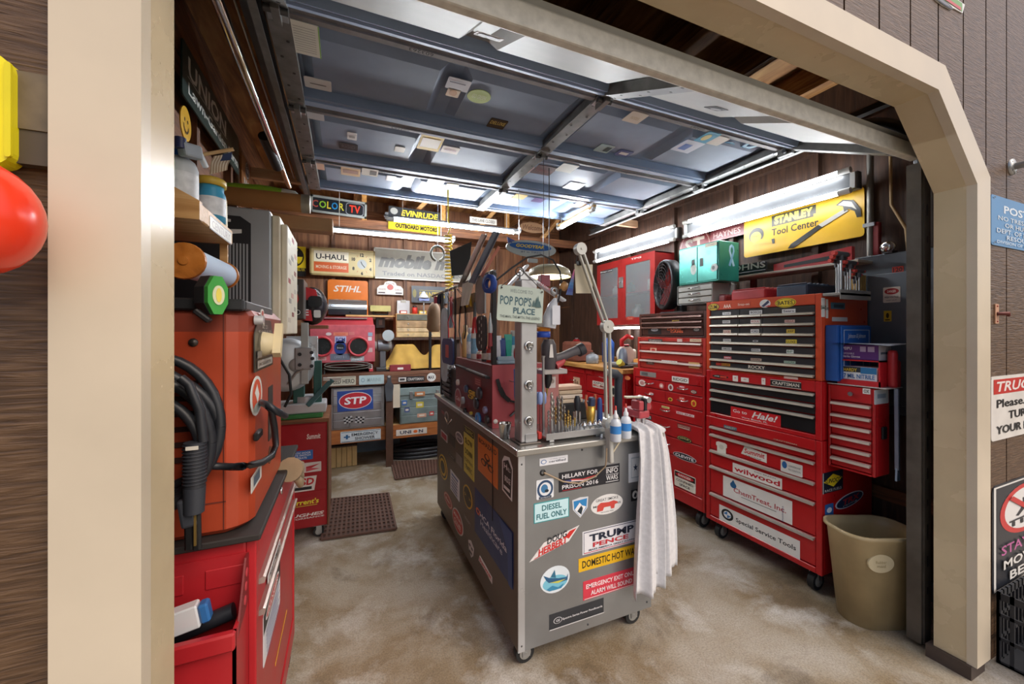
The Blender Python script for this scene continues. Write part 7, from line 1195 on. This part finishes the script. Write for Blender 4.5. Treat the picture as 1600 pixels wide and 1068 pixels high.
b.build('clock_hand', e); B().box(e.location.x - w / 2, e.location.x + w / 2, YS - .069, YS + .011, e.location.z - h / 2, e.location.z + h / 2, M('8a7a58', .5)).build('case', e)
sign('company_sign', 'long pale grey sign with slanted letters beside the clock', 'sign', 'y', YS, (584, 735, 386, 442), 'a19e90', T('mobile mini', .0, .1, .92, .46, '56554f', .13, .3), T('Traded on NASDAQ: MINI', .0, -.33, .84, .16, '5f6066', .03), frame='c8c6bc', shape='s')
sign('tv_sign', 'black COLOR TV sign with rainbow letters hung under the rafters', 'sign', 'y', 4.17, (485, 573, 305, 341), '1f2328', T('C', -.42, .02, .1, .42, 'b8564a', .04), T('O', -.29, .02, .12, .42, '8fc23a', .04), T('L', -.18, .02, .07, .42, 'd8c23a', .04), T('O', -.08, .02, .11, .42, '2f8ec8', .04), T('R', .04, .02, .09, .42, 'd2c83c', .04), Pg([(x * .32 + .28, y * .72 - .02) for x, y in rr(1, 1, .2)], 'a8b0b8'), Pg([(x * .305 + .28, y * .66 - .02) for x, y in rr(1, 1, .2)], '1f2328'), T('TV', .28, -.02, .2, .46, 'd8402c', .05), frame='aab2ae', fw=.02, shape='s', rot=-.03)
sign('motor_sign', 'yellow and black OUTBOARD MOTORS sign behind the hanging tube lamp', 'sign', 'y', 4.17, (607, 687, 322, 366), '23262a', T('EVINRUDE', .1, .27, .72, .26, 'd9c22c', .06, .15), Rc(-.5, -.5, .5, -.12, 'b89c12'), T('OUTBOARD MOTORS', .04, -.31, .82, .2, '0d0c07', .12), El(-.4, .3, .07, .14, '9a9a94'), Rc(-.5, -.12, .5, .02, '8a9090'), shape='s', rot=-.02, rough=.85)
sign('chainsaw_sign', 'orange chainsaw sign on the back wall above the mailbox', 'sign', 'y', YS, (512, 575, 436, 500), 'e87c1e', T('STIHL', -.02, .28, .68, .16, 'f0e6da', .05, .25), Pg([(x * .5 - .1, y * .3 - .2) for x, y in ell(.6, .6)], 'ded6c8'), Pg([(-.4, -.35), (-.3, -.1), (-.15, 0), (0, -.02), (.05, -.2), (.3, -.25), (.45, -.28), (.3, -.32), (.0, -.36)], '34363a'))
sign('rally_sign', 'white arched rally plate on bare plywood beside the orange sign', 'sign', 'y', YS, (589, 630, 438, 461), 'e5e2dc', El(0, .05, .12, .2, 'c85a50'), T('RALLYE', 0, .3, .3, .12, '8a4a44'), T('MONTE', -.3, -.12, .25, .12, 'a06a64'), T('CARLO', .3, -.12, .25, .12, 'a06a64'), Rc(-.45, -.4, -.2, -.32, '554444'), Rc(.2, -.4, .45, -.32, '554444'), shape=[(-.5, -.5), (.5, -.5), (.5, -.05), (.4, .15), (.25, .2), (.2, .4), (.08, .5), (-.08, .5), (-.2, .4), (-.25, .2), (-.4, .15), (-.5, -.05)])
sign('dark_sign', 'dark grey and yellow sign partly behind the hanging tools', 'sign', 'y', YS, (643, 700, 446, 474), '4b4f56', T('PLANTERS', .06, -.02, .7, .36, 'c9b03a', .06), Rc(-.3, .22, .42, .27, '9a8a4a'), El(-.42, .05, .05, .25, '8a8040'), shape='s')
sign('lane_sign', 'small white THIS LANE CLOSED sign under the rafters', 'sign', 'y', 4.17, (734, 776, 338, 352), 'd9d6cc', T('THIS LANE CLOSED', 0, 0, .85, .5, '3a3834', .03), shape='s'); sign('pull_sign', 'small white PULL sign hanging from the open door’s rear corner'.replace('’', "'"), 'sign', 'y', 3.6, (921, 945, 335, 350), 'd8d8d8', T('PULL', -.1, .1, .6, .4, 'b83a34', .05), Rc(-.5, -.5, .5, -.25, '444448'), shape='s')
sign('hanging_sign', 'small cut wooden script sign on the rafters above the blimp', 'sign', 'y', 4.0, (812, 852, 345, 366), '9a7a5c', T('Welcome', 0, 0, .8, .5, '6a4c38', .06, .2), shape='e')
# bench clutter on the right part
e = E('tool_chest', 'small wooden machinist chest with drawers at the back of the bench', 'tool chest', (.85, 4.7, 1.31)); x0, x1 = PY(619, 510, 4.55).x, PY(692, 510, 4.55).x
rz = 1.335; tag(B().box(x0 - .1, x1 + .25, 4.54, 4.87, rz - .03, rz - .001, DARKW(), .002).box(x0 - .06, x0 - .02, 4.6, 4.86, .981, rz - .03, DARKW()).box(x1 + .18, x1 + .22, 4.6, 4.86, .981, rz - .03, DARKW()).build('bench_riser'), 'dark riser shelf on the bench carrying the wooden chest', 'shelf')
B().box(x0, x1, 4.56, 4.85, rz, rz + .27, PINE_X(), .003).build('body', e)
for k, (za, zb) in enumerate(((.005, .06), (.065, .11), (.115, .19), (.195, .262))):
    d = B().box(x0 + .008, x1 - .008, 4.55, 4.56, rz + za, rz + zb, M(['d2b684', 'c9b088', 'b09068', '57584c'][k], .5, 0, .35, 14), .002).build('drawer', e)
    for q in (.25, .75): B().ball((x0 + (x1 - x0) * q, 4.545, rz + (za + zb) / 2), .008, STEEL(), n=8).build('knob', d)
e = E('shop_cloth', 'mustard yellow cloth draped over a machine on the bench', 'cloth', (.8, 4.45, .98)); b = B(); G = 22; xa, xb = PY(605, 560, 4.4).x, PY(694, 560, 4.4).x
def drape(s, t):
    h = .20 * min(1, .35 + .75 * math.exp(-((s - .3) / .26) ** 4) + .62 * math.exp(-((s - .95) / .2) ** 4)) * (.25 + .75 * min(1, 6 * s))
    fold = .012 * math.sin(24 * s + 5 * t) * (1 - t) + .01 * math.sin(11 * s - 8 * t); y = 4.50 - .16 * (1 - t) ** 1.3
    return V((xa + (xb - xa) * s + .03 * (1 - t) * (s - .5), y + fold, 1.0 + (h + .06) * min(1, t * 1.35) ** .8 * 1.0))
front = [[drape(i / 40, j / G) for j in range(G + 1)] for i in range(41)]
vs = [p for r in front for p in r] + [V((p.x, min(p.y + .2, 4.53) if False else p.y + .03, p.z - .03)) for p in (r[-1] for r in front)]; n = G + 1
b.add(vs, [(i * n + j, (i + 1) * n + j, (i + 1) * n + j + 1, i * n + j + 1) for i in range(40) for j in range(G)] + [(i * n + G, (i + 1) * n + G, 41 * n + i + 1, 41 * n + i) for i in range(40)], M('c09a4a', .9, 0, .2, 7), True); b.build('cloth', e)
tag(B().box(xa + .06, xb - .04, 4.465, 4.53, .9815, 1.13, DSTEEL(), .02).build('bench_machine'), 'grey machine hidden beneath the mustard cloth', 'machine')
e = E('red_box', 'small dark red steel box with white tag on the bench before the cloth', 'box', PY(625, 572, 4.3)); x0, x1 = PY(609, 572, 4.29).x, PY(642, 572, 4.29).x; B().box(x0, x1, 4.29, 4.335, .9815, 1.05, M('8a3038', .4, 0, .15), .004).build('body', e); B().prism(fr('y', ((x0 + x1) / 2, 4.2898, 1.01)), rr(.06, .022, .004), 0, .001, M('e0dcd4', .5)).build('label', e)
e = E('bench_grinder', 'grey bench grinder with glass eye shield between red cabinet and cloth', 'grinder', (.42, 4.4, .98)); gx = PY(598, 540, 4.4).x
B().box(gx - .07, gx + .07, 4.36, 4.48, .981, 1.02, DSTEEL(), .006).box(gx - .03, gx + .03, 4.39, 4.45, 1.02, 1.20, M('6a6c70', .4, .4, .2), .006).build('pedestal', e); B().cyl((gx - .05, 4.42, 1.25), (gx + .06, 4.42, 1.25), .065, M('777a80', .4, .4, .2)).build('motor', e)
for s in (-1, 1): B().cyl((gx + s * .06, 4.42, 1.25), (gx + s * .09, 4.42, 1.25), .05, M('8a8784', .7)).build('grinding_wheel', e)
B().cyl((gx + .05, 4.34, 1.36), (gx + .05, 4.32, 1.36), .06, M('c4ced2', .1, .3)).build('eye_shield', e); B().cyl((gx + .05, 4.36, 1.28), (gx + .05, 4.34, 1.36), .008, STEEL()).build('shield_arm', e)
for k, (u0, u1, v0, v1, hx, lb, nm) in enumerate(((578, 610, 477, 487, 'c9c07a', 'pale yellow bar holder on the back wall beside the mailbox', 'bar_holder'), (587, 601, 495, 512, '8aa0a8', 'grey blue switch box on the back wall below the yellow bar', 'switch_box'), (620, 640, 469, 492, 'd4d4d6', 'white clipboard card on the back wall above the wooden chest', 'clipboard'))):
    c, w, h = spot('y', 4.885, u0, u1, v0, v1); q = E(nm, lb, nm.replace('_', ' '), c); B().box(c.x - w / 2, c.x + w / 2, 4.84 if k < 2 else 4.875, 4.9, c.z - h / 2, c.z + h / 2, M(hx, .4, 0, .15), .004).build('body', q)
    if k == 2: B().box(c.x - .03, c.x + .03, 4.87, 4.876, c.z + h * .35, c.z + h * .55, CHROME(), .002).build('clip', q)
    if k == 0: B().tube([(c.x - .08, 4.85, c.z - h / 2), (c.x - .08, 4.82, c.z - h), (c.x + .08, 4.82, c.z - h), (c.x + .08, 4.85, c.z - h / 2)], .008, BLACK(), 8).build('strap', q)
    if k == 1: B().box(c.x - .02, c.x + .02, 4.83, 4.841, c.z - .03, c.z + .03, M('d8d8d4', .4), .002).build('switch', q)
for k, (u, v, hx, lb) in enumerate(((648, 482, 'c83428', 'red can on top of the wooden chest'), (660, 486, 'd8c23a', 'yellow tray of bits on top of the wooden chest'), (630, 488, 'b8524a', 'red and white box on top of the wooden chest'), (674, 484, 'cfa838', 'yellow tub at the end of the wooden chest'))):
    p = PY(u, v, 4.66); q = E(['can', 'bit_tray', 'small_box', 'tub'][k], lb, ['can', 'tray', 'box', 'tub'][k], (p.x, 4.66, rz + .27))
    if k in (0, 3): B().lathe((p.x, 4.66, rz + .2705), [(0, 0), (.03, 0), (.032, .07), (.022, .08), (0, .08)], M(hx, .4, 0, .1), n=16).build('body', q); B().lathe((p.x, 4.66, rz + .35), [(.024, 0), (.024, .015), (0, .018)], BLACK(), n=14).build('lid', q)
    else: B().box(p.x - .04, p.x + .04, 4.63, 4.69, rz + .2705, rz + .31, M(hx, .5, 0, .1), .003).build('body', q); B().box(p.x - .03, p.x + .03, 4.629, 4.6295, rz + .28, rz + .30, WHITE()).build('label', q)
e = E('desk_lamp', 'small lamp with white shade before the dark grey sign', 'lamp', PY(662, 470, 4.6)); p = PY(662, 462, 4.6); B().lathe(p, [(.012, .05), (.06, -.02), (.06, -.025), (.01, .045)], M('dfe2e4', .5), n=20).build('shade', e); B().box(p.x - .06, p.x + .06, 4.57, 4.63, p.z - .06, p.z - .026, M('7c8cc0', .4), .004).build('body', e); B().cyl((p.x, 4.6, p.z - .06), (p.x, 4.6, rz + .2705), .008, STEEL()).build('stem', e)
# things below the bench
e = E('tool_chest', 'grey steel tool chest with red oval sticker on the bench’s lower shelf'.replace('’', "'"), 'tool chest', (.1, 4.5, .41)); x0, x1 = PY(517, 630, 4.29).x, PY(601, 630, 4.29).x; z0, z1 = .412, .835
B().box(x0, x1, 4.30, 4.8, z0, z1, M('a6a9ae', .3, .6, .15), .006).build('body', e)
for k in range(5): B().box(x0 + .02, x1 - .03, 4.29, 4.30, z0 + .02 + .08 * k, z0 + .095 + .08 * k, M('8d8a8c' if k < 3 else 'a8acb2', .3, .5, .2), .003).build('drawer', e)
st(e, 'y', 4.2895, (527, 583, 608, 643), '2a4a96', Pg(ell(.46, .42, 0, .0), 'e6e6ea'), Pg(ell(.44, .39), 'c02a3a'), T('STP', 0, 0, .62, .36, 'f0f0f2', .07, .1), shape='s', rot=.02)
for uu in (544, 562): st(e, 'y', 4.289, (uu - 7, uu + 7, 650, 661), 'c8c8ca', *[Rc(-.5 + .25 * i, -.5 + .25 * j, -.25 + .25 * i, -.25 + .25 * j, '1e1e22') for i in range(4) for j in range(4) if (i + j) % 2], shape='s', rot=.15 if uu < 550 else -.15)
e = E('tool_chest', 'grey green steel tool chest with latches under the bench near the cart', 'tool chest', (.85, 4.5, .41)); x0, x1 = PY(625, 630, 4.29).x, PY(698, 630, 4.29).x
B().box(x0, x1, 4.30, 4.8, z0, .80, M('8b9c9c', .35, .4, .18), .006).build('body', e); B().box(x0 - .002, x1 + .002, 4.292, 4.8, .72, .80, M('93a6a6', .35, .4, .15), .004).build('lid', e)
for x in (x0 + .1, x1 - .12): b = B().box(x, x + .035, 4.285, 4.292, .68, .76, STEEL(), .002).build('latch', e)
for k in range(3): B().box(x0 + .01, x1 - .01, 4.292, 4.30, z0 + .01 + .085 * k, z0 + .09 + .085 * k, M('839595', .35, .4, .2), .002).build('drawer', e)
for bx, hx in (((628, 636, 625, 633), '3a6ab0'), ((650, 662, 627, 637), 'c9b84a'), ((652, 666, 645, 652), 'd0a088'), ((632, 640, 636, 644), '4a5a8a'), ((648, 664, 611, 619), 'b5764a'), ((671, 678, 642, 649), 'b83a3a')): st(e, 'y', 4.2838 if bx[2] < 623 else 4.2915, bx, hx, Rc(-.3, -.2, .3, .2, 'd8d0c0'))
e = E('wood_block_stack', 'block of short timber offcuts on the floor below the EMERGENCY SHOWER sign', 'timber block', PZ(538, 729, 0)); p = PZ(538, 729, 0)
for k in range(5): B().box(p.x - .125 + .05 * k, p.x - .078 + .05 * k, p.y, p.y + .28, .001, .205, M('d0b27c', .7, 0, .15), .003).build('timber', e)
B().box(p.x - .127, p.x + .124, p.y + .001, p.y + .28, .206, .22, DARKW()).build('lid_board', e)
e = E('hose_coil', 'black rubber hose coiled on the floor under the bench', 'hose', PZ(660, 712, .05)); p = PZ(662, 705, .06)
for k in range(3): B().tube([(p.x + .33 * math.cos(t), p.y + .16 * math.sin(t) + .1, .022 + .04 * k + .0 * math.sin(3 * t)) for t in [2 * PI * i / 32 for i in range(33)]], .02, M('202126', .5), 10).build('hose_loop', e)
# floor mats with holes
def mat_(label, corners):
    a, b_, c, d = [PZ(u, v, .012) for u, v in corners]; e = E('floor_mat', label, 'mat', tuple((a + c) / 2 - V((0, 0, .012))), 'brown rubber floor mats with holes')
    B().add([p + V((0, 0, -.011)) for p in (a, b_, c, d)] + [p - V((0, 0, .003)) for p in (a, b_, c, d)], [(3, 2, 1, 0), (4, 5, 6, 7), (0, 1, 5, 4), (1, 2, 6, 5), (2, 3, 7, 6), (3, 0, 4, 7)], M('4c3a32', .7, 0, .2)).build('base', e)
    g = B(); m = M('64483c', .65, 0, .2); NX, NY = 16, 11; P = lambda s, t: (a + (b_ - a) * s) * (1 - t) + (d + (c - d) * s) * t
    for i in range(NX + 1): g.bar(P(i / NX, 0), P(i / NX, 1), .014, .012, m)
    for j in range(NY + 1): g.bar(P(0, j / NY), P(1, j / NY), .014, .0125, m)
    g.build('mesh', e); return e
mat_('brown perforated rubber mat nearer the door, beside the red sticker-covered cabinet', ((502, 842), (619, 825), (607, 770), (514, 780)))
mat_('brown perforated rubber mat farther back, beside the steel cart', ((618, 748), (690, 738), (690, 718), (611, 721)))
# red cabinet carrying the saw
e = E('drawer_cabinet', 'dark red cabinet covered in racing stickers carrying the metal saw', 'cabinet', (-.35, 3.1, .1)); m = M('9e1620', .35, 0, .12)
x1 = PY(514, 740, 2.95).x; zb, zt = .085, .79
B().box(-.62, x1 - .012, 2.955, 3.44, zb, zt, m, .004).build('body', e); B().box(x1 - .011, x1, 2.95, 3.44, zb, zt + .01, WOOD_Z(), .002).build('side_board', e); B().box(-.62, x1, 2.94, 3.46, zt, zt + .025, WOOD_X(), .002).build('top', e)
for q0, q1 in ((zb + .01, .33), (.34, zt - .01)): B().box(-.6, x1 - .02, 2.951, 2.956, q0, q1, m, .003).build('door', e)
YC = 2.9505
for bx, bg, it, sh in (((478, 502, 674, 688), '9e1620', [T('Summit', 0, 0, .9, .7, 'e8d8d4', .06, .15)], 's'), ((440, 489, 702, 722), '2e6ab4', [T('AUTOMATIC DOOR', 0, .25, .85, .2, 'e8ecf0', .03), T('ACTIVATE SWITCH', 0, 0, .85, .2, 'e8ecf0', .03), T('TO OPERATE', 0, -.27, .6, .2, 'e8ecf0', .03)], 'r'), ((462, 502, 720, 740), 'd8d0cc', [Pg([(-.1, -.3), (.45, .3), (-.1, .1)], 'b8303a'), Pg([(-.1, -.4), (.45, -.2), (-.1, .0)], 'c8505a')], 'r'),
                      ((455, 495, 742, 770), 'e0dcd8', [T('MSD', -.03, .15, .85, .5, 'c01c28', .08, .1), Rc(-.4, -.4, .3, -.2, '26262a')], [(-.5, -.5), (.4, -.5), (.5, .5), (-.4, .5)]), ((445, 501, 774, 796), '9e1620', [T("Torrent's", 0, .05, .9, .6, 'e8d83a', .06, .15), Rc(-.2, -.45, .4, -.35, 'c8a838')], 's'), ((440, 508, 796, 817), '9e1620', [T('HUGHES', 0, .18, .95, .5, 'e4dedc', .07, .2), T('PERFORMANCE', 0, -.32, .95, .24, 'e4dedc', .04)], 's')): st(e, 'y', YC, bx, bg, *it, shape=sh)
for x, y in ((-.17, 3.0), (-.17, 3.38), (-.55, 3.0), (-.55, 3.38)): caster(e, x, y, .034)
# metal-cutting band saw on that cabinet
e = E('band_saw', 'metal cutting band saw with big grey wheel cover and green frame', 'saw', (-.3, 3.1, .82)); G_ = M('c3c8cc', .35, .4, .12); GR = M('2f5f58', .45, .2, .15); sy = 3.0; t0 = zt + .026
B().box(-.56, x1 - .04, 2.97, 3.2, t0, t0 + .03, M('2f7a3c', .5, 0, .2), .004).build('base_plate', e); B().box(-.45, x1 - .02, 2.98, 3.18, t0 + .03, t0 + .10, G_, .01).cyl((-.25, 3.08, t0 + .10), (-.25, 3.08, t0 + .14), .08, G_).build('vise_bed', e)
c = PY(448, 570, sy); B().lathe(c, [(0, .035), (.14, .035), (.175, .02), (.18, -.02), (0, -.02)], G_, (.15, -1, 0), 36).build('wheel_cover', e); B().lathe(c + V((.06, -.036, .0)), [(0, .012), (.018, .01), (.045, .002), (.045, 0)], G_, (0, -1, 0), 24).build('hub', e)
p = PY(474, 560, 2.95); B().box(p.x - .05, p.x + .05, 2.945, 3.05, p.z - .075, p.z + .075, M('aeb2b4', .35, .6, .15), .006).build('guide_block', e)
for dx, dz in ((-.02, .03), (-.02, -.04), (.05, .04), (.055, 0), (.05, -.05)): B().cyl((p.x + dx, 2.946, p.z + dz), (p.x + dx, 2.93, p.z + dz), .012, M('3a3c40', .4, .5), None, 10).build('bolt', e)
B().box(p.x - .015, p.x + .03, 2.955, 2.975, p.z - .17, p.z + .24, M('b4bab8', .4, .5, .1), .002).build('blade_guard', e)
a_, c2 = PY(447, 525, 3.06), PY(497, 580, 3.06); B().box(a_.x, c2.x, 3.06, 3.07, c2.z, a_.z, M('d0d6da', .3, .5, .12), .003).build('back_plate', e)
q = PY(468, 600, 3.06); B().box(q.x - .035, q.x + .03, 3.02, 3.1, t0 + .1, p.z, GR, .006).build('column', e); B().box(q.x + .09, q.x + .14, 3.0, 3.06, t0 + .03, p.z - .02, GR, .006).build('side_column', e)
B().bar(PY(480, 640, 2.93) + V((0, .05, .02)), PY(520, 592, 2.93), .03, .03, M('4f7a80', .45, .2), bev=.004).build('strut', e); B().bar(PY(505, 592, 2.93), PY(533, 592, 2.93), .02, .02, M('c8c8c4', .4)).build('lever', e)
B().tube([PY(450, 600, 2.96), PY(462, 583, 2.96), PY(475, 575, 2.95)], .008, STEEL(), 8).build('rod', e)
B().tube([PY(437, 560, 2.9), PY(452, 585, 2.88), PY(455, 615, 2.88), PY(445, 635, 2.9)], .009, RUBBER(), 8).build('power_cable', e)
# dark box with heart, helmet, caps behind
e = E('heart_box', 'dark grey metal box with red heart sticker behind the band saw', 'box', PY(462, 470, 3.4)); a_, c2 = PY(440, 434, 3.4), PY(475, 498, 3.4); B().box(-.62, c2.x, 3.4, 3.72, c2.z, a_.z, M('55504c', .45, .2, .15), .006).build('body', e)
st(e, 'y', 3.3995, (446, 467, 457, 485), 'cf3530', T('with love', 0, .15, .5, .1, 'f0d8d4'), T('from the shop', 0, -.05, .45, .1, 'f0d8d4'), shape=[(0, -.5), (.35, -.15), (.5, .15), (.42, .42), (.2, .5), (0, .32), (-.2, .5), (-.42, .42), (-.5, .15), (-.35, -.15)]); st(e, 'y', 3.3995, (458, 471, 482, 493), '222222', El(0, 0, .4, .4, 'd8d8d4'), El(0, 0, .3, .28, '2a2a2c'), shape='e'); st(e, 'y', 3.3995, (446, 466, 444, 455), '8a8c90', T('NOMAR', 0, 0, .8, .6, '26262a', .03)); B().box(-.648, -.55, 3.45, 3.66, c2.z - .03, c2.z - .0005, WOOD_Y()).build('wall_bracket', e)
e = E('racing_helmet', 'red black and white racing helmet beside the dark heart box', 'helmet', PY(490, 475, 3.7)); c = PY(488, 478, 3.7)
B().ball(c, .14, M('26262b', .25, 0, .2), (.85, 1, 1.15), 22).build('shell', e); B().prism(fr('y', c + V((-.015, -.138, .075))), [(-.06, -.03), (.07, -.04), (.05, .05), (-.02, .07)], -.03, .002, M('c0262e', .3)).build('red_panel', e); B().prism(fr('y', c + V((-.02, -.138, -.07))), [(-.06, -.05), (.03, -.06), (.02, .03), (-.06, .03)], -.03, .002, M('c0262e', .3)).build('red_panel', e); B().prism(fr('y', c + V((.03, -.142, .03))), rr(.1, .09, .03), -.02, .004, M('16181c', .2)).build('visor', e); B().prism(fr('y', c + V((.045, -.139, -.07))), rr(.05, .06, .01), -.02, .002, M('d8d4cc', .4)).build('vent', e); b = B(); b.text(fr('y', c + V((-.03, -.15, -.06))), 'E', 0, 0, .03, .05, 0, M('e8e4e0', .4, 0, 0), .05); b.build('lettering', e)
tag(B().box(c.x - .1, c.x + .12, 3.62, 3.86, c.z - .19, c.z - .163, WOOD_X()).box(-.648, c.x - .1, 3.7, 3.74, c.z - .19, c.z - .165, WOOD_X()).build('side_shelf'), 'wooden shelf arm carrying the racing helmet', 'shelf')
e = E('leather_glove', 'grey leather work glove hanging on the red service cart’s far end'.replace('’', "'"), 'glove', (-.17, 1.75, .95)); b = B(); c = PX(462, 735, -.17)
m = M('a08d70', .85, 0, .25); b.ball(c, .05, m, (.35, .95, .55), 14).build('palm', e)
for k in range(4): B().tube([c + V((.0, .03, .01 - .016 * k)), c + V((.012, .075, -.0 - .022 * k)), c + V((.01, .10, -.025 - .022 * k))], [.012, .011, .008], m, 8).build('finger', e)
B().tube([c + V((.005, -.02, -.02)), c + V((.014, .0, -.05)), c + V((.012, .02, -.065))], [.013, .012, .008], m, 8).build('thumb', e)
B().tube([c + V((0, -.03, .015)), c + V((-.01, -.075, .03))], [.034, .042], m, 14).build('cuff', e)
# ================================================================ OUTSIDE, RIGHT OF THE OPENING
YO = .7395
def osign(*a, **k): return sign(*a, t=.003, **k)
osign('posted_sign', 'blue POSTED no trespassing or hunting sign on the cladding', 'sign', 'y', YO, (1547, 1640, 303, 400), '4a86b8', T('POSTED', .0, .26, .62, .16, 'dfe8ee', .05), T('NO TRESPASSING', 0, .07, .8, .09, 'd4e0e8', .02), T('OR HUNTING', 0, -.06, .6, .09, 'd4e0e8', .02), T('DEPT. OF NATURAL', 0, -.19, .85, .09, 'd4e0e8', .02), T('RESOURCES', 0, -.31, .55, .09, 'd4e0e8', .02), T('DIVISION OF RECREATION', 0, -.42, .85, .06, 'd4e0e8', .01), *[El(x, y, .012, .014, '26343e') for x, y in ((-.46, .45), (-.46, -.45), (.46, .45))])
osign('truckers_sign', 'white and red TRUCKERS Please turn off your engines sign', 'sign', 'y', YO, (1547, 1650, 578, 690), 'e2ded6', Rc(-.47, .22, .47, .45, 'c43a34'), T('TRUCKERS', 0, .335, .86, .16, 'eee4de', .05, .2), T('Please...', -.2, .07, .46, .13, '2c2a2a', .04), T('TURN OFF', .04, -.13, .62, .13, '2c2a2a', .04), T('YOUR ENGINES', 0, -.34, .88, .13, '2c2a2a', .04))
osign('belts_sign', 'black, white and red STAY OFF MOVING BELTS sign with crossed out walker', 'sign', 'y', YO, (1549, 1644, 727, 930), '22262e', Pg(rr(.96, .97, .04), 'e4e2dc') if False else Rc(-.48, -.485, .48, .485, 'e4e2dc'), Rc(-.45, -.47, .45, .47, '22262e'), Pg(ell(.4, .235, 0, .2), 'e6e4e0'), Pg(ell(.4, .235, 0, .2)[0:0] or [(.4 * math.cos(t), .2 + .235 * math.sin(t)) for t in [2 * PI * i / 40 for i in range(41)]] + [(.33 * math.cos(t), .2 + .195 * math.sin(t)) for t in [2 * PI - 2 * PI * i / 40 for i in range(41)]], 'c8302e'),
      El(.03, .33, .05, .028, '22262e'), Pg([(-.05, .3), (.07, .3), (.05, .22), (.14, .16), (.1, .15), (.0, .2), (-.12, .14), (-.16, .15), (-.04, .23)], '22262e'), Pg([(-.26, .12), (.26, .12), (.26, .105), (-.26, .105)], '22262e'), *[Pg([(x - .02, .105), (x + .02, .105), (x + .02, .06), (x - .02, .06)], '22262e') for x in (-.2, -.07, .07, .2)], Pg([(-.27, .33), (-.22, .355), (.27, .07), (.22, .045)], 'c8302e'),
      T('STAY OFF', 0, -.12, .8, .09, 'c05a9a', .03), T('MOVING', 0, -.26, .74, .085, 'e4e2dc', .05), T('BELTS', 0, -.38, .56, .085, 'e4e2dc', .05))
e = osign('racing_poster', 'colourful cut-out racing sticker at the top of the cladding', 'sticker', 'y', YO, (1408, 1506, -60, 32), 'e8e8e4', Pg([(-.45, -.2), (.45, -.1), (.45, .45), (-.45, .45)], '6aa04a'), Rc(-.4, .0, -.2, .4, '3a6ac0'), Rc(.12, -.1, .42, .1, 'c83a3a'), El(.12, -.34, .16, .15, '22242a'), El(.12, -.34, .1, .1, '6a6c70'), shape=[(-.5, -.02), (-.1, -.2), (0, -.45), (.12, -.5), (.26, -.42), (.3, -.22), (.46, -.16), (.5, .5), (-.5, .5)])
e = E('pipe_flange', 'grey pipe flange with pipe stub fixed to the dark cladding', 'pipe flange', PY(1583, 261, .73)); c = PY(1580, 261, YO); B().lathe(c, [(.0, .012), (.018, .012), (.035, .008), (.036, 0)], M('b8b8b4', .35, .7, .1), (0, -1, 0), 26).build('flange', e); B().cyl(c, c + V((0, -.05, 0)), .015, M('a8a8a4', .35, .7)).build('collar', e); B().cyl(c + V((0, -.05, 0)), c + V((0, -.16, 0)), .011, M('6a3c2c', .5, .2, .2)).build('pipe', e)
for k in range(4): B().lathe(c + V((.026 * math.cos(.8 + PI / 2 * k), -.008, .026 * math.sin(.8 + PI / 2 * k))), [(0, .003), (.004, .002), (.004, 0)], DSTEEL(), (0, -1, 0), 10).build('screw', e)
e = E('opener_bracket', 'rust red bottle opener bracket screwed to the cladding', 'bottle opener', PY(1558, 490, .72)); c = PY(1556, 490, YO); B().prism(fr('y', c), rr(.034, .085, .004), 0, .004, M('c89878', .5, 0, .15)).build('plate', e); B().tube([c + V((0, -.003, .0)), c + V((.018, -.03, .0)), c + V((.03, -.028, -.008))], [.008, .009, .006], M('6a2c22', .45, .2, .2), 10).build('hook', e)
for z in (-.033, .033): B().ball(c + V((0, -.004, z)), .004, M('a8483c', .4), n=8).build('screw', e)
e = E('milk_crate', 'black plastic crate standing against the outside wall', 'crate', (2.62, .55, 0)); m = M('2e3034', .5, 0, .12); p = PZ(1572, 1050, 0); x0, x1, y0, y1 = 2.40, 2.72, .42, .725
x0 = PY(1571, 1000, .70).x
b = B()
for z in (.0015, .10, .20, .27):
    h = .014 if z < .27 else .03
    b.box(x0, x0 + .32, y0, y0 + .008, z, z + h, m).box(x0, x0 + .32, y1 - .008, y1, z, z + h, m).box(x0, x0 + .008, y0, y1, z, z + h, m).box(x0 + .312, x0 + .32, y0, y1, z, z + h, m)
for k in range(9):
    q = k / 8
    for (xa, ya) in ((x0 + .308 * q, y0), (x0 + .308 * q, y1 - .008)): b.box(xa, xa + .012, ya, ya + .008, .0015, .30, m)
    for xa in (x0, x0 + .312): b.box(xa, xa + .008, y0 + (y1 - y0 - .012) * q, y0 + (y1 - y0 - .012) * q + .012, .0015, .30, m)
b.box(x0, x0 + .32, y0, y1, .0015, .008, m); b.build('lattice', e)
